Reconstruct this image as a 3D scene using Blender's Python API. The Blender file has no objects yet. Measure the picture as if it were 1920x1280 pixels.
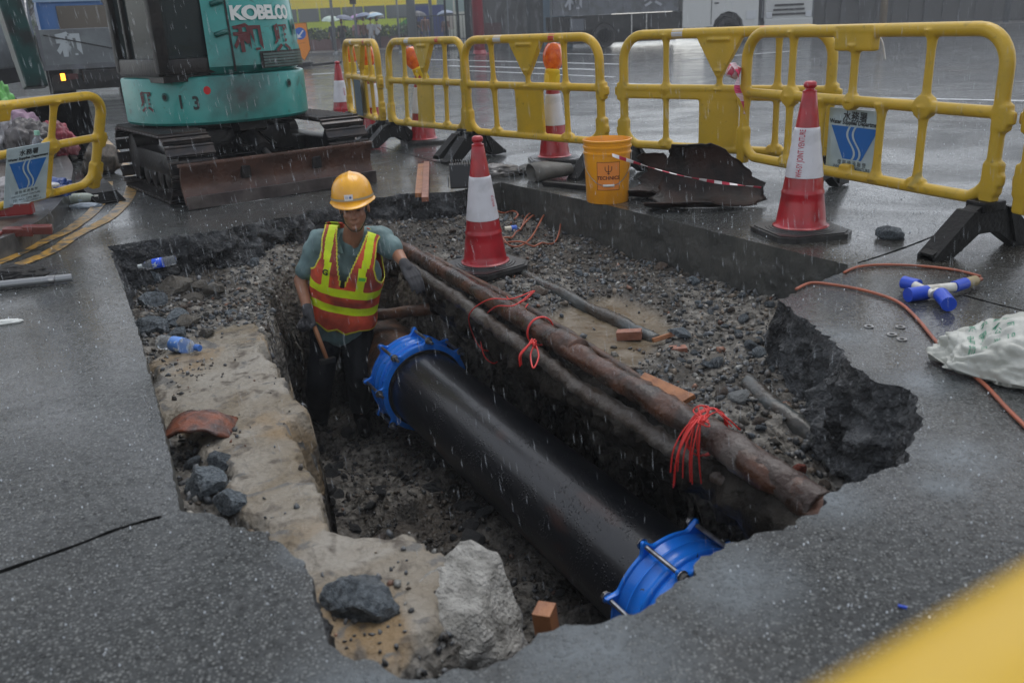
import bpy, bmesh, math, random
import numpy as np
from mathutils import Vector, Matrix, noise
random.seed(7); rng = np.random.default_rng(7)
R_ = math.radians
SC = bpy.context.scene; COL = SC.collection

# ------------------------------------------------------------ camera, sky, sun, exposure
F_PX, CAM_H = 1645.0, 1.08
_d = np.array([209 / F_PX, -4547 / F_PX, -1.0]); _d /= np.linalg.norm(_d)
_Z = -_d; _f = np.array([0, 0, -1.0]); _Y = _f - _f.dot(_Z) * _Z; _Y /= np.linalg.norm(_Y)
RW = np.array([np.cross(_Y, _Z), _Y, _Z])          # camera axes -> world axes

def G(px, py, z=0.0):                               # where a sight line meets the height z
    r = RW @ np.array([(px - 960) / F_PX, -(py - 640) / F_PX, -1.0])
    t = (z - CAM_H) / r[2]
    return Vector((t * r[0], t * r[1], z))

def D(px, py, y):                                   # where a sight line meets the distance y
    r = RW @ np.array([(px - 960) / F_PX, -(py - 640) / F_PX, -1.0])
    t = y / r[1]
    return Vector((t * r[0], y, CAM_H + t * r[2]))

cam = bpy.data.cameras.new('camera'); co = bpy.data.objects.new('camera', cam); COL.objects.link(co)
co.matrix_world = Matrix.Translation((0, 0, CAM_H)) @ Matrix([list(r) for r in RW]).to_4x4()
cam.sensor_width = 36; cam.lens = 36 * F_PX / 1920; cam.clip_start = 0.02; cam.clip_end = 600
cam.dof.use_dof = True; cam.dof.focus_distance = 4.9; cam.dof.aperture_fstop = 4.0
SC.camera = co
W = bpy.data.worlds.new('World'); SC.world = W; W.use_nodes = True
_n = W.node_tree.nodes; _l = W.node_tree.links; _n.clear()
_sky = _n.new('ShaderNodeTexSky'); _sky.sky_type = 'NISHITA'; _sky.sun_disc = False
_sky.sun_elevation = R_(68); _sky.sun_rotation = R_(20); _sky.dust_density = 1.0; _sky.air_density = 1.0
_hs = _n.new('ShaderNodeHueSaturation'); _hs.inputs['Saturation'].default_value = 0.28
_bg = _n.new('ShaderNodeBackground'); _bg.inputs['Strength'].default_value = 0.11
_wo = _n.new('ShaderNodeOutputWorld')
_l.new(_sky.outputs[0], _hs.inputs['Color']); _l.new(_hs.outputs[0], _bg.inputs[0]); _l.new(_bg.outputs[0], _wo.inputs[0])
_s = bpy.data.lights.new('sun', 'SUN'); _s.energy = 0.5; _s.angle = R_(40); _s.color = (1, .98, .95)
so = bpy.data.objects.new('sun', _s); COL.objects.link(so); so.rotation_euler = (R_(22), 0, R_(-20 + 180))
so.location = (0, 0, 20)
SC.view_settings.view_transform = 'Standard'; SC.view_settings.look = 'None'
SC.view_settings.exposure = 1.1; SC.view_settings.gamma = 1
SC.cycles.volume_bounces = 0; SC.cycles.max_bounces = 7; SC.cycles.volume_step_rate = 5
SC.cycles.use_denoising = True

# ------------------------------------------------------------ node material helper
def mat(name, col, rough=.5, metal=0, col2=None, vs=6, vd=4, mix=(.4, .62), bump=0, bs=60, bd=6, rvar=0, spec=.5,
        trans=0, alpha=1, emit=0, vary=0, custom=None, coat=0, ior=1.45):
    m = bpy.data.materials.new(name); m.use_nodes = True
    nt = m.node_tree; N = nt.nodes; L = nt.links
    b = N['Principled BSDF']
    b.inputs['Base Color'].default_value = (*col, 1); b.inputs['Roughness'].default_value = rough
    b.inputs['Metallic'].default_value = metal; b.inputs['Specular IOR Level'].default_value = spec
    b.inputs['Transmission Weight'].default_value = trans; b.inputs['Alpha'].default_value = alpha
    b.inputs['Coat Weight'].default_value = coat; b.inputs['Coat Roughness'].default_value = .12
    b.inputs['IOR'].default_value = ior
    if emit:
        b.inputs['Emission Color'].default_value = (*col, 1); b.inputs['Emission Strength'].default_value = emit
    tc = N.new('ShaderNodeTexCoord')
    def noise_(scale, det=4, dist=0):
        t = N.new('ShaderNodeTexNoise'); t.inputs['Scale'].default_value = scale; t.inputs['Detail'].default_value = det
        t.inputs['Distortion'].default_value = dist
        L.new(tc.outputs['Object'], t.inputs['Vector']); return t.outputs['Fac']
    def ramp(src, lo, hi):
        r = N.new('ShaderNodeMapRange'); r.inputs['From Min'].default_value = lo; r.inputs['From Max'].default_value = hi
        L.new(src, r.inputs['Value']); return r.outputs['Result']
    def mixc(fac, a, c):
        x = N.new('ShaderNodeMix'); x.data_type = 'RGBA'
        if isinstance(fac, (int, float)): x.inputs[0].default_value = fac
        else: L.new(fac, x.inputs[0])
        for i, v in ((6, a), (7, c)):
            if isinstance(v, tuple): x.inputs[i].default_value = (*v, 1)
            else: L.new(v, x.inputs[i])
        return x.outputs[2]
    K = dict(N=N, L=L, b=b, tc=tc, noise=noise_, ramp=ramp, mixc=mixc)
    cur = None
    if col2 is not None:
        cur = mixc(ramp(noise_(vs, vd, .3), *mix), tuple(col), tuple(col2)); L.new(cur, b.inputs['Base Color'])
    if vary:
        oi = N.new('ShaderNodeObjectInfo'); h = N.new('ShaderNodeHueSaturation')
        mr = N.new('ShaderNodeMapRange'); mr.inputs['To Min'].default_value = 1 - vary; mr.inputs['To Max'].default_value = 1 + vary
        L.new(oi.outputs['Random'], mr.inputs['Value']); L.new(mr.outputs[0], h.inputs['Value'])
        if cur: L.new(cur, h.inputs['Color'])
        else: h.inputs['Color'].default_value = (*col, 1)
        L.new(h.outputs[0], b.inputs['Base Color'])
    if rvar:
        r = N.new('ShaderNodeMapRange'); L.new(noise_(vs * 1.7, 3), r.inputs['Value'])
        r.inputs['From Min'].default_value = .35; r.inputs['From Max'].default_value = .65
        r.inputs['To Min'].default_value = max(.03, rough - rvar); r.inputs['To Max'].default_value = min(1, rough + rvar)
        L.new(r.outputs[0], b.inputs['Roughness'])
    if bump:
        bp = N.new('ShaderNodeBump'); bp.inputs['Strength'].default_value = 1; bp.inputs['Distance'].default_value = bump
        L.new(noise_(bs, bd), bp.inputs['Height']); L.new(bp.outputs[0], b.inputs['Normal'])
    if custom: custom(K)
    return m

def vor(K, scale, feat='F1', out='Distance'):
    v = K['N'].new('ShaderNodeTexVoronoi'); v.inputs['Scale'].default_value = scale; v.feature = feat
    K['L'].new(K['tc'].outputs['Object'], v.inputs['Vector']); return v.outputs[out]
def mth(K, op, a, b=None, clamp=False):
    m = K['N'].new('ShaderNodeMath'); m.operation = op; m.use_clamp = clamp
    for i, v in enumerate((a, b)):
        if v is None: continue
        if isinstance(v, (int, float)): m.inputs[i].default_value = v
        else: K['L'].new(v, m.inputs[i])
    return m.outputs[0]
def blob(K, pts, soft=.35):                         # 0..1 mask: noisy round patches at world points (x, y, r)
    geo = K['N'].new('ShaderNodeNewGeometry'); acc = None
    nz = K['noise'](14, 5, .6)
    for x, y, r in pts:
        v = K['N'].new('ShaderNodeVectorMath'); v.operation = 'DISTANCE'
        K['L'].new(geo.outputs['Position'], v.inputs[0]); v.inputs[1].default_value = (x, y, 0)
        q = mth(K, 'SUBTRACT', 1.15, mth(K, 'DIVIDE', v.outputs['Value'], r))
        q = mth(K, 'MULTIPLY', q, mth(K, 'MULTIPLY', nz, 1.8), True)
        acc = q if acc is None else mth(K, 'MAXIMUM', acc, q)
    return acc

def ground_nodes(dark, mid, chip, chip_scale=110, patches=(), pcol=(.16, .18, .2), rough=(.22, .5), chipamt=.5):
    def f(K):
        N, L, b = K['N'], K['L'], K['b']
        base = K['mixc'](K['ramp'](K['noise'](1.3, 6, .4), .35, .68), dark, mid)
        base = K['mixc'](K['ramp'](K['noise'](45, 4), .42, .7), base, tuple(c * .55 for c in dark))
        # exposed stones: flat-topped voronoi cells with their own tone
        base = K['mixc'](K['ramp'](K['noise'](.8, 7, 1.2), .52, .66), base, tuple(c * k for c, k in zip(dark, (1.0, .78, .56))))
        d = vor(K, chip_scale); c = vor(K, chip_scale, 'F1', 'Color')
        sep = N.new('ShaderNodeSeparateColor'); L.new(c, sep.inputs[0])
        pick = K['ramp'](sep.outputs[0], 1 - chipamt, 1 - chipamt + .12)
        shape = mth(K, 'SUBTRACT', 1.0, K['ramp'](d, .26, .42), True)
        msk = mth(K, 'MULTIPLY', pick, shape)
        tone = K['mixc'](sep.outputs[1], tuple(x * .5 for x in chip), chip)
        colr = K['mixc'](msk, base, tone)
        d2 = vor(K, chip_scale * 2.1); c2 = vor(K, chip_scale * 2.1, 'F1', 'Color')
        s2 = N.new('ShaderNodeSeparateColor'); L.new(c2, s2.inputs[0])
        m2 = mth(K, 'MULTIPLY', K['ramp'](s2.outputs[2], .8, .9), mth(K, 'SUBTRACT', 1.0, K['ramp'](d2, .2, .4), True))
        colr = K['mixc'](mth(K, 'MULTIPLY', m2, .7), colr, tuple(min(1, x * 1.25) for x in chip))
        if patches:
            colr = K['mixc'](blob(K, patches), colr, pcol)
        L.new(colr, b.inputs['Base Color'])
        r = N.new('ShaderNodeMapRange'); L.new(K['noise'](2.2, 5, .5), r.inputs['Value'])
        r.inputs['From Min'].default_value = .36; r.inputs['From Max'].default_value = .62
        r.inputs['To Min'].default_value = rough[0]; r.inputs['To Max'].default_value = rough[1]
        L.new(r.outputs[0], b.inputs['Roughness'])
        h = mth(K, 'ADD', mth(K, 'MULTIPLY', mth(K, 'SUBTRACT', 1.0, K['ramp'](d, 0, .5)), .9), mth(K, 'MULTIPLY', K['noise'](90, 5), .9))
        h = mth(K, 'ADD', h, mth(K, 'MULTIPLY', K['noise'](14, 4), 1.2))
        bp = N.new('ShaderNodeBump'); bp.inputs['Strength'].default_value = 1; bp.inputs['Distance'].default_value = .006
        L.new(h, bp.inputs['Height']); L.new(bp.outputs[0], b.inputs['Normal'])
        b.inputs['Coat Roughness'].default_value = .10; b.inputs['Coat IOR'].default_value = 1.33; b.inputs['Specular IOR Level'].default_value = .12
        wet = K['ramp'](K['noise'](1.1, 6, .8), .40, .60); L.new(mth(K, 'ADD', .35, mth(K, 'MULTIPLY', wet, .65)), b.inputs['Coat Weight'])
        b2 = N.new('ShaderNodeBump'); b2.inputs['Distance'].default_value = .0012; L.new(mth(K, 'ADD', K['noise'](22, 4), mth(K, 'MULTIPLY', h, .5)), b2.inputs['Height']); L.new(b2.outputs[0], b.inputs['Coat Normal'])
    return f

# ------------------------------------------------------------ mesh helpers
def tag(o, label=None, cat=None, group=None, kind=None):
    if label: o['label'] = label
    if cat: o['category'] = cat
    if group: o['group'] = group
    if kind: o['kind'] = kind
    return o

def thing(name, label, cat, loc=(0, 0, 0), rot=(0, 0, 0), group=None):
    o = bpy.data.objects.new(name, None); COL.objects.link(o); o.location = loc
    o.rotation_euler = rot if isinstance(rot, tuple) else (0, 0, rot); o.empty_display_size = .1
    return tag(o, label, cat, group)

def mk(name, V, Fc, m, parent=None, smooth=True, auto=None):
    me = bpy.data.meshes.new(name); me.from_pydata([tuple(map(float, v)) for v in V], [], [tuple(map(int, f)) for f in Fc])
    return link(name, me, m, parent, smooth, auto)

def link(name, me, m, parent=None, smooth=True, auto=None):
    if m is not None:
        me.materials.clear()
        for x in (m if isinstance(m, (list, tuple)) else [m]): me.materials.append(x)
    if smooth: me.polygons.foreach_set('use_smooth', [True] * len(me.polygons))
    if auto: me.set_sharp_from_angle(angle=R_(auto))
    o = bpy.data.objects.new(name, me); COL.objects.link(o)
    if parent: o.parent = parent
    return o

def copy_tree(o, parent=None):
    c = o.copy(); COL.objects.link(c); c.parent = parent
    for ch in list(o.children): copy_tree(ch, c)
    return c

def bez(p, n=8):                                    # catmull-rom through points
    p = [Vector(q) for q in p]; out = []
    for i in range(len(p) - 1):
        a = p[max(i - 1, 0)]; b = p[i]; c = p[i + 1]; d = p[min(i + 2, len(p) - 1)]
        for k in range(n):
            t = k / n
            out.append(.5 * ((2 * b) + (c - a) * t + (2 * a - 5 * b + 4 * c - d) * t * t + (3 * b - a - 3 * c + d) * t ** 3))
    out.append(p[-1]); return out

class MB:
    def __init__(s): s.V = []; s.F = []; s.M = []; s.mi = 0
    def add(s, V, Fc):
        o = len(s.V); s.V += [tuple(v) for v in V]; s.F += [tuple(i + o for i in f) for f in Fc]; s.M += [s.mi] * len(Fc); return s
    def box(s, c, d, rz=0, bev=0, rot=None):
        c = Vector(c); hx, hy, hz = d[0] / 2, d[1] / 2, d[2] / 2
        M = Matrix.Rotation(rz, 3, 'Z') if rot is None else rot
        if bev <= 0:
            V = [c + M @ Vector((x * hx, y * hy, z * hz)) for x in (-1, 1) for y in (-1, 1) for z in (-1, 1)]
            return s.add(V, [(0, 1, 3, 2), (4, 6, 7, 5), (0, 4, 5, 1), (2, 3, 7, 6), (0, 2, 6, 4), (1, 5, 7, 3)])
        bm = bmesh.new(); bmesh.ops.create_cube(bm, size=1)
        for v in bm.verts: v.co = Vector((v.co.x * d[0], v.co.y * d[1], v.co.z * d[2]))
        bmesh.ops.bevel(bm, geom=bm.edges[:], offset=min(bev, .45 * min(d)), segments=2, affect='EDGES', profile=.6)
        for v in bm.verts: v.co = c + M @ v.co
        bm.verts.index_update(); s.add([v.co for v in bm.verts], [[v.index for v in f.verts] for f in bm.faces]); bm.free(); return s
    def tube(s, pts, r, n=10, cap=True, flat=None):
        pts = [Vector(p) for p in pts]; rs = r if isinstance(r, (list, tuple)) else [r] * len(pts)
        V = []; up = None
        for i, p in enumerate(pts):
            t = (pts[min(i + 1, len(pts) - 1)] - pts[max(i - 1, 0)])
            t = t.normalized() if t.length > 1e-9 else Vector((0, 0, 1))
            if up is None:
                up = Vector((0, 0, 1)) if abs(t.z) < .9 else Vector((1, 0, 0))
            up = (up - t * up.dot(t)).normalized(); sd = t.cross(up)
            for k in range(n):
                a = 2 * math.pi * k / n
                V.append(p + (math.cos(a) * sd + math.sin(a) * up * (flat or 1)) * rs[i])
        Fc = [(i * n + k, i * n + (k + 1) % n, (i + 1) * n + (k + 1) % n, (i + 1) * n + k) for i in range(len(pts) - 1) for k in range(n)]
        if cap: Fc += [tuple(range(n - 1, -1, -1)), tuple((len(pts) - 1) * n + k for k in range(n))]
        return s.add(V, Fc)
    def lathe(s, prof, n=32, c=(0, 0, 0), M=None):
        c = Vector(c); V = []
        for r, z in prof:
            for k in range(n):
                a = 2 * math.pi * k / n; v = Vector((r * math.cos(a), r * math.sin(a), z))
                V.append(c + (M @ v if M else v))
        m = len(prof)
        Fc = [(i * n + k, i * n + (k + 1) % n, (i + 1) * n + (k + 1) % n, (i + 1) * n + k) for i in range(m - 1) for k in range(n)]
        if prof[0][0] > 1e-6: Fc.append(tuple(range(n - 1, -1, -1)))
        if prof[-1][0] > 1e-6: Fc.append(tuple((m - 1) * n + k for k in range(n)))
        return s.add(V, Fc)
    def prism(s, poly, z0, z1, M=None):             # polygon in xy extruded in z, M maps to place
        n = len(poly); V = [Vector((x, y, z0)) for x, y in poly] + [Vector((x, y, z1)) for x, y in poly]
        if M: V = [M @ v for v in V]
        return s.add(V, [tuple(range(n - 1, -1, -1)), tuple(range(n, 2 * n))] + [(k, (k + 1) % n, n + (k + 1) % n, n + k) for k in range(n)])
    def ell(s, c, r, n=12, m=8, rot=None):
        c = Vector(c); V = []; r = (r, r, r) if isinstance(r, (int, float)) else r
        for i in range(m + 1):
            th = math.pi * i / m
            for k in range(n):
                a = 2 * math.pi * k / n
                v = Vector((r[0] * math.sin(th) * math.cos(a), r[1] * math.sin(th) * math.sin(a), r[2] * math.cos(th)))
                V.append(c + (rot @ v if rot else v))
        return s.add(V, [(i * n + k, i * n + (k + 1) % n, (i + 1) * n + (k + 1) % n, (i + 1) * n + k) for i in range(m) for k in range(n)])
    def mesh(s, name):
        me = bpy.data.meshes.new(name); me.from_pydata(s.V, [], s.F)
        if any(s.M): me.polygons.foreach_set('material_index', s.M)
        return me
    def build(s, name, m, parent=None, smooth=False, auto=None):
        me = s.mesh(name)
        return link(name, me, m, parent, smooth or bool(auto), auto)

def remesh(mb, voxel, smooth=3, name='m'):
    me = mb.mesh(name); o = bpy.data.objects.new(name, me); COL.objects.link(o)
    bm = bmesh.new(); bm.from_mesh(me); bmesh.ops.remove_doubles(bm, verts=bm.verts, dist=1e-6)
    bmesh.ops.recalc_face_normals(bm, faces=bm.faces); bm.to_mesh(me); bm.free()
    r = o.modifiers.new('r', 'REMESH'); r.mode = 'VOXEL'; r.voxel_size = voxel
    if smooth:
        q = o.modifiers.new('s', 'SMOOTH'); q.factor = .5; q.iterations = smooth
    dg = bpy.context.evaluated_depsgraph_get(); dg.update()
    out = bpy.data.meshes.new_from_object(o.evaluated_get(dg))
    bpy.data.objects.remove(o); return out

def capsule(mb, a, b, ra, rb, n=14):
    a = Vector(a); b = Vector(b); d = b - a; L = d.length; t = d.normalized(); pts = []; rs = []
    for k in range(5):
        th = math.pi / 2 * (1 - k / 4); pts.append(a - t * ra * math.sin(th)); rs.append(max(ra * math.cos(th), 1e-4))
    for k in range(5):
        th = math.pi / 2 * k / 4; pts.append(b + t * rb * math.sin(th)); rs.append(max(rb * math.cos(th), 1e-4))
    mb.tube(pts, rs, n)

_txt = {}
def text_geo(body, size=1.0, spacing=1.0, bold=0.0):
    key = (body, size, spacing, bold)
    if key in _txt: return _txt[key]
    c = bpy.data.curves.new('t', 'FONT'); c.body = body; c.size = size; c.align_x = 'CENTER'; c.align_y = 'CENTER'
    c.space_character = spacing; c.offset = bold; c.resolution_u = 3
    o = bpy.data.objects.new('t', c); COL.objects.link(o)
    bpy.context.view_layer.update(); dg = bpy.context.evaluated_depsgraph_get()
    m = bpy.data.meshes.new_from_object(o.evaluated_get(dg))
    V = [tuple(v.co) for v in m.vertices]; Fc = [tuple(p.vertices) for p in m.polygons]
    bpy.data.objects.remove(o); bpy.data.curves.remove(c); bpy.data.meshes.remove(m)
    xs = [v[0] for v in V]; ys = [v[1] for v in V]; cx = (max(xs) + min(xs)) / 2; cy = (max(ys) + min(ys)) / 2
    V = [(v[0] - cx, v[1] - cy) for v in V]
    _txt[key] = (V, Fc); return V, Fc

def text_on(name, body, size, fn, m, parent, spacing=1.0, bold=0.0):      # fn maps (u, v) -> point just proud of a surface
    V, Fc = text_geo(body, size, spacing, bold)
    return mk(name, [fn(u, v) for u, v in V], Fc, m, parent, smooth=False)

def rock_mesh(name, seed, sub=2, amp=.35, flat=.75, sharp=True, elong=1.25):
    bm = bmesh.new(); bmesh.ops.create_icosphere(bm, subdivisions=sub, radius=1)
    rr = random.Random(seed); off = Vector((rr.random() * 50, rr.random() * 50, rr.random() * 50))
    planes = [(Vector((rr.gauss(0, 1), rr.gauss(0, 1), rr.gauss(0, 1))).normalized(), rr.uniform(.48, .82)) for _ in range(15)]
    for v in bm.verts:
        p = v.co.copy()
        for n, dd in planes:                         # cleave
            q = p.dot(n)
            if q > dd: p -= n * (q - dd) * .98
        p *= 1 + amp * .14 * noise.noise(v.co * 2.2 + off) + amp * .15 * noise.noise(v.co * 6 + off)
        v.co = Vector((p.x * elong, p.y, p.z * flat))
    me = bpy.data.meshes.new(name); bm.to_mesh(me); bm.free()
    return me

# vector value noise for numpy grids
def vnoise(x, y, seed=0):
    xi = np.floor(x).astype(np.int64); yi = np.floor(y).astype(np.int64); fx = x - xi; fy = y - yi
    def h(a, b):
        n = (a * 374761393 + b * 668265263 + seed * 974634777) & 0xffffffff
        n = ((n ^ (n >> 13)) * 1274126177) & 0xffffffff
        return ((n ^ (n >> 16)) & 0xffff) / 65535.0
    u = fx * fx * (3 - 2 * fx); v = fy * fy * (3 - 2 * fy)
    return ((h(xi, yi) * (1 - u) + h(xi + 1, yi) * u) * (1 - v) + (h(xi, yi + 1) * (1 - u) + h(xi + 1, yi + 1) * u) * v) * 2 - 1
def fbm(x, y, sc, octs=4, seed=0, g=.5):
    s = 0; a = 1
    for o in range(octs):
        s = s + a * vnoise(x * sc, y * sc, seed + o * 17); sc *= 2.03; a *= g
    return s
def sdist(x, y, poly):                               # signed distance, positive inside
    P = np.array([(p[0], p[1]) for p in poly]); d = np.full(x.shape, 1e9); ins = np.zeros(x.shape, bool)
    for i in range(len(P)):
        a = P[i]; b = P[(i + 1) % len(P)]; e = b - a
        t = np.clip(((x - a[0]) * e[0] + (y - a[1]) * e[1]) / (e @ e + 1e-12), 0, 1)
        d = np.minimum(d, np.hypot(x - a[0] - t * e[0], y - a[1] - t * e[1]))
        c = ((a[1] > y) != (b[1] > y)) & (x < (b[0] - a[0]) * (y - a[1]) / (b[1] - a[1] + 1e-12) + a[0]); ins ^= c
    return np.where(ins, d, -d)
def sstep(a, b, x):
    t = np.clip((x - a) / (b - a), 0, 1); return t * t * (3 - 2 * t)

# ------------------------------------------------------------ materials of the setting
chips = (.24, .25, .25)
M_pave = mat('wet aggregate concrete', (.05, .053, .053), custom=ground_nodes((.028, .031, .031), (.072, .076, .075), (.215, .225, .22), 98,
    patches=[(.42, 1.50, .16), (.72, 1.80, .12), (.12, 1.30, .20), (-.25, 1.18, .22), (1.16, 2.9, .14), (1.25, 2.45, .13), (1.12, 1.98, .12), (1.02, 1.84, .08), (-.45, 1.7, .10), (.98, 2.62, .1)],
    pcol=(.115, .132, .142), rough=(.08, .36), chipamt=.72))
M_road = mat('wet asphalt', (.05, .053, .056), custom=ground_nodes((.042, .046, .049), (.078, .084, .088), (.16, .17, .17), 70, rough=(.05, .22), chipamt=.3))
def wall_nodes(K):
    c = K['mixc'](K['ramp'](K['noise'](5, 6, .5), .35, .66), (.022, .023, .024), (.095, .10, .105))
    c = K['mixc'](K['ramp'](vor(K, 48), .3, .1), c, (.15, .155, .16))
    K['L'].new(c, K['b'].inputs['Base Color'])
M_wall = mat('broken asphalt face', (.03, .03, .03), .42, spec=.25, bump=.03, bs=55, bd=10, custom=wall_nodes)
M_cast = mat('cast slab face', (.045, .046, .042), .5, col2=(.075, .074, .066), vs=5, bump=.004, bs=60)
M_line_y = mat('worn yellow road paint', (.42, .24, .045), .3, col2=(.06, .062, .06), vs=16, vd=6, mix=(.46, .6), bump=.003, bs=90)
M_line_w = mat('worn white road paint', (.52, .54, .56), .3, col2=(.08, .085, .09), vs=9, vd=6, mix=(.5, .66))
M_kerb = mat('wet kerb concrete', (.10, .10, .095), .35, col2=(.05, .05, .05), vs=8, bump=.004, bs=50)
M_island = mat('dirty island paving', (.07, .05, .04), .35, col2=(.13, .11, .09), vs=9, bump=.006, bs=40)

# ------------------------------------------------------------ pit outline at ground level
LINE0, LINE1 = G(750, 462, -.22), G(1545, 945, -.22)         # the rusty pipes lie along this line
O = [  # px, py, jag, inward offset at the foot, roughness of the face
    (203, 462, .012, .10, .030), (340, 440, .03, .16, .045), (420, 430, .03, .16, .05), (560, 402, .035, .14, .05), (640, 381, .035, .12, .05),
    (750, 364, .03, .10, .045), (850, 360, .02, .08, .04), (940, 342, .004, .012, .006), (1140, 385, .004, .012, .006),
    (1400, 450, .004, .012, .006), (1590, 497, .006, .012, .012), (1588, 508, .008, .0, .02), (1530, 530, .008, .0, .02), (1463, 560, .012, .04, .03), (1504, 597, .015, .07, .035),
    (1551, 626, .015, .08, .035), (1578, 660, .015, .08, .04), (1606, 690, .015, .08, .04), (1640, 716, .012, .08, .04), (1680, 724, .012, .08, .035),
    (1716, 742, .012, .07, .03), (1728, 784, .010, .06, .03), (1712, 827, .010, .04, .03), (1700, 862, .010, .01, .03), (1649, 880, .012, 0, .03),
    (1592, 908, .015, 0, .03), (1551, 925, .015, 0, .02), (1531, 962, .015, 0, .02), (1440, 1000, .015, 0, .02), (1365, 1022, .01, 0, .02),
    (1325, 1045, .012, 0, .02), (1295, 1082, .012, 0, .02), (1240, 1108, .012, 0, .02), (1210, 1142, .012, 0, .02), (1150, 1150, .01, 0, .02),
    (1110, 1163, .012, 0, .02), (1060, 1168, .012, 0, .02), (1030, 1188, .012, 0, .02), (995, 1207, .01, 0, .02), (930, 1232, .012, 0, .02),
    (900, 1250, .012, 0, .02), (862, 1258, .01, 0, .02), (790, 1278, .01, 0, .02), (742, 1264, .01, .02, .02), (708, 1244, .012, .03, .02), (655, 1232, .012, .03, .02),
    (617, 1206, .01, .03, .02), (592, 1185, .01, .03, .02), (600, 1158, .01, .03, .02), (594, 1122, .01, .03, .02), (587, 1083, .01, .03, .02),
    (575, 1054, .01, .03, .02), (533, 1025, .012, .03, .02), (492, 998, .012, .03, .02), (437, 988, .012, .03, .02), (400, 966, .01, .03, .02),
    (338, 958, .004, .01, .008), (313, 830, .003, .012, .008), (265, 640, .003, .012, .008), (225, 520, .003, .012, .008)]
OW = [(G(a, b), j, s, r) for a, b, j, s, r in O]
ring = []                                            # resampled: point, inward normal, slope, rough
n = len(OW)
for i in range(n):
    (a, ja, sa, ra), (b, jb, sb, rb) = OW[i], OW[(i + 1) % n]
    m_ = max(1, int((b - a).length / .012)); e = (b - a).normalized(); nrm = Vector((e.y, -e.x, 0))
    for k in range(m_):
        t = k / m_; p = a.lerp(b, t); j = (ja if .5 > t else jb)
        q = p + nrm * (j * (noise.noise(p * 9) * 1.3 + (abs(noise.noise(p * 19)) * 2.0 - .5) + noise.noise(p * 47) * .5 + noise.noise(p * 110) * .3))
        ring.append((q, nrm, sa + (sb - sa) * t, ra + (rb - ra) * t))
# inward is to the right of the walking direction (outline runs clockwise seen from above)
NR = len(ring)
nrm_s = []
for i in range(NR):
    v = Vector((0, 0, 0))
    for k in range(-4, 5): v += ring[(i + k) % NR][1]
    nrm_s.append(v.normalized())

slit_px = [[(0 - 60, 1092), (120, 1030), (225, 990), (303, 968)], [(1606, 494), (1680, 470), (1755, 441), (1850, 398)],
           [(1805, 553), (1860, 568), (1960, 592)], [(691, 269), (770, 291), (850, 313)]]
slits = []
for pl in slit_px:
    pts = bez([G(*p) for p in pl], 10); L_, R2 = [], []
    for i, p in enumerate(pts):
        t = (pts[min(i + 1, len(pts) - 1)] - pts[max(i - 1, 0)]).normalized(); nn = Vector((-t.y, t.x, 0))
        w = .0075 + .004 * noise.noise(p * 20); w *= 1 if 0 < i < len(pts) - 1 else .3
        L_.append(p + nn * w); R2.append(p - nn * w)
    slits.append(L_ + R2[::-1])
from mathutils.geometry import tessellate_polygon
rect = [Vector(p) for p in ((-9, -3, 0), (9, -3, 0), (9, 13, 0), (-9, 13, 0))]
loops = [rect, [r[0] for r in ring]] + slits
V = [v for lp in loops for v in lp]
tris = tessellate_polygon(loops)
o = mk('pavement', V, tris, M_pave, smooth=False); bm = bmesh.new(); bm.from_mesh(o.data)
bmesh.ops.recalc_face_normals(bm, faces=bm.faces)
for f in bm.faces:
    if f.normal.z < 0: f.normal_flip()
bm.to_mesh(o.data); bm.free(); tag(o, kind='structure')
# slit sides
mb = MB()
for s_ in slits:
    k = len(s_); mb.add([tuple(p) for p in s_] + [(p.x, p.y, -.02) for p in s_], [(i, (i + 1) % k, k + (i + 1) % k, k + i) for i in range(k)])
    h = k // 2; mb.add([(p.x, p.y, -.018) for p in s_], [(i, i + 1, k - 2 - i, k - 1 - i) for i in range(h - 1)])
tag(mb.build('expansion_joint', mat('joint mastic', (.012, .012, .012), .35)), kind='structure')
mb = MB()
for x0, x1, y0, y1 in ((-160, 160, 13, 170), (-160, 160, -60, -3), (-160, -9, -3, 13), (9, 160, -3, 13)):
    mb.add([(x0, y0, 0), (x1, y0, 0), (x1, y1, 0), (x0, y1, 0)], [(0, 1, 2, 3)])
tag(mb.build('road', M_road), kind='structure')
# pit walls
ROWS = 26; V = []; Fc = []; MI = []
for j in range(ROWS):
    t = j / (ROWS - 1)
    for i in range(NR):
        p, _, sl, rg = ring[i]; nn = nrm_s[i]; z = -.34 * t
        rr_ = .006 * sstep(0, .15, t)
        off = sl * t * (1.0 if sl > 0 else 1.0) + (rg * (noise.noise(Vector((p.x * 7, p.y * 7, z * 9))) + .8 * noise.noise(Vector((p.x * 19, p.y * 19, z * 24))) + .6 * noise.noise(Vector((p.x * 42, p.y * 42, z * 55))) + .35 * noise.noise(Vector((p.x * 90, p.y * 90, z * 110))))) * min(1, t * 4)
        if rg < .01: off += .0015 * noise.noise(p * 40)
        V.append((p.x + nn.x * off, p.y + nn.y * off, z + (0 if j == 0 else .5 * rg * noise.noise(Vector((p.x * 25, p.y * 25, z * 30))))))
for j in range(ROWS - 1):
    for i in range(NR):
        Fc.append((j * NR + i, j * NR + (i + 1) % NR, (j + 1) * NR + (i + 1) % NR, (j + 1) * NR + i)); MI.append(1 if ring[i][3] < .013 else 0)
o = mk('pit_wall', V, Fc, [M_wall, M_cast], smooth=True); o.data.polygons.foreach_set('material_index', MI); tag(o, kind='structure')

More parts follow.
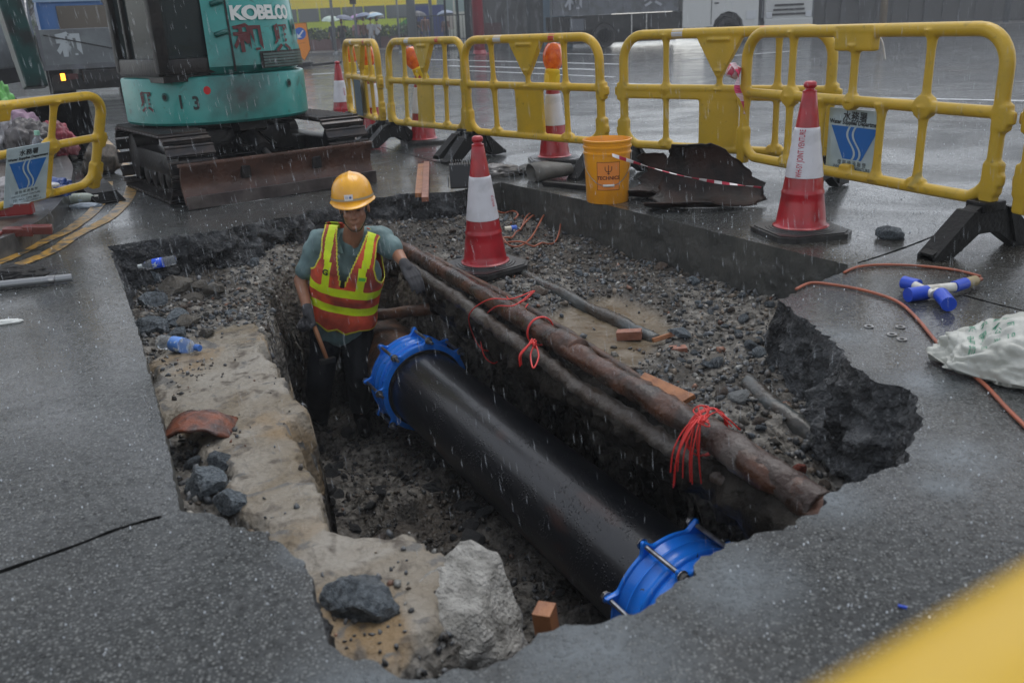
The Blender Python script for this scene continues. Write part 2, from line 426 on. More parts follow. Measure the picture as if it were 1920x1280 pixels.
# ------------------------------------------------------------ pit floor
def poly(pts, z): return [G(a, b, z) for a, b in pts]
bench_px = [(272, 695), (300, 645), (400, 612), (472, 600), (496, 622), (506, 655), (535, 680), (556, 706), (584, 762), (572, 800), (590, 868), (616, 900),
            (628, 950), (650, 985), (700, 987), (780, 992), (858, 1015), (905, 1040), (860, 1075), (820, 1120), (800, 1170), (760, 1215), (720, 1245), (640, 1240),
            (560, 1180), (545, 1080), (500, 1010), (455, 960), (425, 900), (400, 850), (345, 800), (290, 760)]
bench = poly(bench_px, -.2)
tr = poly([(640, 985), (620, 940), (610, 900), (583, 868), (568, 800), (580, 762), (550, 706), (530, 682), (502, 660), (498, 625)], -.2)
tr += [Vector((-1.26, 4.45, 0)), Vector((-1.40, 5.0, 0)), Vector((-1.20, 5.50, 0)), Vector((-.70, 5.62, 0))]
dl = (LINE1 - LINE0).normalized(); pl_ = Vector((dl.y, -dl.x, 0)) * -1       # points right of the line
if pl_.x < 0: pl_ = -pl_
tr += [LINE0 + dl * .35 - pl_ * .0, LINE0 + dl * 2 + pl_ * .0, LINE1 + dl * .1, LINE1 + dl * .7]
tr += [Vector((1.15, .95, 0)), Vector((.1, .85, 0)), Vector((-.02, 1.2, 0))] + [Vector((-.16, 1.05, 0))] + poly([(800, 1300), (850, 1230), (885, 1120), (862, 1052), (800, 1005), (700, 990)], -.25)
X0, X1, Y0, Y1, ST = -2.75, 2.15, .75, 6.75, .0165
gx = np.arange(X0, X1, ST); gy = np.arange(Y0, Y1, ST); X, Y = np.meshgrid(gx, gy)
def floor_h(X, Y):
    n1 = fbm(X, Y, 1.7, 4, 3); n2 = fbm(X, Y, 14, 4, 9)
    base = -.262 + .022 * n1 + .012 * n2
    base = base + .10 * sstep(.75, .0, np.abs(6.0 - Y + .12 * X)) * sstep(.6, -.4, X) + .06 * sstep(4.6, 5.2, Y) * sstep(-1.0, -1.8, X)
    base = base + .03 * np.maximum(0, fbm(X, Y, 4.5, 3, 21))
    # muddy channel and puddle on the right bed
    pud = sstep(-.10, .08, sdist(X, Y, poly([(1020, 600), (1080, 575), (1150, 560), (1230, 590), (1260, 620), (1210, 665), (1190, 690), (1120, 660), (1050, 640)], -.27)))
    base = base * (1 - pud) + pud * (-.278 + .002 * n2)
    base = base - .16 * np.exp(-(((X - 1.0) / .17) ** 2 + ((Y - 2.35) / .42) ** 2)) - .12 * np.exp(-(((X - .85) / .2) ** 2 + ((Y - 2.0) / .2) ** 2))
    be = sdist(X, Y, bench); edge_n = .055 * fbm(X, Y, 6, 5, 31, .62)
    bm_ = sstep(-.03, .02, be + edge_n * .6)
    bench_z = -.205 + .012 * fbm(X, Y, 3, 3, 41) + .006 * np.abs(fbm(X, Y, 13, 4, 43)) - .03 * sstep(.06, -.02, be + .04 * fbm(X, Y, 9, 4, 45)) * (np.abs(fbm(X, Y, 11, 3, 47)))
    base = base * (1 - bm_) + bench_z * bm_
    t = sdist(X, Y, tr) + .035 * fbm(X, Y, 4, 4, 51) + .020 * fbm(X, Y, 17, 3, 53)
    wide = .07 + .17 * sstep(4.15, 5.0, Y)
    k = sstep(0, 1, (t + .02) / wide)
    fl = -1.10 - .12 * sstep(3.9, 4.7, Y) + .06 * fbm(X, Y, 2.6, 4, 61) + .022 * fbm(X, Y, 16, 4, 63)
    fl = fl + .16 * sstep(.35, -.1, np.hypot(X + .55, Y - 3.7)) - .05 * sstep(.5, 0, np.hypot(X + .45, Y - 2.9))
    z = base * (1 - k) + fl * k
    return z, k, bm_, pud, t
Zf, Kf, Bf, Pf, Tf = floor_h(X, Y)
def h_at(x, y):
    i = int(round((x - X0) / ST)); j = int(round((y - Y0) / ST))
    return float(Zf[min(max(j, 0), Zf.shape[0] - 1), min(max(i, 0), Zf.shape[1] - 1)])
dep = np.clip((-Zf - .28) / .5, 0, 1) * np.clip(4 * Kf * (1.02 - Kf) + .0, 0, 1)
lat = .05 * fbm(X * 1.0, Zf * 2 + Y, 9, 4, 71) * dep; lat2 = .05 * fbm(Y, Zf * 2 + X, 9, 4, 73) * dep
rightside = np.clip(((X - LINE0.x) * pl_.x + (Y - LINE0.y) * pl_.y + .35) / .3, 0, 1)
under = .26 * rightside * sstep(-.36, -.75, Zf) * sstep(5.2, 4.6, Y)
XX = X + lat + under * pl_.x; YY = Y + lat2 + under * pl_.y
V = np.stack([XX.ravel(), YY.ravel(), Zf.ravel()], 1); ny, nx = X.shape
idx = np.arange(nx * ny).reshape(ny, nx)
Fq = np.stack([idx[:-1, :-1], idx[:-1, 1:], idx[1:, 1:], idx[1:, :-1]], -1).reshape(-1, 4)
def fast_mesh(name, V, Fq):
    me = bpy.data.meshes.new(name); k = Fq.shape[1]
    me.vertices.add(len(V)); me.vertices.foreach_set('co', V.astype(np.float32).ravel())
    me.loops.add(len(Fq) * k); me.loops.foreach_set('vertex_index', Fq.astype(np.int32).ravel())
    me.polygons.add(len(Fq)); me.polygons.foreach_set('loop_start', np.arange(0, len(Fq) * k, k, dtype=np.int32))
    me.update(calc_edges=True); me.validate(); return me
me = fast_mesh('pit_floor', V, Fq)
ca = me.color_attributes.new('what', 'FLOAT_COLOR', 'POINT')
# R = old concrete, G = standing mud, B = loose brown soil plus shade painted into the trench, A unused
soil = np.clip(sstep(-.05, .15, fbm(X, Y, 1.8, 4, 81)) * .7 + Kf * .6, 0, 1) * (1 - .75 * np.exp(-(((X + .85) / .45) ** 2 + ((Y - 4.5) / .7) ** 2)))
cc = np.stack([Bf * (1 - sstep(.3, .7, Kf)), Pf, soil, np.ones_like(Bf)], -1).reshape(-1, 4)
ca.data.foreach_set('color', cc.astype(np.float32).ravel())
def floor_nodes(K):
    N, L, b = K['N'], K['L'], K['b']
    at = N.new('ShaderNodeAttribute'); at.attribute_name = 'what'; s = N.new('ShaderNodeSeparateColor'); L.new(at.outputs['Color'], s.inputs[0])
    grit = K['mixc'](K['ramp'](K['noise'](26, 8), .36, .66), (.042, .039, .034), (.23, .215, .19))
    grit = K['mixc'](K['ramp'](vor(K, 60), .25, .08), grit, (.14, .14, .13))
    earth_shade = K['mixc'](K['ramp'](K['noise'](9, 8), .36, .66), (.006, .005, .004), (.052, .043, .034))  # near black soil tone also carries the painted shade of the trench
    c = K['mixc'](mth(K, 'MULTIPLY', s.outputs[2], .95), grit, earth_shade)
    tan = K['mixc'](K['ramp'](K['noise'](3.2, 8, .8), .36, .64), (.17, .14, .098), (.27, .25, .215))
    tan = K['mixc'](K['ramp'](K['noise'](1.9, 5, 1.2), .5, .66), tan, (.22, .155, .085))
    tan = K['mixc'](K['ramp'](K['noise'](17, 9, .3), .54, .68), tan, (.10, .085, .068)); tan = K['mixc'](K['ramp'](K['noise'](5, 9, 2), .60, .66), tan, (.13, .125, .115))
    m = mth(K, 'ADD', s.outputs[0], mth(K, 'MULTIPLY', mth(K, 'SUBTRACT', K['noise'](12, 6), .55), .9))
    c = K['mixc'](K['ramp'](m, .42, .58), c, tan)
    mud = K['mixc'](K['ramp'](K['noise'](8, 5, 1), .4, .6), (.11, .083, .05), (.17, .14, .10))
    c = K['mixc'](K['ramp'](s.outputs[1], .3, .8), c, mud); L.new(c, b.inputs['Base Color'])
    r = N.new('ShaderNodeMapRange'); L.new(K['noise'](7, 5), r.inputs['Value']); r.inputs['From Min'].default_value = .38; r.inputs['From Max'].default_value = .6
    r.inputs['To Min'].default_value = .26; r.inputs['To Max'].default_value = .6
    L.new(mth(K, 'SUBTRACT', r.outputs[0], mth(K, 'MULTIPLY', s.outputs[1], .25)), b.inputs['Roughness'])
    hh = mth(K, 'ADD', mth(K, 'MULTIPLY', K['noise'](30, 10), 1.0), mth(K, 'MULTIPLY', vor(K, 48), .35))
    sm = mth(K, 'SUBTRACT', 1.0, mth(K, 'MULTIPLY', mth(K, 'MAXIMUM', mth(K, 'MULTIPLY', s.outputs[0], .55), s.outputs[1]), .85))
    bp = N.new('ShaderNodeBump'); bp.inputs['Distance'].default_value = .022; L.new(mth(K, 'MULTIPLY', hh, sm), bp.inputs['Height']); L.new(bp.outputs[0], b.inputs['Normal'])
M_floor = mat('wet gravel and old concrete', (.05, .05, .05), .4, custom=floor_nodes, spec=.2)
o = link('pit_floor', me, M_floor); tag(o, kind='structure')

# gravel (uncountable): small stones scattered on the floor
def inside_hole(x, y): return sdist(np.array([x]), np.array([y]), [r[0] for r in ring])[0] > 0
ico = bmesh.new(); bmesh.ops.create_icosphere(ico, subdivisions=1, radius=1); IV = np.array([v.co for v in ico.verts]); IF = np.array([[v.index for v in f.verts] for f in ico.faces]); ico.free()
NG = 34000
px_ = rng.uniform(-2.4, 1.75, NG); py_ = rng.uniform(1.3, 6.3, NG)
ins = sdist(px_, py_, [(r[0].x, r[0].y) for r in ring[::3]]) > .01
z_, k_, b_, p_, t_ = floor_h(px_, py_)
keep = ins & ((k_ < .15) | (k_ > .93)) & (rng.random(NG) < np.where(b_ > .5, .03 + .45 * (fbm(px_, py_, 3, 3, 91) > .38), np.where(p_ > .4, .08, np.where(k_ > .9, .55, .95))))
px_, py_, z_, b_, k_ = (q[keep] for q in (px_, py_, z_, b_, k_)); n = len(px_)
sz = .0040 + .0145 * rng.random(n) ** 3.2 * np.where(b_ > .5, .55, 1.0)
A = rng.normal(size=(n, 3, 3)); Q, _ = np.linalg.qr(A)
pert = 1 + .75 * (rng.random((n, len(IV), 1)) - .5)
sc3 = np.stack([rng.uniform(.8, 1.5, n), rng.uniform(.7, 1.1, n), rng.uniform(.45, .9, n)], 1)
P = np.einsum('nij,nkj->nki', Q, IV[None] * sc3[:, None] * pert) * sz[:, None, None]
P += np.stack([px_, py_, z_ + sz * .35], 1)[:, None]
Fg = (IF[None] + (np.arange(n) * len(IV))[:, None, None]).reshape(-1, 3)
me = fast_mesh('gravel', P.reshape(-1, 3), Fg)
ca = me.color_attributes.new('tone', 'FLOAT_COLOR', 'POINT')
pal = np.array([(.050, .055, .060), (.09, .095, .10), (.15, .15, .14), (.10, .08, .06), (.045, .04, .036), (.20, .19, .17), (.14, .07, .045), (.07, .08, .09)])
cl = pal[rng.choice(len(pal), n, p=[.22, .2, .12, .16, .16, .05, .03, .06])] * rng.uniform(.9, 2.5, (n, 1)) * np.where(k_ > .5, .38, 1.0)[:, None]  # chips in the trench get darker colours to stand in for shade
cl = np.concatenate([cl, np.ones((n, 1))], 1); ca.data.foreach_set('color', np.repeat(cl, len(IV), 0).astype(np.float32).ravel())
def gravel_nodes(K):
    at = K['N'].new('ShaderNodeAttribute'); at.attribute_name = 'tone'
    K['L'].new(K['mixc'](K['ramp'](K['noise'](60, 4), .4, .7), at.outputs['Color'], (.04, .036, .03)), K['b'].inputs['Base Color'])
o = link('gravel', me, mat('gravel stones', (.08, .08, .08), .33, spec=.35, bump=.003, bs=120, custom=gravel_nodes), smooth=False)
tag(o, 'fine wet gravel and stone chips covering the bed of the open pit', 'gravel', kind='stuff')

# painted lines, kerb island, far markings
def strip(name, pts, w, z, m, parent=None):
    pts = bez(pts, 8); V = []
    for i, p in enumerate(pts):
        t = (pts[min(i + 1, len(pts) - 1)] - pts[max(i - 1, 0)]); t.z = 0; t.normalize(); nn = Vector((-t.y, t.x, 0)) * w / 2
        V += [(p.x + nn.x, p.y + nn.y, z), (p.x - nn.x, p.y - nn.y, z)]
    return mk(name, V, [(2 * i, 2 * i + 1, 2 * i + 3, 2 * i + 2) for i in range(len(pts) - 1)], m, parent, smooth=False)
tag(strip('yellow_line', [G(*p) for p in [(-40, 520), (6, 507), (90, 475), (144, 441), (200, 412), (230, 385), (244, 363), (247, 335), (231, 304), (214, 282), (190, 258)]], .085, .004, M_line_y), kind='structure')
tag(strip('yellow_line', [G(*p) for p in [(-40, 504), (0, 492), (47, 470), (90, 450), (125, 434), (160, 410), (180, 391), (196, 368), (202, 342)]], .085, .004, M_line_y), kind='structure')
for pl, w in ([[(1340, 183), (1620, 184), (1930, 190)], .14], [[(1290, 112), (1500, 95)], .2], [[(585, 140), (690, 134)], .3], [[(800, 112), (1165, 121)], .25],
              [[(840, 124), (1120, 131)], .25], [[(1000, 100), (1160, 103)], .25], [[(880, 133), (1150, 145)], .14], [[(1150, 157), (1290, 160)], .14]):
    tag(strip('white_line', [G(*p) for p in pl], w, .004, M_line_w), kind='structure')
isl = bez([G(*p, .11) for p in [(-160, 475), (-40, 458), (20, 440), (62, 420), (98, 395), (122, 365), (134, 335), (134, 305), (110, 280), (60, 262), (-30, 258), (-200, 262)]], 8)
V = [(p.x, p.y, .11) for p in isl] + [(p.x, p.y, 0) for p in isl]; k = len(isl)
inn = []
for i, p in enumerate(isl):
    t = (isl[min(i + 1, k - 1)] - isl[max(i - 1, 0)]).normalized(); nn = Vector((-t.y, t.x, 0)); inn.append(p + nn * .13)
V += [(p.x, p.y, .11) for p in inn]
Fk = [(i, i + 1, k + i + 1, k + i) for i in range(k - 1)] + [(i + 1, i, 2 * k + i, 2 * k + i + 1) for i in range(k - 1)]
tag(mk('kerb', V, Fk, M_kerb, smooth=False), kind='structure')
tag(mk('island_paving', [(p.x, p.y, .106) for p in inn], [tuple(range(k))], M_island, smooth=False), kind='structure')

# ------------------------------------------------------------ water main, couplings
M_blue = mat('glossy blue epoxy', (.012, .20, .80), .26, coat=.3, col2=(.008, .13, .55), vs=3.5, mix=(.5, .78), bump=.0008, bs=60, rvar=.08)
def scuff(K):
    c = K['mixc'](K['ramp'](K['noise'](22, 6, 1.5), .66, .70), (.012, .20, .80), (.02, .04, .07))
    K['L'].new(c, K['b'].inputs['Base Color'])
M_blue2 = mat('scuffed blue epoxy', (.012, .15, .60), .26, coat=.3, custom=scuff)
def pipe_nodes(K):
    N, L, b = K['N'], K['L'], K['b']
    g = N.new('ShaderNodeTexCoord'); mp = N.new('ShaderNodeMapping'); mp.inputs['Scale'].default_value = (1, 1, .35); L.new(g.outputs['Object'], mp.inputs['Vector'])
    t = N.new('ShaderNodeTexNoise'); t.inputs['Scale'].default_value = 5; t.inputs['Detail'].default_value = 7; L.new(mp.outputs[0], t.inputs['Vector'])
    sx = N.new('ShaderNodeSeparateXYZ'); L.new(g.outputs['Object'], sx.inputs[0])
    side = mth(K, 'ADD', t.outputs['Fac'], mth(K, 'MULTIPLY', sx.outputs['X'], -.55))     # rust-brown mud smeared along one flank
    c = K['mixc'](K['ramp'](side, .68, .84), (.007, .008, .011), (.060, .020, .011)); L.new(c, b.inputs['Base Color'])
    d = mth(K, 'MULTIPLY', K['ramp'](vor(K, 70), .34, .16), K['ramp'](K['noise'](9, 3), .45, .6))
    bp = N.new('ShaderNodeBump'); bp.inputs['Distance'].default_value = .0022; L.new(d, bp.inputs['Height']); L.new(bp.outputs[0], b.inputs['Normal'])
M_pipe = mat('black bitumen coated steel', (.012, .013, .016), .34, custom=pipe_nodes, spec=.6, coat=.25)
M_oldpipe = mat('old rusted cast iron', (.035, .022, .016), .45, col2=(.10, .045, .022), vs=9, vd=7, bump=.006, bs=50)
M_steel = mat('wet galvanised steel', (.42, .42, .42), .28, metal=.9, col2=(.2, .2, .2), vs=30)
M_rust = mat('rust brown steel', (.030, .020, .015), .3, col2=(.085, .036, .020), vs=8, vd=8, bump=.006, bs=45, rvar=.12)
PA, PB = G(786, 716, -.82), G(1292, 1145, -.84); ax = (PB - PA).normalized()
Mp = Matrix((Vector((ax.y, -ax.x, 0)).normalized() * -1, Vector((0, 0, 1)), ax)).transposed()   # local z runs along the pipe
if Mp.determinant() < 0: Mp = Matrix((Vector((ax.y, -ax.x, 0)).normalized(), Vector((0, 0, 1)), ax)).transposed()
qrot = Mp.to_euler()
def frame_thing(name, label, cat, p, group=None): return thing(name, label, cat, p, tuple(qrot), group)
L_main = (PB - PA).length
t = frame_thing('water_main', 'fat black steel water main lying in the trench between two blue couplings', 'pipe', PA)
mb = MB(); mb.lathe([(.212, -.05)] + [(.212, z) for z in np.linspace(.0, L_main + .05, 24)], 72); mb.build('pipe_barrel', M_pipe, t, auto=40)
t = frame_thing('old_pipe', 'rusted brown old pipe end behind the far blue coupling and the worker', 'pipe', PA)
mb = MB(); mb.lathe([(.208, z) for z in np.linspace(-1.1, -.1, 10)], 48); mb.build('pipe_barrel', M_oldpipe, t, auto=40)
t = frame_thing('pipe_stub', 'black pipe stub running under the pavement past the near blue coupling', 'pipe', PB)
mb = MB(); mb.lathe([(.212, .09), (.212, 1.2)], 48); mb.build('pipe_barrel', M_pipe, t, auto=40)

def coupling(p, label, phase):
    t = frame_thing('pipe_coupling', label, 'coupling', p, 'blue bolted couplings on the water main')
    def flange(z0, z1, name, sgn):
        n = 240; prof = []
        def rr_(a):
            q = ((a * 8 / (2 * math.pi) + phase) % 1); q = min(q, 1 - q) * 2 * math.pi / 8
            return .257 + .044 * math.exp(-(q / .070) ** 2 * 1.0)
        mb = MB(); V = []
        rings = [(.216, z0, 0), (1, z0, .006), (1, z0 + .005 * sgn, 0), (1, z1 - .005 * sgn, 0), (1, z1, .006), (.250, z1 + .0 * sgn, 0), (.245, z1 + .02 * sgn, 0), (.240, z1 + .07 * sgn, 0), (.216, z1 + .07 * sgn, 0)]
        for r0, z, dec in rings:
            for k in range(n):
                a = 2 * math.pi * k / n; r = (rr_(a) - dec) if r0 == 1 else r0
                V.append((r * math.cos(a), r * math.sin(a), z))
        m = len(rings)
        mb.add(V, [(i * n + k, i * n + (k + 1) % n, (i + 1) * n + (k + 1) % n, (i + 1) * n + k) for i in range(m - 1) for k in range(n)])
        return mb.build(name, M_blue, t, auto=45)
    flange(-.105, -.083, 'end_ring', 1); flange(.105, .083, 'end_ring', -1)
    mb = MB(); mb.lathe([(.232, -.045), (.251, -.04), (.256, -.034), (.256, -.028), (.248, -.022), (.246, 0), (.248, .022), (.256, .028), (.256, .034), (.251, .04), (.232, .045)], 96)
    mb.build('sleeve', M_blue2, t, auto=50)
    mb = MB(); mb.lathe([(.2125, -.115), (.226, -.115), (.228, -.108), (.22, -.10)], 72); mb.lathe([(.2125, .115), (.226, .115), (.228, .108), (.22, .10)], 72)
    mb.build('rubber_gasket', mat('black rubber', (.012, .012, .012), .45), t, auto=50)
    proto = None
    for k in range(8):
        a = 2 * math.pi * (k - phase) / 8; c = (.280 * math.cos(a), .280 * math.sin(a))
        mb = MB(); mb.tube([(c[0], c[1], -.125), (c[0], c[1], .165)], .0085, 8)
        b = mb.build('bolt', M_steel, t, auto=40)
        for z in (-.114, .116):
            nb = MB(); nb.lathe([(.0165, z - .009), (.0165, z + .009)], 6, (c[0], c[1], 0)); nb.lathe([(.021, z - (.010 if z > 0 else -.007)), (.021, z - (.007 if z > 0 else -.010))], 14, (c[0], c[1], 0))
            nb.build('nut', M_steel, b, smooth=False)
    return t
coupling(PA, 'far blue bolted coupling around the black pipe, beside the worker', .15)
coupling(PB, 'near blue bolted coupling half hidden under the pavement edge', .42)

# ------------------------------------------------------------ rusty small pipes on the trench edge
def lumpy_tube(name, pts, r0, r1, m, parent=None, n=20, amp=.25, seed=0, fr=9):
    pts = bez(pts, 14); mb = MB(); rs = [r0 + (r1 - r0) * i / (len(pts) - 1) for i in range(len(pts))]
    mb.tube(pts, rs, n); V = []
    for i, v in enumerate(mb.V):
        c = pts[min(i // n, len(pts) - 1)]; v = Vector(v); d = v - c
        k = 1 + amp * (noise.noise(v * fr + Vector((seed, 0, 0))) + .5 * noise.noise(v * fr * 3) + .3 * noise.noise(v * fr * 8))
        V.append(c + d * k)
    return mk(name, V, mb.F, m, parent)
t = thing('rusty_pipe', 'long rusty brown gas pipe lying along the right edge of the trench', 'pipe', (0, 0, 0)); t.location = G(750, 462, -.22)
def rel(t, pts): return [Vector(p) - t.location for p in pts]
lumpy_tube('pipe_barrel', rel(t, [G(745, 460, -.21), G(900, 548, -.20), G(1010, 618, -.195), G(1150, 705, -.19), G(1290, 790, -.20), G(1405, 868, -.215), G(1528, 948, -.25), G(1528, 948, -.25) + dl * .4 + Vector((0, 0, -.03))]), .041, .050, M_rust, t, amp=.32, fr=14)
lumpy_tube('pipe_joint', rel(t, [G(1325, 812, -.21), G(1400, 862, -.21), G(1470, 905, -.232), G(1536, 954, -.255)]), .052, .056, mat('rust with grout crust', (.045, .026, .020), .4, col2=(.11, .095, .085), vs=7, vd=8, bump=.01, bs=40), t, amp=.28, seed=3)
lumpy_tube('pipe_collar', rel(t, [G(1050, 637, -.19), G(1085, 659, -.19)]), .054, .054, M_rust, t, amp=.12, seed=5)
M_mudpipe = mat('pipe caked in grey mud', (.055, .040, .030), .4, col2=(.10, .09, .08), vs=7, vd=8, bump=.01, bs=40)
t = thing('muddy_pipe', 'thinner mud caked pipe hanging just below the long rusty pipe', 'pipe', (0, 0, 0)); t.location = G(780, 520, -.3)
lumpy_tube('pipe_barrel', rel(t, [G(770, 500, -.26), G(860, 562, -.27), G(926, 612, -.28), G(1002, 662, -.28), G(1095, 732, -.29), G(1180, 786, -.30), G(1264, 838, -.31), G(1345, 888, -.32), G(1440, 945, -.34)]), .032, .038, M_mudpipe, t, amp=.42, seed=9, fr=13)
t = thing('conduit', 'narrow dark cable duct between the rusty pipe and the gravel bed', 'duct', (0, 0, 0)); t.location = G(860, 520, -.25)
lumpy_tube('duct', rel(t, [G(800, 478, -.22), G(940, 552, -.22), G(1060, 622, -.22), G(1200, 712, -.22), G(1330, 790, -.23), G(1500, 900, -.24)]), .02, .02, M_oldpipe, t, amp=.2, seed=12)
# ragged ledge of soil and concrete that carries the pipes
M_soil = mat('dark trench soil', (.010, .008, .006), .55, spec=.15, col2=(.040, .035, .029), vs=9, vd=8, bump=.02, bs=28, bd=10)
V = []; NL, NP = 150, 16
for i in range(NL + 1):
    p = LINE0.lerp(LINE1, -.06 + 1.2 * i / NL)
    for k in range(NP):
        u = k / (NP - 1); a = u * math.pi
        off = -.120 * math.sin(a) ** .6 * (1 + .35 * noise.noise(p * 3)) - .02; z = -.265 - .26 * u
        q = Vector((p.x, p.y, z)) + pl_ * (off + .12 * u)
        q += Vector((1, .5, .6)) * (.040 * noise.noise(q * 9) + .025 * noise.noise(q * 26) + .012 * noise.noise(q * 60)); V.append(q)
tag(mk('soil_ledge', V, [(i * NP + k, i * NP + k + 1, (i + 1) * NP + k + 1, (i + 1) * NP + k) for i in range(NL) for k in range(NP - 1)], M_soil), kind='structure')
# cross duct in the trench behind the worker
t = thing('cross_pipe', 'dark thin pipe crossing the trench behind the far coupling', 'pipe', D(690, 590, 5.0))
lumpy_tube('pipe_barrel', rel(t, [D(560, 600, 5.15), D(690, 592, 5.05), D(860, 572, 4.95)]), .035, .035, M_oldpipe, t, amp=.15)
for pts, r, lab in (([G(1405, 720, -.26), G(1450, 765, -.27), G(1520, 815, -.31), G(1572, 868, -.34)], .036, 'grey muddy duct sloping into the hollow below the right pavement lip'),
                    ([G(985, 515, -.27), G(1060, 555, -.25), G(1130, 590, -.265), G(1230, 640, -.28)], .030, 'grey mud covered duct half buried in the puddle on the gravel bed')):
    t = thing('muddy_duct', lab, 'duct', pts[0]); lumpy_tube('duct', rel(t, pts), r, r * 1.15, mat('slimy grey duct', (.075, .085, .085), .25, col2=(.055, .045, .035), vs=7, bump=.006, bs=40), t, amp=.3, seed=len(lab))

# ------------------------------------------------------------ rocks
M_rg = mat('blue grey fractured granite', (.095, .118, .138), .34, col2=(.26, .30, .33), vs=7, vd=8, bump=.02, bs=30, bd=10, vary=.35, rvar=.12)
M_rt = mat('tan broken concrete', (.15, .13, .10), .42, col2=(.22, .21, .19), vs=8, vd=8, bump=.012, bs=40, bd=10, vary=.35)
M_rb = mat('brown stone', (.07, .05, .036), .4, col2=(.13, .10, .08), vs=9, vd=8, bump=.01, bs=45, vary=.4)
rmesh = [rock_mesh('rock', s, 2, .5, .62 + .08 * (s % 3), elong=1.1 + .15 * (s % 4)) for s in range(10)]
for i, m_ in enumerate(rmesh): m_.materials.append((M_rg, M_rg, M_rt, M_rb)[i % 4] if i != 9 else M_rg)
def rock(px, py, wpx, label, z=None, me=None, m=None, group=None, hs=1, seed=None):
    g = G(px, py, -.22)
    if z is None:
        zz = h_at(g.x, g.y)
        for _ in range(4): g = G(px, py, zz); zz = h_at(g.x, g.y)
        g = Vector((g.x, g.y, zz))
    else: g = G(px, py, z)
    dist = math.hypot(g.y, CAM_H - g.z); s = wpx / F_PX * dist / 2 / 1.15
    rr = random.Random(px * 7 + py if seed is None else seed); me = me or rmesh[rr.randrange(len(rmesh))]
    if m is not None: me = me.copy(); me.materials.clear(); me.materials.append(m)
    o = bpy.data.objects.new('rock', me); COL.objects.link(o)
    o.location = (g.x, g.y, g.z + s * .3); o.scale = (s, s, s * hs); o.rotation_euler = (rr.uniform(-.4, .4), rr.uniform(-.4, .4), rr.uniform(0, 6.28))
    return tag(o, label, 'rock', group)
big = [rock_mesh('rock', 100 + s, 4, .6, .68, elong=1.15) for s in range(4)]
spec = [(335, 538, 58, 'flat grey rock left of the upturned tan lump, under the blue-labelled bottle'), (287, 525, 62, 'grey rock in the far left corner of the pit below the small bottle'),
        (375, 530, 34, 'pale tan stone lump on the gravel near the far left corner'), (362, 560, 38, 'flat pinkish grey stone slab on the gravel, left half of the pit'),
        (405, 545, 40, 'narrow grey rock beside the pale tan lump'), (283, 572, 60, 'dark squarish rock against the left pit wall'),
        (292, 620, 64, 'dark grey rock nearest above the large clear bottle'), (330, 600, 44, 'grey rock touching the dark rock above the large bottle'),
        (352, 612, 40, 'blue grey rock on the upper edge of the tan slab'), (390, 628, 34, 'small dark stone on the top of the tan slab'),
        (335, 632, 38, 'brownish rock just above the neck of the large bottle'), (245, 490, 50, 'blue grey slab fragment in the extreme left corner'),
        (325, 690, 0, '')]
for i, (x, y, w, lab) in enumerate(spec):
    if w: rock(x, y, w * 1.3, lab, me=big[i % 4], m=(M_rt if 'tan' in lab or 'pinkish' in lab else M_rg), hs=.9)
rock(380, 920, 100, 'large blue grey rock with rough face against the left cut edge', z=-.22, me=big[0], m=M_rg, hs=1.1)
rock(440, 948, 92, 'dark grey rock under the corner of the near slab, beside its twin', z=-.22, me=big[1], m=M_rg, hs=1.0)
rock(418, 870, 58, 'crumbly blue grey rock above the two big ones at the left edge', z=-.22, me=big[2], m=M_rg)
rock(668, 1152, 190, 'big wet blue grey boulder in the notch of the near slab', seed=11, z=-.25, me=big[2], m=M_rg, hs=1.0)
rock(1663, 446, 66, 'dark grey rock lying on the pavement right of the large traffic cone', z=0.0, me=big[2], m=M_rg, hs=.85)
rock(1302, 530, 34, 'roundish blue grey stone on the gravel below the slab edge', me=big[1], m=M_rg)
rock(1278, 632, 60, 'flat blue grey stone beside the small timber offcuts', me=big[0], m=M_rg, hs=.6)
rock(1405, 640, 40, 'greenish tan stone on the right of the gravel bed', me=big[3], m=M_rt, hs=.7)
rock(1385, 752, 50, 'pale grey concrete lump above the rusty pipe on the right', me=big[2], m=mat('pale grey concrete lump', (.19, .2, .2), .4, bump=.006, bs=40), hs=.8)
rock(1497, 882, 36, 'small red brick fragment in the soil right of the rusty pipe', me=big[1], m=mat('wet red brick', (.27, .055, .028), .4, col2=(.16, .035, .02), bump=.006, bs=60), hs=1.3, z=-.33)
# the big pale broken end of the old concrete
bb = rock_mesh('boulder', 205, 5, .55, .9, elong=1.0)
M_bold = mat('rough pale grey broken concrete', (.20, .195, .175), .5, col2=(.42, .41, .38), vs=6, vd=9, mix=(.35, .66), bump=.02, bs=24, bd=12)
o = link('boulder', bb, M_bold); g = G(895, 1165, -.36); g = G(848, 1188, -.345); o.location = g; o.scale = (.265, .235, .25); o.rotation_euler = (.1, -.2, -.9)
tag(o, 'large rough pale grey lump of broken concrete at the near end of the tan slab', 'boulder')
t = thing('pipe_shard', 'curved shard of broken rusty red pipe lying on the left gravel', 'pipe shard', G(370, 812, -.2), (0, 0, R_(8)))
V = []; na, nl = 26, 14
for side in (0, 1):
    for i in range(na + 1):
        a = R_(28) + R_(124) * i / na
        for k in range(nl + 1):
            u = k / nl; r = .135 - .010 * side
            x = -math.cos(a) * r * 1.02; z = math.sin(a) * r - .075
            y = (u - .5) * .17 * (1 + .35 * noise.noise(Vector((a * 2, 5 + (u > .5), 0)))) + .02 * math.sin(a * 3)
            V.append((x, y, z + .002 * noise.noise(Vector((a * 6, u * 5, 1)))))
st = (na + 1) * (nl + 1); Fc = []
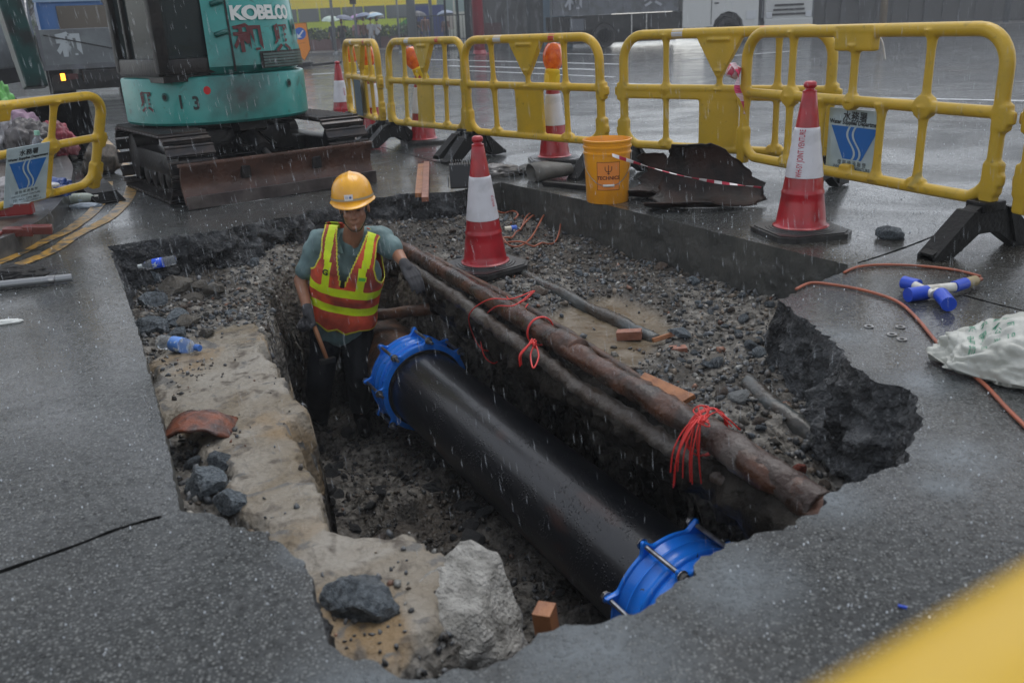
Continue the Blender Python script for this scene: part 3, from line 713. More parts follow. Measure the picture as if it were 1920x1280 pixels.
for s_ in (0, 1):
    for i in range(na):
        for k in range(nl):
            q = s_ * st + i * (nl + 1) + k; f = (q, q + 1, q + nl + 2, q + nl + 1); Fc.append(f if s_ == 0 else f[::-1])
for i in range(na):
    for k in (0, nl): q = i * (nl + 1) + k; Fc.append((q, q + nl + 1, st + q + nl + 1, st + q))
for k in range(nl):
    for i in (0, na): q = i * (nl + 1) + k; Fc.append((q, q + 1, st + q + 1, st + q))
mk('shard', V, Fc, mat('red rust shell', (.20, .055, .022), .35, col2=(.055, .03, .025), vs=11, vd=7, bump=.006, bs=60), t)
# scattered countable rocks
M_rdk = mat('wet trench stone darkened for shade', (.022, .024, .026), .35, col2=(.05, .05, .05), vs=8, bump=.01, bs=40, vary=.4)  # darker copy of the stones, trench shade put into the colour
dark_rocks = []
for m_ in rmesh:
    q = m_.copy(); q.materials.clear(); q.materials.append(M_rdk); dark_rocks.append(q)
placed = 0; tries = 0; rr = random.Random(5); holepoly = [(r[0].x, r[0].y) for r in ring[::3]]
cand = np.stack([rng.uniform(-2.3, 1.6, 2600), rng.uniform(1.5, 6.2, 2600)], 1)
ok = sdist(cand[:, 0], cand[:, 1], holepoly) > .05; zz, kk, bbm, pp, tt = floor_h(cand[:, 0], cand[:, 1])
dens = fbm(cand[:, 0], cand[:, 1], 2.0, 3, 77)
for (x, y), o_, z, k, b, p, dn in zip(cand, ok, zz, kk, bbm, pp, dens):
    if placed >= 285: break
    if not o_ or b > .3 or (.12 < k < .95) or p > .4 or dn < -.25 + rr.random() * .3: continue
    left = x < -1.1; me = rmesh[rr.randrange(10)]; o = bpy.data.objects.new('rock', me); COL.objects.link(o)
    s = rr.uniform(.015, .026) if rr.random() < .75 else rr.uniform(.028, .045)
    if k > .9: s *= 1.4
    o.location = (x, y, z + s * .25); o.scale = (s, s, s); o.rotation_euler = (rr.uniform(-.6, .6), rr.uniform(-.6, .6), rr.uniform(0, 6.28))
    tone = {0: 'blue grey', 1: 'dark grey', 2: 'pale tan', 3: 'brown'}[rmesh.index(me) % 4 if rmesh.index(me) != 9 else 0]
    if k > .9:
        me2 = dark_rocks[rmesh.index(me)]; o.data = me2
        where = 'in the trench by the boots of the worker' if y > 4.2 else ('on the trench floor by the pale boulder' if y < 2.7 else ('on the trench floor left of the black pipe' if x < .1 else 'on the trench floor right of the black pipe')); gp = 'stones on the trench floor'
    elif left: where = 'on the left gravel shelf ' + ('beside the small blue labelled bottle' if y > 4.6 else ('around the large clear bottle' if y > 3.4 else 'by the rusty red shard')); gp = 'stones on the left gravel shelf'
    elif y > 4.6: where = 'on the far gravel ' + ('left of the cone in the pit' if x < -.2 else 'between the cone and the slab edge'); gp = 'stones on the far gravel'
    else: where = 'on the right gravel bed ' + ('beyond the muddy puddle' if y > 3.9 else ('around the timber offcuts' if y > 3.0 else 'below the broken lip')); gp = 'stones on the right gravel bed'
    tag(o, f'{"small" if s < .022 else "larger"} {tone} stone {where}', 'rock', gp)
    placed += 1

# ------------------------------------------------------------ timber, cords, bottles in the pit
M_wood = mat('wet orange timber', (.36, .15, .06), .45, col2=(.24, .095, .04), vs=18, vd=5, bump=.002, bs=120)
M_wood2 = mat('reddish timber offcut', (.30, .13, .085), .45, col2=(.2, .08, .05), vs=18, vd=5, bump=.002, bs=120)
def timber(label, p0, p1, w, h, m=M_wood, roll=0, group=None, cut=0):
    p0 = Vector(p0); p1 = Vector(p1); d = p1 - p0; L = d.length; q = d.to_track_quat('X', 'Z')
    mb = MB(); mb.box((0, 0, 0), (L, w, h), bev=.002); o = mb.build('wood_block', m)
    if cut:
        for v in o.data.vertices:
            if v.co.x > 0: v.co.x += v.co.y * cut
    o.location = (p0 + p1) / 2; o.rotation_euler = (q @ Matrix.Rotation(roll, 4, 'X').to_quaternion()).to_euler()
    return tag(o, label, 'timber', group)
timber('flat two tone timber board leaning on the rusty pipe', G(1200, 712, -.17), G(1288, 752, -.19), .065, .022, m=M_wood, roll=.5, cut=.4)
timber('reddish wood block nearest the puddle on the gravel', G(1157, 628, -.26), G(1203, 626, -.25), .05, .04, m=M_wood2)
timber('thin slanted orange wood offcut on the gravel', G(1224, 638, -.25), G(1278, 621, -.22), .04, .018, roll=-.3)
timber('small orange brick-like wood offcut right of the slanted one', G(1256, 658, -.26), G(1287, 656, -.26), .045, .035, m=M_wood2)
timber('square timber post standing in the near end of the trench', D(1024, 1182, 1.62) + Vector((.03, .14, -.35)), D(1024, 1182, 1.62) + Vector((.0, .12, -.03)), .045, .05, m=M_wood, roll=.6)
timber('left plank of the pair hanging over the far pit edge', G(786, 366, .02), G(790, 310, .02), .055, .03)
timber('right plank of the pair hanging over the far pit edge', G(797, 374, .03), G(800, 306, .05), .045, .03, m=M_wood2)
M_cord = mat('red nylon string', (.62, .035, .03), .4)
def cord(label, curves, r=.0035, m=M_cord, name='cord', cat='string', group=None):
    mb = MB()
    for c in curves: mb.tube(bez(c, 8), r, 6)
    return tag(mb.build(name, m, smooth=True), label, cat, group)
def pl(px, py, z): return G(px, py, z)
def wrap(px, py, z, r, turns=3, off=0):             # turns of cord round the rusty pipe
    c = G(px, py, z); out = []
    u = Vector((dl.x, dl.y, 0)); s = pl_
    for i in range(turns * 12 + 1):
        a = 2 * math.pi * i / 12; out.append(c + s * (r * math.cos(a)) + Vector((0, 0, r * math.sin(a))) + u * (off + .006 * i / 12))
    return out
def tassel(px, py, z, nst, drop, seed, spread=.04):
    rr = random.Random(seed); c = G(px, py, z); res = []
    for i in range(nst):
        a = rr.uniform(-1, 1) * spread; b = rr.uniform(-1, 1) * spread * .4; d = drop * rr.uniform(.6, 1.1)
        res.append([c + Vector((rr.gauss(0, .006), rr.gauss(0, .006), .01)), c + Vector((-.035 + a * .4, b - .03, -.015)), c + Vector((-.06 + a * .8, b - .05, -d * .5)), c + Vector((-.06 + a, b - .05, -d))])
    return res
cord('bunch of red string knotted round the rusty pipe at its near end', [wrap(1322, 808, -.205, .082, 3)] + tassel(1318, 785, -.125, 12, .20, 3, .05) +
     [[G(1318, 785, -.12), G(1345, 772, -.11), G(1365, 785, -.12), G(1388, 806, -.17)], [G(1318, 785, -.12), G(1335, 765, -.10), G(1350, 776, -.11), G(1372, 800, -.15)],
      [G(1316, 785, -.12), G(1310, 762, -.10), G(1330, 764, -.09), G(1322, 785, -.12)], [G(1316, 785, -.12), G(1300, 770, -.12), G(1316, 760, -.1), G(1330, 780, -.12)]] +
     [[G(1318, 787, -.12) + Vector((random.gauss(0, .012), random.gauss(0, .012), random.gauss(0, .008))) for _ in range(5)] for _ in range(6)], r=.0025)
cord('short red string tied round the middle of the rusty pipe', [wrap(1012, 620, -.20, .064, 2)] + tassel(1003, 640, -.18, 4, .12, 8, .015) +
     [[G(1003, 645, -.17), G(995, 665, -.2), G(1000, 690, -.22), G(1010, 668, -.2), G(1004, 645, -.17)]] +
     [[G(1003, 646, -.16) + Vector((random.gauss(0, .008), random.gauss(0, .008), random.gauss(0, .008))) for _ in range(5)] for _ in range(4)], r=.0036)
cord('loose red string looping down from the rusty pipe into the trench', [[G(1000, 545, -.16), G(960, 560, -.14), G(915, 562, -.14), G(880, 590, -.25), D(888, 630, 4.25), D(905, 655, 4.25), D(930, 655, 4.25), D(945, 640, 4.25)],
     [G(1000, 546, -.16), G(965, 572, -.14), G(930, 575, -.15), D(905, 600, 4.3), D(902, 640, 4.2), D(910, 670, 4.15), D(930, 680, 4.15), D(945, 650, 4.2)],
     [G(960, 575, -.2), G(985, 562, -.18), G(1003, 545, -.17)], [G(950, 556, -.2), G(975, 582, -.18), G(990, 570, -.18)]], r=.003)
M_ocord = mat('orange rubber hose', (.36, .10, .05), .35, col2=(.26, .08, .045), vs=9)
def hug(c, r): return [Vector((p.x, p.y, p.z + r)) for p in c]
cord('orange cable coiled on the gravel beside the cone in the pit', [[Vector((q.x, q.y, h_at(q.x, q.y) + .016 + .018 * (1 + math.sin(i * .9)))) for i, q in enumerate(bez([G(*p, -.22) for p in L_], 3))] for L_ in
     ([(930, 420), (945, 460), (985, 455), (1020, 420), (1033, 395), (1025, 385), (1012, 392), (1000, 420), (975, 440)],
      [(945, 462), (1000, 462), (1040, 445), (1052, 420), (1035, 402), (1005, 402), (985, 425), (960, 450), (935, 455)],
      [(925, 385), (932, 410), (955, 405), (972, 418), (965, 424)])], r=.006, m=M_ocord, name='cable', cat='cable')
t = thing('cable_plug', 'white and blue cable plug lying within the orange coil', 'plug', G(958, 429, -.20), (0, R_(90), R_(20)))
MB().lathe([(.018, -.045), (.02, -.04), (.02, .0)], 14).build('plug_body', mat('cream plastic', (.55, .52, .42), .4), t, auto=40)
MB().lathe([(.022, .001), (.022, .035), (.019, .04)], 14).build('plug_cap', mat('blue plastic cap', (.03, .12, .55), .35), t, auto=40)

M_clear = mat('clear thin plastic', (.75, .80, .84), .12, trans=.85, ior=1.25, alpha=.75)
def bottle(label, p, rz, tilt=0, s=1.0, cap=(.05, .16, .5), lab=(.12, .28, .7), group='plastic bottles', body=M_clear, labz=(.10, .16)):
    q = Matrix.Rotation(rz, 4, 'Z') @ Matrix.Rotation(R_(90) + tilt, 4, 'Y')
    t = thing('plastic_bottle', label, 'bottle', p, tuple(q.to_euler()), group); t.scale = (s, s, s)
    pr = [(.0, -.11), (.028, -.11), (.032, -.104), (.033, -.09), (.031, -.08), (.033, -.07), (.033, -.05), (.031, -.042), (.033, -.034), (.0335, .04), (.033, .05), (.031, .065), (.024, .085), (.014, .098), (.0125, .104), (.0125, .118), (.0, .118)]
    MB().lathe(pr, 24).build('bottle_body', body, t, auto=60)
    MB().lathe([(.0338, -.028), (.0345, -.027), (.0345, .034), (.0338, .035)], 24).build('wrap_label', mat('bottle label', lab, .35, col2=(.6, .7, .8), vs=40, mix=(.55, .6)), t, auto=40)
    MB().lathe([(.0, .132), (.014, .132), (.0148, .128), (.0148, .108), (.013, .107)], 16).build('cap', mat('bottle cap', cap, .4), t, auto=40)
    return t
gb = G(336, 660, h_at(-1.488, 3.659)); bottle('clear plastic water bottle with blue cap and label on the tan slab', gb + Vector((0, 0, .036)), R_(-28))
gb = G(300, 509, -.16); bottle('small clear bottle with bright blue label among rocks in the far left corner', gb + Vector((0, 0, .05)), R_(190), R_(6), .85, cap=(.6, .65, .65), lab=(.01, .09, .75))

# ------------------------------------------------------------ the worker
M_skin = mat('tanned skin', (.34, .165, .10), .42, col2=(.26, .12, .07), vs=14, bump=.0015, bs=140)
M_glove = mat('grey knitted glove', (.055, .055, .06), .75, bump=.002, bs=260)
M_shirt = mat('wet teal grey shirt', (.15, .235, .24), .55, col2=(.10, .165, .17), vs=9, bump=.006, bs=16, bd=4)
M_trou = mat('dark wet trousers', (.005, .006, .009), .6, spec=.25, bump=.01, bs=13, bd=4)
M_boot = mat('black rubber boot', (.010, .010, .011), .2)
M_vo = mat('orange red vest mesh', (.78, .10, .04), .6, col2=(.30, .05, .03), vs=6, bump=.0035, bs=20, bd=3)
M_vy = mat('fluorescent yellow vest band', (.72, .90, .015), .5, col2=(.6, .75, .015), vs=9, bump=.003, bs=20, bd=3)
M_vs = mat('vest piping', (.66, .62, .05), .5)
J = dict(head=D(664, 392, 4.72), neck=D(661, 446, 4.83), shL=D(600, 452, 4.87), shR=D(716, 448, 4.85), pel=D(640, 612, 4.95),
         elL=D(564, 526, 4.86), wrL=D(577, 582, 4.72), elR=D(744, 474, 4.80), wrR=D(760, 497, 4.66),
         hpL=D(614, 625, 4.95), hpR=D(668, 622, 4.95), knL=D(598, 715, 4.84), knR=D(674, 705, 4.84), anL=D(600, 792, 4.98), anR=D(678, 778, 4.96))
person = thing('person', 'worker in yellow helmet and orange vest standing in the trench holding a tool', 'person', (J['anL'] + J['anR']) / 2 - Vector((0, 0, .08)))
ORG = person.location.copy()
def pbuild(mb, name, m, vox=None, sm=3, parent=person, auto=None):
    mb.V = [tuple(Vector(v) - ORG) for v in mb.V]
    if vox: return link(name, remesh(mb, vox, sm, name), m, parent)
    return mb.build(name, m, parent, smooth=True, auto=auto)
lat_v = (J['shR'] - J['shL']).normalized(); up_v = (J['neck'] - J['pel']).normalized(); lat_v = (lat_v - up_v * lat_v.dot(up_v)).normalized()
fw_v = up_v.cross(lat_v) * -1
if fw_v.y > 0: fw_v = -fw_v
chest = J['pel'].lerp(J['neck'], .66); belly = J['pel'].lerp(J['neck'], .3)
Tm = Matrix((lat_v, fw_v, up_v)).transposed()
# head local frame: x image right, y back, z up ; chin tucked
Hm = Matrix.Rotation(R_(4), 3, 'Z') @ Matrix.Rotation(R_(5), 3, 'X') @ Matrix.Rotation(R_(-2), 3, 'Y')
HC = J['head']
def Hd(x, y, z): return HC + Hm @ Vector((x, y, z))
def hand_geo(mb, wr, d, side_v, curl=.6, s=1.0, grip=False):
    d = d.normalized(); side_v = (side_v - d * side_v.dot(d)).normalized(); nrm = d.cross(side_v)
    palm = wr + d * .05 * s
    for k in range(4):
        u = (k - 1.5) / 1.5; b = wr + d * .078 * s + side_v * u * .030 * s
        capsule(mb, wr + d * .012 + side_v * u * .018 * s, b, .0165 * s, .0125 * s, 10)
        Lf = (.074, .083, .078, .060)[k] * s; ang = 0; p = b
        for seg, fr, r in ((0, .45, .0105), (1, .32, .0095), (2, .23, .0085)):
            ang += curl * (1.0 if grip else (.5, .7, .5)[seg]); q = p + (d * math.cos(ang) + nrm * math.sin(ang)) * Lf * fr
            capsule(mb, p, q, r * s, r * s * .92, 8); p = q
    tb = wr + d * .03 * s - side_v * .03 * s; t1 = tb + (d * .6 - side_v * .55 + nrm * .55).normalized() * .035 * s; t2 = t1 + (d * .75 + nrm * .75 - side_v * .05).normalized() * .03 * s
    capsule(mb, wr + d * .01, tb, .016 * s, .0145 * s, 8); capsule(mb, tb, t1, .0135 * s, .011 * s, 8); capsule(mb, t1, t2, .011 * s, .009 * s, 8)
body = MB()
body.ell(Hd(0, .012, .035), (.074, .092, .088), 24, 16, Hm); body.ell(Hd(0, -.018, -.035), (.060, .066, .062), 20, 14, Hm); body.ell(Hd(0, -.042, -.075), (.036, .034, .030), 16, 10, Hm)
capsule(body, Hd(0, -.078, .018), Hd(0, -.098, -.022), .009, .0125, 10); body.ell(Hd(.013, -.088, -.026), (.009, .009, .008), 8, 6); body.ell(Hd(-.013, -.088, -.026), (.009, .009, .008), 8, 6)
for s_ in (-1, 1):
    body.ell(Hd(s_ * .034, -.055, -.018), (.024, .022, .022), 12, 8, Hm)       # cheekbone
    capsule(body, Hd(s_ * .012, -.079, .030), Hd(s_ * .046, -.066, .030), .010, .009, 8)   # brow
    body.ell(Hd(s_ * .031, -.070, .013), (.015, .008, .008), 10, 6, Hm)          # lid
    body.ell(Hd(s_ * .076, .012, -.004), (.007, .018, .030), 12, 8, Hm)          # ear
capsule(body, Hd(-.020, -.079, -.049), Hd(.020, -.079, -.049), .0068, .0068, 8); capsule(body, Hd(-.016, -.078, -.058), Hd(.016, -.078, -.058), .0075, .0075, 8)
body.ell(Hd(0, -.072, -.084), (.018, .014, .012), 10, 8, Hm)
capsule(body, Hd(0, .02, -.05), J['neck'] - up_v * .03, .052, .060)
capsule(body, J['shL'] - up_v * .01, J['shR'] - up_v * .01, .052, .052); capsule(body, chest + lat_v * -.07, chest + lat_v * .07, .105, .105); capsule(body, belly, J['pel'], .115, .12)
for S in 'LR':
    capsule(body, J['sh' + S], J['el' + S], .050, .038); capsule(body, J['el' + S], J['wr' + S], .040, .026)
    capsule(body, J['hp' + S], J['kn' + S], .078, .052); capsule(body, J['kn' + S], J['an' + S], .052, .038)
dL = (D(582, 612, 4.68) - J['wrL']); dR = (D(778, 524, 4.60) - J['wrR'])
pbuild(body, 'body', M_skin, .0062, 2)
gl = MB(); capsule(gl, J['wrL'] - dL.normalized() * .012, J['wrL'] + dL.normalized() * .02, .032, .031); hand_geo(gl, J['wrL'], dL, Vector((.75, -.6, .2)), 1.05, 1.12, True); pbuild(gl, 'glove', M_glove, .0045, 2)
gl = MB(); capsule(gl, J['wrR'] - dR.normalized() * .012, J['wrR'] + dR.normalized() * .02, .032, .031); hand_geo(gl, J['wrR'], dR, Vector((-.9, -.35, .1)), .5, 1.12); pbuild(gl, 'glove', M_glove, .0045, 2)
sh = MB(); capsule(sh, J['shL'], J['shR'], .072, .072); capsule(sh, chest - lat_v * .085, chest + lat_v * .085, .108, .108); capsule(sh, belly - lat_v * .05, belly + lat_v * .05, .118, .118)
capsule(sh, J['pel'] - lat_v * .05 - up_v * .01, J['pel'] + lat_v * .05 - up_v * .01, .128, .128); capsule(sh, chest, J['neck'] - up_v * .04, .10, .066)
for S in 'LR': capsule(sh, J['sh' + S] + (0, 0, 0) if False else J['sh' + S], J['sh' + S].lerp(J['el' + S], .70), .068, .064)
so_ = pbuild(sh, 'shirt', M_shirt, .008, 3)
for v in so_.data.vertices:
    p = v.co; v.co += v.normal * .012 * (noise.noise(p * 11) + .6 * noise.noise(Vector((p.x * 30, p.y * 30, p.z * 12))))
col = MB()
for s_ in (-1, 1):                                   # shirt collar leaves
    a = J['neck'] + up_v * .018; q = [a + lat_v * s_ * .062 + fw_v * .0, a + lat_v * s_ * .068 + fw_v * .045 - up_v * .02, a + lat_v * s_ * .022 + fw_v * .105 - up_v * .075, a + lat_v * s_ * .075 + fw_v * .085 - up_v * .085, a + lat_v * s_ * .105 + fw_v * .02 - up_v * .03]
    q2 = [x + fw_v * .006 + up_v * .006 for x in q]
    col.add(q + q2, [(0, 1, 2, 3, 4), (9, 8, 7, 6, 5)] + [(i, (i + 1) % 5, 5 + (i + 1) % 5, 5 + i) for i in range(5)])
pbuild(col, 'collar', M_shirt, auto=30)
tr_ = MB(); capsule(tr_, J['hpL'], J['hpR'], .108, .108)
for S in 'LR':
    capsule(tr_, J['hp' + S], J['kn' + S], .102, .078); capsule(tr_, J['kn' + S], J['an' + S] + Vector((0, 0, .06)), .078, .066)
to = pbuild(tr_, 'trousers', M_trou, .009, 3)
for v in to.data.vertices: v.co += v.normal * .012 * noise.noise(Vector((v.co.x * 13, v.co.y * 13, v.co.z * 8)))
for S, tx in (('L', -.35), ('R', .25)):
    bt = MB(); a = J['an' + S]; f = Vector((tx, -.93, 0)).normalized(); capsule(bt, a + Vector((0, 0, .14)), a - Vector((0, 0, .02)), .062, .052)
    capsule(bt, a + f * -.02 - Vector((0, 0, .035)), a + f * .15 - Vector((0, 0, .050)), .045, .038); pbuild(bt, 'boot', M_boot, .007, 3)
# vest
NU, NV = 260, 130
V = []; info = []
def prof(v):
    vs = [0, .2, .42, .60, .72, .84, .92, .97, 1.0]; a = [.205, .195, .208, .214, .205, .195, .185, .175, .165]; b = [.158, .152, .160, .160, .146, .116, .090, .060, .02]
    return np.interp(v, vs, a), np.interp(v, vs, b)
HV = .585
base_c = J['neck'] - up_v * .505
for j in range(NV + 1):
    v = j / NV; a, b = prof(v)
    for i in range(NU):
        th = 2 * math.pi * i / NU; c_, s_ = math.cos(th), math.sin(th); e = 2 / 2.6
        x = a * math.copysign(abs(c_) ** e, c_); y = b * math.copysign(abs(s_) ** e, s_)
        z = v * HV - .035 * max(0, v - .75) * 4 * (abs(x) / .2) ** 2
        if v < .12 and s_ > 0: z -= .035 * (1 - v / .12) * max(0, 1 - abs(abs(x) - .05) / .07)       # pointed front hem
        p = base_c + lat_v * x + fw_v * (y + .012) + up_v * z
        w = .0095 * (noise.noise(p * 9) + .6 * noise.noise(Vector((p.x * 26, p.y * 26, p.z * 10))))
        V.append(p + (lat_v * c_ + fw_v * s_) * w - ORG); info.append((x, y, v, s_))
Fv = []; MIv = []
for j in range(NV):
    for i in range(NU):
        q = (j * NU + i, j * NU + (i + 1) % NU, (j + 1) * NU + (i + 1) % NU, (j + 1) * NU + i)
        x = sum(info[k][0] for k in q) / 4; v = (j + .5) / NV; fr = sum(info[k][3] for k in q) > 0; ax_ = abs(x)
        if ax_ > float(np.interp(v, [0, .50, .58, .70, .85, 1.0], [1, .215, .180, .155, .150, .155])): continue
        if fr and v > .45 and ax_ < .004 + .080 * (v - .45) / .55: continue
        if v > .93 and ax_ < .070: continue
        if fr and ax_ < .004 and v < .48: MIv.append(2)
        elif .088 - .012 * (v < .7) < ax_ < .130 - .012 * (v < .7) and v > .40: MIv.append(1)
        elif .17 < v < .255 or .36 < v < .445: MIv.append(1)
        elif v < .015 or (fr and v > .46 and ax_ < .011 + .080 * (v - .45) / .55): MIv.append(2)
        elif v > .5 and ax_ > float(np.interp(v, [.50, .58, .70, .85, 1.0], [.207, .173, .148, .143, .148])): MIv.append(2)
        else: MIv.append(0)
        Fv.append(q)
vest = mk('vest', V, Fv, [M_vo, M_vy, M_vs], person); vest.data.polygons.foreach_set('material_index', MIv)
so2 = vest.modifiers.new('t', 'SOLIDIFY'); so2.thickness = .004; so2.offset = 1
def vest_pt(x, v, off=.006):
    a, b = prof(v); y = b * (1 - min(1, (abs(x) / a)) ** 2.6) ** (1 / 2.6)
    return base_c + lat_v * x + fw_v * (y + .012 + off) + up_v * (v * HV) - ORG
M_dkt = mat('dark print', (.02, .03, .02), .5); M_grn = mat('green badge', (.12, .5, .08), .5)
text_on('badge', 'G', .045, lambda u, w: vest_pt(-.102 + u, .60 + w / HV, .012), M_dkt, person, bold=.002)
mk('badge', [vest_pt(.080 + .046 * a, .57 + .055 * b, .009) for a, b in ((0, 0), (1, 0), (1, 1), (0, 1))], [(0, 1, 2, 3)], M_vy, person, smooth=False)
mk('badge_print', [vest_pt(.084 + .038 * a, .58 + .035 * b, .011) for a, b in ((0, 0), (1, 0), (1, 1), (0, 1))], [(0, 1, 2, 3)], M_grn, person, smooth=False)
# eyes, hair
for s_ in (-1, 1):
    e = MB(); e.ell(Hd(s_ * .031, -.0755, .012), (.010, .005, .0042), 10, 8, Hm); pbuild(e, 'eye', mat('dark eye', (.02, .015, .012), .15))
    e = MB(); e.tube([Hd(s_ * .014, -.088, .033), Hd(s_ * .032, -.086, .038), Hd(s_ * .048, -.074, .034)], [.003, .0038, .002], 6); pbuild(e, 'eyebrow', mat('black hair', (.008, .007, .006), .5))
hr = MB(); hr.ell(Hd(0, .022, .02), (.0775, .088, .075), 24, 14, Hm); pbuild(hr, 'hair', mat('short black hair', (.010, .008, .007), .5))
# helmet
M_helm = mat('yellow safety helmet', (.86, .42, .025), .24, coat=.4, col2=(.72, .33, .02), vs=6)
HT = Hm @ Matrix.Rotation(R_(-3), 3, 'X'); HQ = HC + Hm @ Vector((0, .004, .066)); hel = MB()
n_ = 64; prof_h = [(1.0, -.012), (1.0, .0), (.99, .02), (.95, .05), (.86, .08), (.70, .104), (.48, .121), (.24, .130), (.0, .133)]
Vh = []
for r, z in prof_h:
    for k in range(n_):
        a = 2 * math.pi * k / n_; rx, ry = .112 * r, .132 * r
        rid = .007 * math.exp(-((math.cos(a) * rx) / .014) ** 2) * (1 if z > .045 else 0)
        rid += .004 * math.exp(-((abs(math.cos(a) * rx) - .045) / .010) ** 2) * (1 if z > .06 else 0)
        Vh.append(HQ + HT @ Vector((math.cos(a) * rx, math.sin(a) * ry, z + rid)))
hel.add(Vh, [(i * n_ + k, i * n_ + (k + 1) % n_, (i + 1) * n_ + (k + 1) % n_, (i + 1) * n_ + k) for i in range(len(prof_h) - 1) for k in range(n_)])
Vb = []
for r_i in (0, 1, 2, 3):
    for k in range(n_):
        a = 2 * math.pi * k / n_; fr = max(0, -math.sin(a)) ** 2.2; ex = (0, .010 + .045 * fr, .012 + .048 * fr, .0)[r_i]; z = (-.006, -.012 - .014 * fr, -.017 - .016 * fr, -.014)[r_i]
        Vb.append(HQ + HT @ Vector((math.cos(a) * (.112 + ex * (.55 if fr > .1 else 1)), math.sin(a) * (.132 + ex), z)))
hel.add(Vb, [(i * n_ + k, i * n_ + (k + 1) % n_, (i + 1) * n_ + (k + 1) % n_, (i + 1) * n_ + k) for i in range(3) for k in range(n_)])
ho = pbuild(hel, 'helmet', M_helm, auto=50); smo = ho.modifiers.new('s', 'SUBSURF'); smo.levels = 1; smo.render_levels = 1
def hel_pt(a, z, off=.0015):
    return HQ + HT @ Vector((math.cos(a) * (.112 + off), math.sin(a) * (.132 + off), z)) - ORG
nb = 60
mk('helmet_band', [hel_pt(2 * math.pi * k / nb, z, .002) for z in (.004, .016) for k in range(nb)], [(k, (k + 1) % nb, nb + (k + 1) % nb, nb + k) for k in range(nb)], mat('grey reflective band', (.38, .33, .22), .4), ho)
sa = R_(-93)
def st_pt(u, w): return HQ + HT @ Vector((math.cos(sa + u / .12) * .1145, math.sin(sa + u / .12) * (.1345 - max(0, w - .02) * .2), .006 + w)) - ORG
mk('sticker', [st_pt(-.024 + .048 * i / 6, .004 + .030 * j) for j in (0, 1) for i in range(7)], [(i, i + 1, 8 + i, 7 + i) for i in range(6)], mat('white sticker', (.72, .72, .72), .35), ho, smooth=False)
text_on('sticker_print', '▤ ◉', .018, lambda u, w: st_pt(u, .019 + w) + HT @ Vector((0, -.0012, 0)), mat('blue print', (.08, .15, .4), .4), ho)
strp = MB(); strp.tube(bez([Hd(.070, -.02, .05), Hd(.066, -.045, -.03), Hd(.03, -.06, -.095), Hd(0, -.058, -.108), Hd(-.03, -.06, -.095), Hd(-.066, -.045, -.03), Hd(-.070, -.02, .05)], 6), .0028, 6); pbuild(strp, 'chin_strap', M_dkt, parent=person)
tool = thing('hand_tool', 'short wooden handled tool held in the gloved hand of the worker', 'tool', D(592, 625, 4.68)); d_ = (D(611, 668, 4.60) - D(583, 596, 4.70)).normalized()
mb = MB(); c0 = D(583, 596, 4.69) - tool.location; mb.tube([c0, c0 + d_ * .10, c0 + d_ * .25], [.0125, .0135, .0115], 10); mb.build('handle', mat('worn wooden handle', (.34, .15, .07), .45), tool, smooth=True)
mb = MB(); mb.box(c0 + d_ * .26, (.09, .028, .03), rz=.5, bev=.005); mb.build('tool_head', mat('dark tool steel', (.05, .05, .05), .4, metal=.7), tool, auto=30)

# ------------------------------------------------------------ traffic cones
M_cred = mat('wet red cone plastic', (.42, .012, .022), .28, col2=(.28, .01, .016), vs=7, bump=.0008, bs=90, coat=.3)
M_cwhite = mat('white reflective sleeve', (.62, .62, .66), .3, col2=(.45, .45, .47), vs=7, mix=(.5, .75))
M_cbase = mat('black rubber cone base', (.018, .018, .018), .35, col2=(.04, .04, .04), vs=12, bump=.002, bs=70)
def cone_r(z): return .128 + (.034 - .128) * (z - .035) / (.70 - .035)
def make_cone(label, loc, rz=0, writing=None, lamp=False):
    t = thing('traffic_cone', label, 'traffic cone', loc, rz, 'red and white traffic cones')
    mb = MB(); c = .062; s = .205
    oc = [(s - c, -s), (s, -s + c), (s, s - c), (s - c, s), (-s + c, s), (-s, s - c), (-s, -s + c), (-s + c, -s)]
    mb.prism(oc, 0, .026); mb.prism([(x * .93, y * .93) for x, y in oc], .026, .032); mb.lathe([(.175, .032), (.172, .036), (.158, .036), (.156, .040), (.142, .040), (.14, .044)], 40); mb.build('base', M_cbase, t, auto=30)
    mb = MB(); mb.lathe([(.140, .030), (.140, .046), (.1295, .052)] + [(cone_r(z), z) for z in np.linspace(.056, .205, 5)] + [(cone_r(.21) + .003, .210), (cone_r(.22) + .003, .222), (cone_r(.23), .228)] + [(cone_r(z), z) for z in np.linspace(.24, .70, 8)] + [(.030, .705), (.0, .706)], 40)
    mb.build('cone_body', M_cred, t, auto=50)
    mb = MB(); mb.lathe([(cone_r(.295), .293), (cone_r(.295) + .003, .295)] + [(cone_r(z) + .003 + .001 * math.sin(z * 90), z) for z in np.linspace(.31, .52, 10)] + [(cone_r(.535) + .003, .535), (cone_r(.535), .537)], 40)
    mb.build('sleeve', M_cwhite, t, auto=50)
    mb = MB(); mb.lathe([(.034, .698), (.034, .71), (.024, .714), (.022, .722), (.030, .727), (.032, .738), (.029, .749), (.020, .755), (.0, .757)], 24); mb.build('tip', M_cred, t, auto=60)
    if writing:
        a0, txt, size, z0, mt = writing
        def f(u, w):
            z = z0 + u * .50; r = cone_r(z) + .0052; a = a0 - w / r; return (r * math.cos(a), r * math.sin(a), z)
        text_on('lettering', txt, size, f, mt, t, bold=.0004)
    if lamp: make_lamp(loc, rz, *lamp)
    return t
M_lens = mat('orange lamp lens', (1.0, .22, .01), .2, trans=.25, col2=(.75, .10, .01), vs=20, bump=.002, bs=60)
M_lampy = mat('yellow lamp body', (.75, .52, .02), .35)
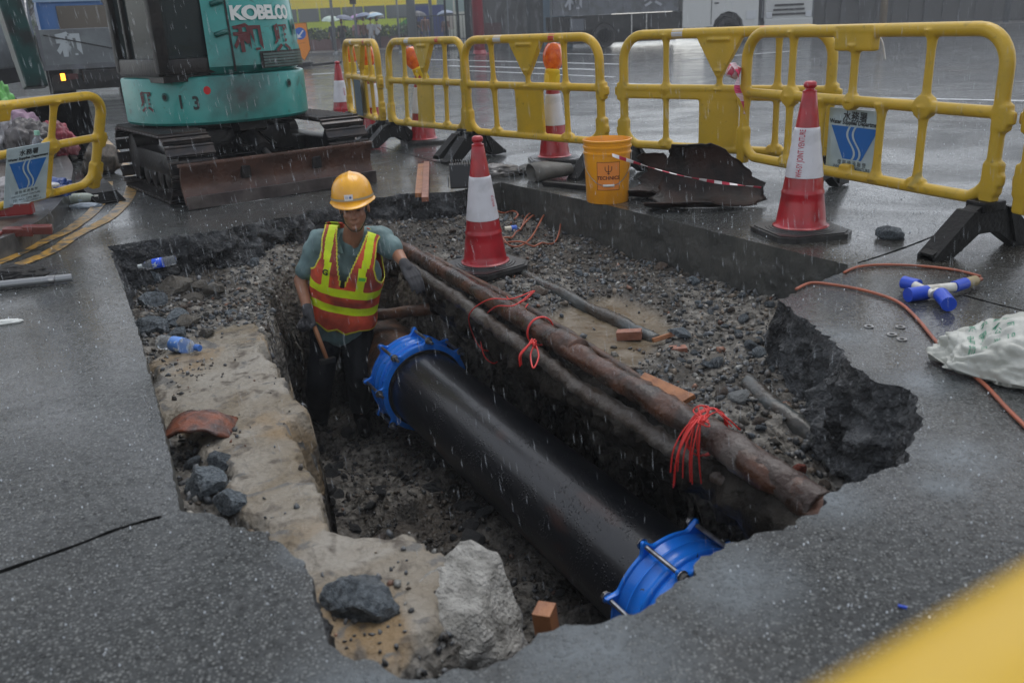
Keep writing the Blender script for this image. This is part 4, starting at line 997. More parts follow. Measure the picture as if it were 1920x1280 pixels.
def make_lamp(loc, rz, label, tilt):
    L = thing('warning_lamp', label, 'warning lamp', (loc[0], loc[1], loc[2] + .70), (tilt[0], tilt[1], rz), 'orange warning lamps on the cones')
    mb = MB(); mb.lathe([(.045, -.12), (.05, -.02), (.06, -.005), (.06, .02), (.045, .03)], 20); mb.box((0, 0, -.06), (.12, .08, .11), bev=.012); mb.build('lamp_body', M_lampy, L, auto=40)
    mb = MB(); pts = []
    mb.ell((0, 0, .12), (.078, .046, .115), 24, 14); mb.build('lens', M_lens, L, smooth=True)
    mb = MB(); mb.lathe([(.079, -.004), (.083, 0), (.079, .004)], 28, (0, 0, .12), Matrix.Rotation(R_(90), 3, 'X') @ Matrix.Diagonal((1, 1.45, 1))); mb.build('rim', mat('amber lens rim', (.8, .12, .01), .35), L, smooth=True)
    mb = MB(); mb.tube(bez([(-.03, 0, .225), (-.02, 0, .262), (.02, 0, .262), (.03, 0, .225)], 5), .008, 8); mb.box((0, 0, .226), (.08, .03, .012), bev=.004); mb.build('handle', mat('grey lamp handle', (.4, .4, .38), .4), L, smooth=True)
M_rprint = mat('red print', (.45, .02, .05), .4)
ang = lambda loc: math.atan2(-loc[1], -loc[0])
g = G(1500, 437); make_cone('large red and white cone printed with red letters, on the pavement by the sign', g, R_(12), (ang(g) - R_(12) - .25, 'WH-SY JOINT VENTURE', .043, .415, M_rprint))
g = G(911, 502, -.245); tc_ = make_cone('cone standing on the gravel bed inside the open pit', g, R_(38), (ang(g) - R_(38) + .95, 'WH-SY JV', .030, .40, M_rprint)); tc_.rotation_euler = (R_(1), R_(-1.5), R_(38))
g = G(795, 268); make_cone('cone with a tilted orange lamp behind the second barrier from the left', g, R_(20), lamp=('orange lamp tilted left on the cone behind the second barrier', (0, R_(-24))))
g = G(1040, 302); make_cone('cone with upright lamp behind the third barrier and the grey sacking', g, R_(5), lamp=('narrow upright orange lamp on the cone behind the third barrier', (0, R_(5))))
g = G(703, 252); make_cone('cone standing behind the leftmost of the linked barriers', g, R_(10), lamp=('orange lamp seen through the leftmost linked barrier', (0, 0)))
g = G(645, 238); make_cone('farthest cone, beside the right track of the excavator', g, R_(25), (ang(g) - R_(25) + .7, 'WH-SY JV', .04, .41, M_rprint))
g = Vector((g.x + .12, g.y + .25, 0)); make_lamp(g, .3, 'orange lamp partly hidden at the left end of the linked barriers', (0, R_(3)))

# ------------------------------------------------------------ plastic barriers
def yel(K):
    c = K['mixc'](K['ramp'](K['noise'](5, 6, .4), .4, .7), (.62, .375, .018), (.48, .31, .025))
    c = K['mixc'](K['ramp'](K['noise'](24, 7, .6), .62, .8), c, (.18, .13, .03))
    oi = K['N'].new('ShaderNodeObjectInfo'); c = K['mixc'](mth(K, 'MULTIPLY', oi.outputs['Random'], .40), c, (.38, .29, .04)); c = K['mixc'](K['ramp'](K['noise'](3, 8, 1.5), .66, .74), c, (.36, .27, .06)); K['L'].new(c, K['b'].inputs['Base Color'])
M_bar = mat('scuffed yellow plastic', (.6, .4, .02), .36, bump=.001, bs=60, custom=yel, vary=0)
M_foot = mat('black recycled rubber foot', (.008, .008, .008), .5, spec=.25, bump=.004, bs=50)
M_tapeR = mat('red tape', (.55, .015, .03), .3); M_tapeW = mat('silver white tape', (.55, .57, .62), .3)
def barrier_frame(kind, L):
    mb = MB(); h = L / 2 - .03; r = .031
    def T(pts, rr=r, n=12): mb.tube(pts, rr, n)
    cr = .16
    arch = [(-h, 0, .62)] + [(-h, 0, .97 - cr)] + [(-h + cr - cr * math.cos(a), 0, .97 - cr + cr * math.sin(a)) for a in np.linspace(.15, 1.57, 8)] + \
           [(h - cr + cr * math.sin(a), 0, .97 - cr + cr * math.cos(a)) for a in np.linspace(0, 1.42, 8)] + [(h, 0, .97 - cr), (h, 0, .62)]
    T(arch, r * 1.08)
    T([(-h, 0, .62), (h, 0, .62)], r * .95); T([(-h, 0, .64), (-h, 0, .40), (-h + .01, 0, .30)]); T([(h, 0, .64), (h, 0, .40), (h - .01, 0, .30)])
    bot = [(-h, 0, .42), (-h + .02, 0, .31), (-h + .09, 0, .245), (-h + .2, 0, .235), (0, 0, .235), (h - .2, 0, .235), (h - .09, 0, .245), (h - .02, 0, .31), (h, 0, .42)]
    T(bez(bot, 4), r * .95)
    def vert(x, z0, z1):
        zs = np.linspace(z0, z1, 9); T([(x, 0, z) for z in zs], [r * (.68 + .75 * abs(2 * (k / 8) - 1) ** 6) for k in range(9)])
    def boss(x, z, R=.052):
        mb.lathe([(.0, -.030), (R * .5, -.034), (R, -.026), (R, .026), (R * .5, .034), (0, .030)], 16, (x, 0, z), Matrix.Rotation(R_(90), 3, 'X'))
        mb.lathe([(.0, -.042), (.012, -.042), (.014, -.03)], 10, (x, 0, z), Matrix.Rotation(R_(90), 3, 'X'))
    q = L * .26
    for s in (-1, 1):
        mb.box((s * (h + .012), 0, .60), (.075, .062, .12), bev=.01); mb.box((s * (h + .04), 0, .60), (.07, .035, .06), bev=.006); mb.box((s * (h + .005), 0, .335), (.085, .06, .15), bev=.01); mb.box((s * (h + .035), 0, .33), (.06, .035, .05), bev=.006)
        mb.box((s * (h + .0), 0, .25), (.07, .055, .12), bev=.01)
    for x in (-q, q):
        vert(x, .62, .97); vert(x, .235, .62); boss(x, .62, .058 if kind == 'box' else .040); mb.box((x, 0, .25), (.10, .052, .062), bev=.012)
    if kind == 'box':
        mb.box((0, 0, .935), (.25 * L / 1.85 + .02, .062, .13), bev=.012); vert(0, .62, .90); boss(0, .615, .045)
        mb.box((0, .004, .26), (.08, .05, .06), bev=.012)
        vert(-.215, .235, .62); vert(.215, .235, .62)
    else:
        mb.prism([(-.17, .985), (.17, .985), (.16, .93), (.02, .70), (-.02, .70), (-.16, .93)], -.026, .026, Matrix.Rotation(R_(90), 4, 'X')); vert(0, .62, .74)
        mb.box((-.0, 0, .43), (.30, .03, .40), bev=.008)
        mb.box((.0, -.03, .93), (.16, .02, .014), bev=.003)
        if kind == 'board':
            mb.box((0, 0, .59), (L - .06, .05, .075), bev=.006); mb.box((0, -.018, .41), (.26, .012, .34), bev=.004)
    return remesh(mb, .0085, 3, 'barrier_frame')
FR = {'tri': barrier_frame('tri', 1.5), 'board': barrier_frame('board', 1.6), 'box': barrier_frame('box', 1.85)}
for m_ in FR.values(): m_.materials.clear(); m_.materials.append(M_bar)
def foot_mesh():
    mb = MB(); prof = [(-.33, 0), (-.33, .03), (-.27, .06), (-.10, .20), (-.05, .225), (.05, .225), (.10, .20), (.27, .06), (.33, .03), (.33, 0), (.20, 0), (.12, .05), (.06, .09), (-.06, .09), (-.12, .05), (-.20, 0)]
    M = Matrix.Rotation(R_(90), 4, 'Z') @ Matrix.Rotation(R_(90), 4, 'X')
    mb.prism(prof, -.035, .035, M)
    for s in (-1, 1): mb.prism([(s * .33, .0), (s * .33, .02), (s * .12, .20), (s * .10, .20), (s * .17, .03)], -.05, .05, M)
    mb.box((0, 0, .21), (.11, .13, .05), bev=.01)
    me = mb.mesh('foot'); bm = bmesh.new(); bm.from_mesh(me); bmesh.ops.triangulate(bm, faces=[f for f in bm.faces if len(f.verts) > 4]); bmesh.ops.recalc_face_normals(bm, faces=bm.faces); bm.to_mesh(me); bm.free(); me.materials.append(M_foot); return me
FOOT = foot_mesh()
def tape(t, x, w, m, z=.97, r=.0325):
    MB().tube([(x - w / 2, 0, z), (x + w / 2, 0, z)], r, 16).build('reflective_tape', m, t, auto=40)
def barrier(kind, label, a, b, lean=0, feet=(1, 1), tapes=True, sc=1.0):
    a = Vector((a[0], a[1], 0)); b = Vector((b[0], b[1], 0)); L = {'tri': 1.5, 'board': 1.6, 'box': 1.85}[kind]; d = b - a
    t = thing('barrier', label, 'barrier', (a + b) / 2, (lean, 0, math.atan2(d.y, d.x)), 'linked yellow plastic barriers'); t.scale = (d.length / L, 1, sc)
    o = bpy.data.objects.new('frame', FR[kind]); COL.objects.link(o); o.parent = t
    if tapes: tape(t, -.26 * L + .10, .085, M_tapeW); tape(t, .26 * L - .10, .06, M_tapeR)
    for s, f in zip((-1, 1), feet):
        if f:
            o = bpy.data.objects.new('foot', FOOT); COL.objects.link(o); o.parent = t; o.location = (s * (L / 2 - .04), 0, 0)
    return t
M_signb = mat('pale blue sign sheet', (.42, .52, .55), .35, col2=(.33, .42, .45), vs=6); M_sblue = mat('sign blue', (.015, .13, .42), .35); M_sblk = mat('sign black print', (.015, .018, .02), .4)
def sign(parent, x0, x1, z0, z1, y, small=False):
    w = x1 - x0; h = z1 - z0; cx = (x0 + x1) / 2
    M = mk('sign_plate', [(x, yy, z) for yy in (y, y + .005) for x, z in ((x0, z0), (x1, z0), (x1, z1), (x0, z1))], [(0, 1, 2, 3), (7, 6, 5, 4), (0, 4, 5, 1), (2, 6, 7, 3), (1, 5, 6, 2), (0, 3, 7, 4)], M_signb, parent, smooth=False)
    f = lambda X, Z: (lambda u, v: (cx + X * w + u, y - .0015, z0 + Z * h + v))
    text_on('sign_lettering', '水務署', w * .145, f(0, .90), M_sblk, M, spacing=1.12, bold=.0012)
    text_on('sign_lettering', 'Water Supplies Department', w * .083, f(0, .80), M_sblk, M, bold=.0011)
    # emblem: blue V-shaped wedge split by two wavy pale bands
    P_ = lambda u, v, k=1: (cx + (u - .5) * w * .88, y - .0015 * k, z0 + (.28 + .47 * v) * h)
    mk('emblem', [P_(0, 1), P_(1, 1), P_(.70, 0), P_(.30, 0)], [(0, 1, 2, 3)], M_sblue, M, smooth=False)
    for off in (-.05, .07):
        Vw = []; 
        for k in range(13):
            v = k / 12; u = .5 + off + .10 * math.sin(v * 5.2 + .6) * (1 - .2 * v); ww = .022
            Vw += [P_(u - ww, v, 2), P_(u + ww, v, 2)]
        mk('emblem_wave', Vw, [(2 * k, 2 * k + 1, 2 * k + 3, 2 * k + 2) for k in range(12)], M_signb, M, smooth=False)
    text_on('sign_lettering', '偉興順源聯營', w * .075, f(0, .225), M_sblk, M, spacing=1.5)
    text_on('sign_lettering', 'WH-SY JOINT VENTURE', w * .065, f(0, .15), M_sblk, M)
    text_on('sign_lettering', 'TEL NO.: 2391 8831', w * .075, f(0, .09), M_sblk, M)
    text_on('sign_lettering', 'CONTRACT NO.: 1/WSD/13', w * .06, f(0, .035), M_sblk, M)
t = barrier('box', 'front right barrier with box on its top rail and blue water department sign', (1.50, 5.62), (2.20, 3.90), feet=(0, 1), tapes=False); sign(t, -.20, .19, .205, .572, .04)
barrier('board', 'barrier with solid square panel, just behind the front right barrier', (.86, 6.44), (2.02, 5.45), lean=R_(1.5))
barrier('tri', 'barrier with triangle top right of the lamp with a tipped handle, above the bucket', (-.28, 7.70), (.76, 6.55), lean=R_(2.5))
barrier('tri', 'barrier with triangle top in front of the tilted orange lamp', (-1.09, 8.80), (-.31, 7.85), lean=R_(-2))
t = barrier('tri', 'leftmost and farthest linked barrier with dark blue sign, by the excavator track', (-1.70, 10.2), (-1.17, 8.95))
mk('sign_plate', [(x, y, z) for y in (-.06, -.055) for x, z in ((-.17, .24), (.12, .24), (.12, .60), (-.17, .60))], [(0, 1, 2, 3), (7, 6, 5, 4), (0, 4, 5, 1), (2, 6, 7, 3), (1, 5, 6, 2), (0, 3, 7, 4)], mat('dull slate blue sign', (.06, .10, .13), .4), t, smooth=False)
barrier('box', 'greenish yellow barrier cut off by the right edge of the picture', (2.27, 3.84), (2.75, 2.05), feet=(0, 0), tapes=False)
t = barrier('box', 'barrier leaning over the litter on the left kerb island with a blue sign', (-3.40, 4.25), (-2.86, 6.10), lean=R_(20), feet=(0, 0), tapes=False, sc=.84); sign(t, .10, .42, .24, .68, -.045)
barrier('tri', 'blurred yellow barrier top very close to the camera at the lower right', (.07 - .80 * math.cos(R_(31)), .125 - .80 * math.sin(R_(31))), (.07 + .80 * math.cos(R_(31)), .125 + .80 * math.sin(R_(31))), tapes=False, sc=.955)

# ------------------------------------------------------------ excavator
def teal(K):
    c = K['mixc'](K['ramp'](K['noise'](4, 6, .5), .4, .72), (.020, .26, .235), (.016, .185, .17))
    s = K['N'].new('ShaderNodeSeparateXYZ'); K['L'].new(K['tc'].outputs['Object'], s.inputs[0])
    v = K['N'].new('ShaderNodeVectorMath'); v.operation = 'DISTANCE'; K['L'].new(K['tc'].outputs['Object'], v.inputs[0]); v.inputs[1].default_value = (-.10, -.72, .70)
    soot = K['ramp'](mth(K, 'ADD', v.outputs['Value'], mth(K, 'MULTIPLY', K['noise'](9, 5), .25)), .44, .18)
    c = K['mixc'](soot, c, (.012, .018, .017))
    c = K['mixc'](K['ramp'](K['noise'](16, 8, .8), .60, .76), c, (.02, .07, .062)); K['L'].new(c, K['b'].inputs['Base Color'])
M_teal = mat('dirty teal machine paint', (.02, .22, .19), .3, coat=.25, custom=teal)
M_black = mat('greasy black steel', (.008, .008, .009), .35, spec=.3, col2=(.020, .018, .017), vs=8, bump=.003, bs=40)
M_glass = mat('dark wet cab glass', (.02, .025, .028), .08, spec=.8)
M_track = mat('wet steel track shoe', (.035, .034, .036), .25, metal=.6, col2=(.06, .05, .045), vs=12, bump=.002, bs=60)
M_blade = mat('rusty brown dozer blade', (.055, .028, .020), .3, col2=(.10, .05, .035), vs=5, vd=8, bump=.003, bs=40, rvar=.1)
M_edge = mat('worn bare steel edge', (.12, .105, .10), .3, metal=.5, col2=(.06, .05, .05), vs=8)
M_char = mat('dark red brushed paint', (.085, .010, .012), .45); M_white = mat('white lettering', (.62, .64, .62), .4); M_dkp = mat('dark stencil paint', (.02, .03, .03), .5)
XR = R_(41); EC = Vector((-2.22, 7.10, 0))
ex = thing('excavator', 'teal mini excavator with dozer blade and white maker name, behind the pit', 'excavator', EC, XR)
# tracks
def make_track(sx):
    tk = MB(); hl, hw, r = .86, .15, .22
    tk.box((0, 0, .24), (.16, 1.35, .16), bev=.02)
    for y, rr_ in ((-.68, .17), (.68, .17)): tk.lathe([(rr_ * .5, -.09), (rr_, -.08), (rr_, .08), (rr_ * .5, .09)], 20, (0, y, .24), Matrix.Rotation(R_(90), 3, 'Y'))
    for y in (-.36, -.12, .12, .36): tk.lathe([(.05, -.08), (.085, -.07), (.085, .07), (.05, .08)], 14, (0, y, .13), Matrix.Rotation(R_(90), 3, 'Y'))
    t = tk.build('track', M_black, ex, auto=40); t.location = (sx, -.20, 0); t.scale = (1, .76, 1)
    sm = MB(); sm.box((0, 0, 0), (.33, .088, .018), bev=.004); sm.box((0, -.034, .014), (.33, .014, .022), bev=.003); sm.box((0, .03, .012), (.33, .012, .018), bev=.003); sm.box((0, 0, -.02), (.10, .06, .03), bev=.004)
    me = sm.mesh('shoe'); me.materials.append(M_track)
    pts = []; S = 2 * (2 * .68) + 2 * math.pi * r; n = 38
    for i in range(n):
        s = S * i / n
        if s < 1.36: p = (-.68 + s, .24 + r); a = 0
        elif s < 1.36 + math.pi * r: q = (s - 1.36) / r; p = (.68 + r * math.sin(q), .24 + r * math.cos(q)); a = -q
        elif s < 2.72 + math.pi * r: p = (.68 - (s - 1.36 - math.pi * r), .24 - r); a = math.pi
        else: q = (s - 2.72 - math.pi * r) / r; p = (-.68 - r * math.sin(q), .24 - r * math.cos(q)); a = math.pi - q
        o = bpy.data.objects.new('shoe', me); COL.objects.link(o); o.parent = t; o.location = (0, p[0], p[1]); o.rotation_euler = (a, 0, 0)
make_track(-.575); make_track(.60)
mb = MB(); mb.box((0, 0, .34), (.75, .75, .20), bev=.03); mb.box((0, -.1, .26), (1.05, .35, .12), bev=.02); mb.lathe([(.34, .40), (.34, .50)], 32); mb.build('undercarriage_frame', M_black, ex, auto=35)
# blade
mb = MB(); nb = 16; Vb = []
for s, off in ((0, 0), (1, .022)):
    for i in range(nb + 1):
        u = i / nb; z = .03 + .255 * u; y = -1.02 + .05 * math.sin(u * math.pi) * 1.0 - .02 + off
        for x in (-.71, .71): Vb.append((x, y, z))
Fb = []
for i in range(nb):
    a = 2 * i; b = 2 * (nb + 1) + 2 * i; Fb += [(a, a + 1, a + 3, a + 2), (b + 2, b + 3, b + 1, b), (a, a + 2, b + 2, b), (a + 3, a + 1, b + 1, b + 3)]
a = 2 * nb; b = a + 2 * (nb + 1); Fb += [(a, a + 1, b + 1, b), (0, 2 * (nb + 1), 2 * (nb + 1) + 1, 1)]
mb.add(Vb, Fb); mb.box((0, -1.012, .29), (1.44, .045, .022), bev=.004)
bl = mb.build('dozer_blade', M_blade, ex, auto=40)
MB().box((0, -1.055, .045), (1.42, .016, .085), bev=.003).build('cutting_edge', M_edge, bl)
for s in (-1, 1): MB().box((s * .30, -.72, .20), (.07, .60, .09), rz=s * -.12, bev=.01).build('blade_arm', M_black, ex)
mb = MB(); mb.tube([(0, -.36, .42), (0, -.72, .29)], .062, 16); mb.build('blade_cylinder', M_black, ex, auto=40); mb = MB(); mb.tube([(0, -.7, .295), (0, -.99, .20)], .022, 12); mb.build('cylinder_rod', M_steel, ex, smooth=True)
MB().box((.02, -.42, .46), (.22, .18, .12), bev=.015, rot=Matrix.Rotation(R_(-15), 3, 'X')).build('cylinder_cover', M_black, ex)
for s in (-1, 1):
    mb = MB(); mb.tube(bez([(s * .06, -.38, .42), (s * .12, -.55, .34), (s * .09, -.72, .33)], 6), .011, 8); mb.build('hydraulic_hose', M_black, ex, smooth=True)
for ch in list(ex.children):
    q = Matrix.Rotation(R_(-5), 4, 'Z'); ch.location = q @ ch.location + Vector((.05, -.03, 0)); ch.rotation_euler.z += R_(-5)
# round tailed upper body ; -Y is the tail, -X the cab side
RB, HWB, YF = .71, .65, .62
def plan(s, sc=1.0):                                 # s = arc parameter, 0 at tail centre, positive towards +X
    A = R_(90)
    R1 = RB * sc; e = 2 / 2.35
    if abs(s) <= 1:
        a = s * A; return (HWB * sc * math.copysign(abs(math.sin(a)) ** e, a), -R1 * abs(math.cos(a)) ** e)
    return (math.copysign(HWB * sc, s), (abs(s) - 1) * 1.0)
def body_shell(name, z0, z1, m, sc=1.0, dz=.0, s0=-1.12, s1=1.22, taper=.0, n=64, rnd=.03, closed=True):
    ss = np.linspace(s0, s1, n); rows = [(z0, -rnd), (z0 + rnd, 0), (z1 - rnd, -taper), (z1 - rnd * .3, -taper - rnd * .3), (z1, -taper - rnd)]
    V = []
    for z, o in rows:
        for s in ss: x, y = plan(s, sc + o / RB); V.append((x, y, z + dz * (s + 1) / 2))
    m_ = len(rows); Fc = [(i * n + k, i * n + k + 1, (i + 1) * n + k + 1, (i + 1) * n + k) for i in range(m_ - 1) for k in range(n - 1)]
    if closed:
        Fc += [tuple(range(n - 1, -1, -1)), tuple((m_ - 1) * n + k for k in range(n))]; Fc += [(i * n, (i + 1) * n, (i + 1) * n + n - 1, i * n + n - 1) for i in range(m_ - 1)]
    return mk(name, V, Fc, m, ex, smooth=True, auto=40)
body_shell('counterweight', .50, .83, M_teal, 1.0, rnd=.018)
body_shell('engine_cover', .836, 1.50, M_teal, .992, s0=-.26, s1=1.2, taper=.05, rnd=.05)
mb = MB(); mb.prism([(-.60, .16), (-.0, .16), (-.0, -.58), (-.60, -.58)], .80, .86); mb.build('cab_floor', M_black, ex)
def surf(s0, z0, kx=.992, off=.006):                 # wrap (u, v) on the tail: u metres along the outline
    per = RB * 1.62
    def f(u, v):
        s = s0 + u / per; x, y = plan(s, kx + off / RB); z = z0 + v
        tz = .05 * max(0, (z - .9)) / .6; return (x * (1 - tz / RB * 1.0), y * (1 - tz / RB), z)
    return f
text_on('lettering', 'KOBELCO', .125, surf(.16, 1.235, off=.010), M_white, ex, bold=.006, spacing=.92)
text_on('lettering', '和', .20, surf(.00, 1.07, off=.010), M_char, ex, bold=.005); text_on('lettering', '興', .20, surf(.26, 1.06, off=.010), M_char, ex, bold=.005)
text_on('lettering', '1', .125, surf(-.50, .665, 1.0, .006), M_dkp, ex, bold=.004); text_on('lettering', '3', .125, surf(-.39, .655, 1.0, .006), M_dkp, ex, bold=.004)
text_on('lettering', '興', .15, surf(-.80, .67, 1.0, .006), M_char, ex, bold=.004)
def disc(name, s, z, r, m, kx=1.0, off=.007):
    f = surf(s, z, kx, off); mk(name, [f(r * math.cos(a), r * math.sin(a)) for a in np.linspace(0, 2 * math.pi, 20, endpoint=False)], [tuple(range(20))], m, ex, smooth=False)
disc('red_dot', -.30, .735, .028, mat('red dot', (.45, .012, .015), .4))
for s, z in ((-.62, .70), (.25, .74), (.80, .74)):
    disc('bolt_hole', s, z, .030, mat('dark socket rim', (.015, .10, .09), .4)); disc('bolt_hole', s, z, .017, M_black, off=.010)
disc('orange_sticker', .50, 1.02, .018, mat('orange sticker', (.6, .2, .02), .4), .992, .012)
f_ = surf(.46, 1.13, .992, .010)
mk('lock_plate', [f_(a, b) for a, b in ((-.03, -.055), (.03, -.055), (.045, 0), (.03, .055), (-.03, .055), (-.045, 0))], [(0, 1, 2, 3, 4, 5)], mat('lock recess', (.012, .12, .105), .4), ex, smooth=False); disc('lock', .46, 1.13, .022, M_black, .992, .013)
for k in range(5):                                    # vent louvres
    f_ = surf(.30, .865 + .020 * k, .992, .012); Vq = [f_(u, v) for v in (0, .014) for u in np.linspace(-.27, .27, 12)]
    mk('louvre', Vq, [(i, i + 1, 13 + i, 12 + i) for i in range(11)], mat('vent grey', (.05, .09, .085), .35) if k == 0 else bpy.data.materials['vent grey'], ex, smooth=False)
f_ = surf(.30, .858, .992, .008); mk('vent_recess', [f_(u, v) for v in (0, .115) for u in np.linspace(-.29, .29, 12)], [(i, i + 1, 13 + i, 12 + i) for i in range(11)], M_black, ex, smooth=False)
for s in (-.095, .62):                                 # panel seams
    f_ = surf(s, .85, .992, .004); mk('panel_seam', [f_(u, v) for v in np.linspace(0, .60, 10) for u in (-.008, .008)], [(2 * i, 2 * i + 1, 2 * i + 3, 2 * i + 2) for i in range(9)], M_black, ex, smooth=False)
for z in (1.10, 1.30, 1.42):
    f_ = surf(-.15, z, .992, .014); mb = MB(); mb.tube([f_(-.05, -.006), f_(0, .006), f_(.05, .016)], .018, 8); mb.build('grab_recess', mat('dark teal recess', (.01, .09, .08), .35), ex, smooth=True)
# cab: dark frame, glass, seat and levers inside
cx0, cx1, cy0, cy1 = -.60, .0, -.60, .16
mb = MB()
zt = 2.25
for x, y in ((cx0, cy0), (cx1, cy0), (cx0, cy1), (cx1, cy1)): mb.box((x, y, (.86 + zt) / 2), (.085, .085, zt - .86), bev=.02)
for z in (.90, zt): 
    mb.box(((cx0 + cx1) / 2, cy0, z), (cx1 - cx0, .08, .11), bev=.02); mb.box(((cx0 + cx1) / 2, cy1, z), (cx1 - cx0, .08, .11), bev=.02)
    mb.box((cx0, (cy0 + cy1) / 2, z), (.075, cy1 - cy0, .12), bev=.02); mb.box((cx1, (cy0 + cy1) / 2, z), (.075, cy1 - cy0, .12), bev=.02)
mb.box(((cx0 + cx1) / 2, (cy0 + cy1) / 2, zt + .05), (cx1 - cx0 + .08, cy1 - cy0 + .08, .06), bev=.02)
mb.box((cx0 - .002, cy1 - .22, 1.35), (.05, .04, .95), bev=.015)
mb.build('cab_frame', M_black, ex, auto=40)
for i_, (x, y, dx, dy) in enumerate(((cx0, -.22, .008, .70), (-.30, cy1, .56, .008), (-.30, cy0, .56, .008))):
    if i_ != 0: MB().box((x, y, 1.58), (dx, dy, 1.25)).build('window', mat('tinted glass', (.10, .13, .135), .05, trans=.8, ior=1.2) if 'tinted glass' not in bpy.data.materials else bpy.data.materials['tinted glass'], ex)
MB().box((cx0, -.22, 1.58), (.008, .70, 1.25)).build('window', bpy.data.materials['tinted glass'], ex)
mb = MB(); mb.box((-.30, -.20, 1.02), (.42, .36, .14), bev=.05); mb.box((-.30, -.38, 1.35), (.42, .10, .60), bev=.05); mb.build('seat', mat('black vinyl seat', (.015, .015, .016), .4), ex, auto=40)
for x in (-.55, -.17): mb = MB(); mb.tube([(x, .03, .95), (x, .05, 1.28)], .014, 8); mb.ell((x, .055, 1.31), .03); mb.build('lever', M_black, ex, smooth=True)
MB().box((-.30, cy0 + .06, 1.12), (.40, .02, .42)).build('rear_panel', M_teal, ex)
# boom, stick, bucket: boom goes out ahead (+Y), away from the camera to the left
def beam(name, pts, w, hs, m, bev=.0):
    mb = MB(); P3 = [Vector(p) for p in pts]; V = []
    for i, p in enumerate(P3):
        d = (P3[min(i + 1, len(P3) - 1)] - P3[max(i - 1, 0)]).normalized(); nn = Vector((0, -d.z, d.y)).normalized(); h = hs[i] / 2
        for sx, sn in ((-1, -1), (1, -1), (1, 1), (-1, 1)): V.append(p + Vector((sx * w / 2, 0, 0)) + nn * sn * h)
    k = len(P3); Fc = [(4 * i + a, 4 * i + (a + 1) % 4, 4 * i + 4 + (a + 1) % 4, 4 * i + 4 + a) for i in range(k - 1) for a in range(4)] + [(3, 2, 1, 0), tuple(4 * (k - 1) + a for a in range(4))]
    mb.add(V, Fc); o = mb.build(name, m, ex); b = o.modifiers.new('b', 'BEVEL'); b.width = .012; b.segments = 2; return o
M_dteal = mat('dark wet teal boom', (.006, .045, .040), .3, col2=(.008, .012, .011), vs=4, mix=(.42, .6))
EL = Vector((-.62, 3.05, 2.55)); BK = Vector((-.56, 2.75, .70))
def bx_(y): return .02 - .64 * min(1, max(0, (y - .45) / 2.5))
beam('boom', [(bx_(.55), .55, .85), (bx_(1.05), 1.05, 1.75), (bx_(1.75), 1.75, 2.40), (bx_(2.45), 2.45, 2.62), EL], .17, [.24, .30, .34, .28, .20], M_dteal)
beam('stick', [(-.68, 3.30, 3.0), EL, (-.62, 2.95, 1.7), BK], .20, [.14, .28, .22, .15], M_dteal)
for o_ in (-.10, .10):
    mb = MB(); mb.tube([(bx_(.72) + o_, .72, .72), (bx_(1.15) + o_, 1.15, 1.28)], .055, 14); mb.build('boom_cylinder', M_teal, ex, auto=40)
    mb = MB(); mb.tube([(bx_(1.13) + o_, 1.13, 1.26), (bx_(1.75) + o_, 1.75, 2.1)], .026, 10); mb.build('cylinder_rod', M_steel, ex, smooth=True)
mb = MB(); mb.tube([(bx_(3.25), 3.25, 2.6), (bx_(3.18), 3.18, 1.7)], .045, 12); mb.build('bucket_cylinder', M_dteal, ex, auto=40)
mb = MB(); mb.tube([(bx_(3.18), 3.18, 1.7), (bx_(3.05), 3.05, .95)], .02, 8); mb.build('cylinder_rod', M_steel, ex, smooth=True)
for o_ in (-.03, .03): mb = MB(); mb.tube(bez([(bx_(2.3) + o_, 2.3, 2.82), (bx_(2.95) + o_, 2.95, 2.85), (bx_(3.28) + o_, 3.28, 2.3), (bx_(3.1) + o_, 3.1, 1.75)], 6), .014, 8); mb.build('hydraulic_hose', M_black, ex, smooth=True)
bp_ = [(2.65, .80), (2.95, .86), (3.20, .70), (3.28, .42), (3.18, .16), (2.95, .02), (2.70, .0), (2.52, .06)]
mb = MB(); V = []; kk_ = len(bp_)
for th_, x in ((0, -.86), (0, -.30)):
    for y, z in bp_: V.append((x + .15, y, z * .72))
mb.add(V, [tuple(range(kk_)), tuple(range(2 * kk_ - 1, kk_ - 1, -1))] + [(i, kk_ + i, kk_ + i + 1, i + 1) for i in range(kk_ - 1)])
for x in (-.69, -.56, -.43, -.30, -.17): mb.box((x, 2.50, .05), (.05, .14, .03), rot=Matrix.Rotation(R_(20), 3, 'X'), bev=.005)
mb.build('bucket', M_black, ex)

# ------------------------------------------------------------ clutter on the pavement
t = thing('bucket', 'yellow plastic pail with orange label and wire handle on the slab edge', 'bucket', G(1139, 376), (0, 0, R_(-12)))
M_pail = mat('orange yellow pail plastic', (.85, .36, .012), .3, coat=.2, col2=(.70, .29, .012), vs=5)
mb = MB(); mb.lathe([(.0, .006), (.128, .0), (.132, .006), (.143, .30), (.150, .302), (.150, .312), (.145, .316), (.146, .335), (.152, .338), (.152, .348), (.147, .352), (.148, .372), (.154, .376), (.154, .386), (.147, .388), (.143, .380), (.138, .30), (.124, .02), (.0, .016)], 56); mb.build('pail', M_pail, t, auto=50)
def pail_pt(a0, z0, off=.0015): return lambda u, v: ((.132 + .011 * (z0 + v) / .3 + off) * math.cos(a0 + u / .14), (.132 + .011 * (z0 + v) / .3 + off) * math.sin(a0 + u / .14), z0 + v)
A0 = ang(t.location) - R_(-12) + .05; f_ = pail_pt(A0, .175); n_ = 12
def patch(name, f, w, h, m, p): return mk(name, [f(-w / 2 + w * i / n_, -h / 2 + h * j) for j in (0, 1) for i in range(n_ + 1)], [(i, i + 1, n_ + 2 + i, n_ + 1 + i) for i in range(n_)], m, p, smooth=True)
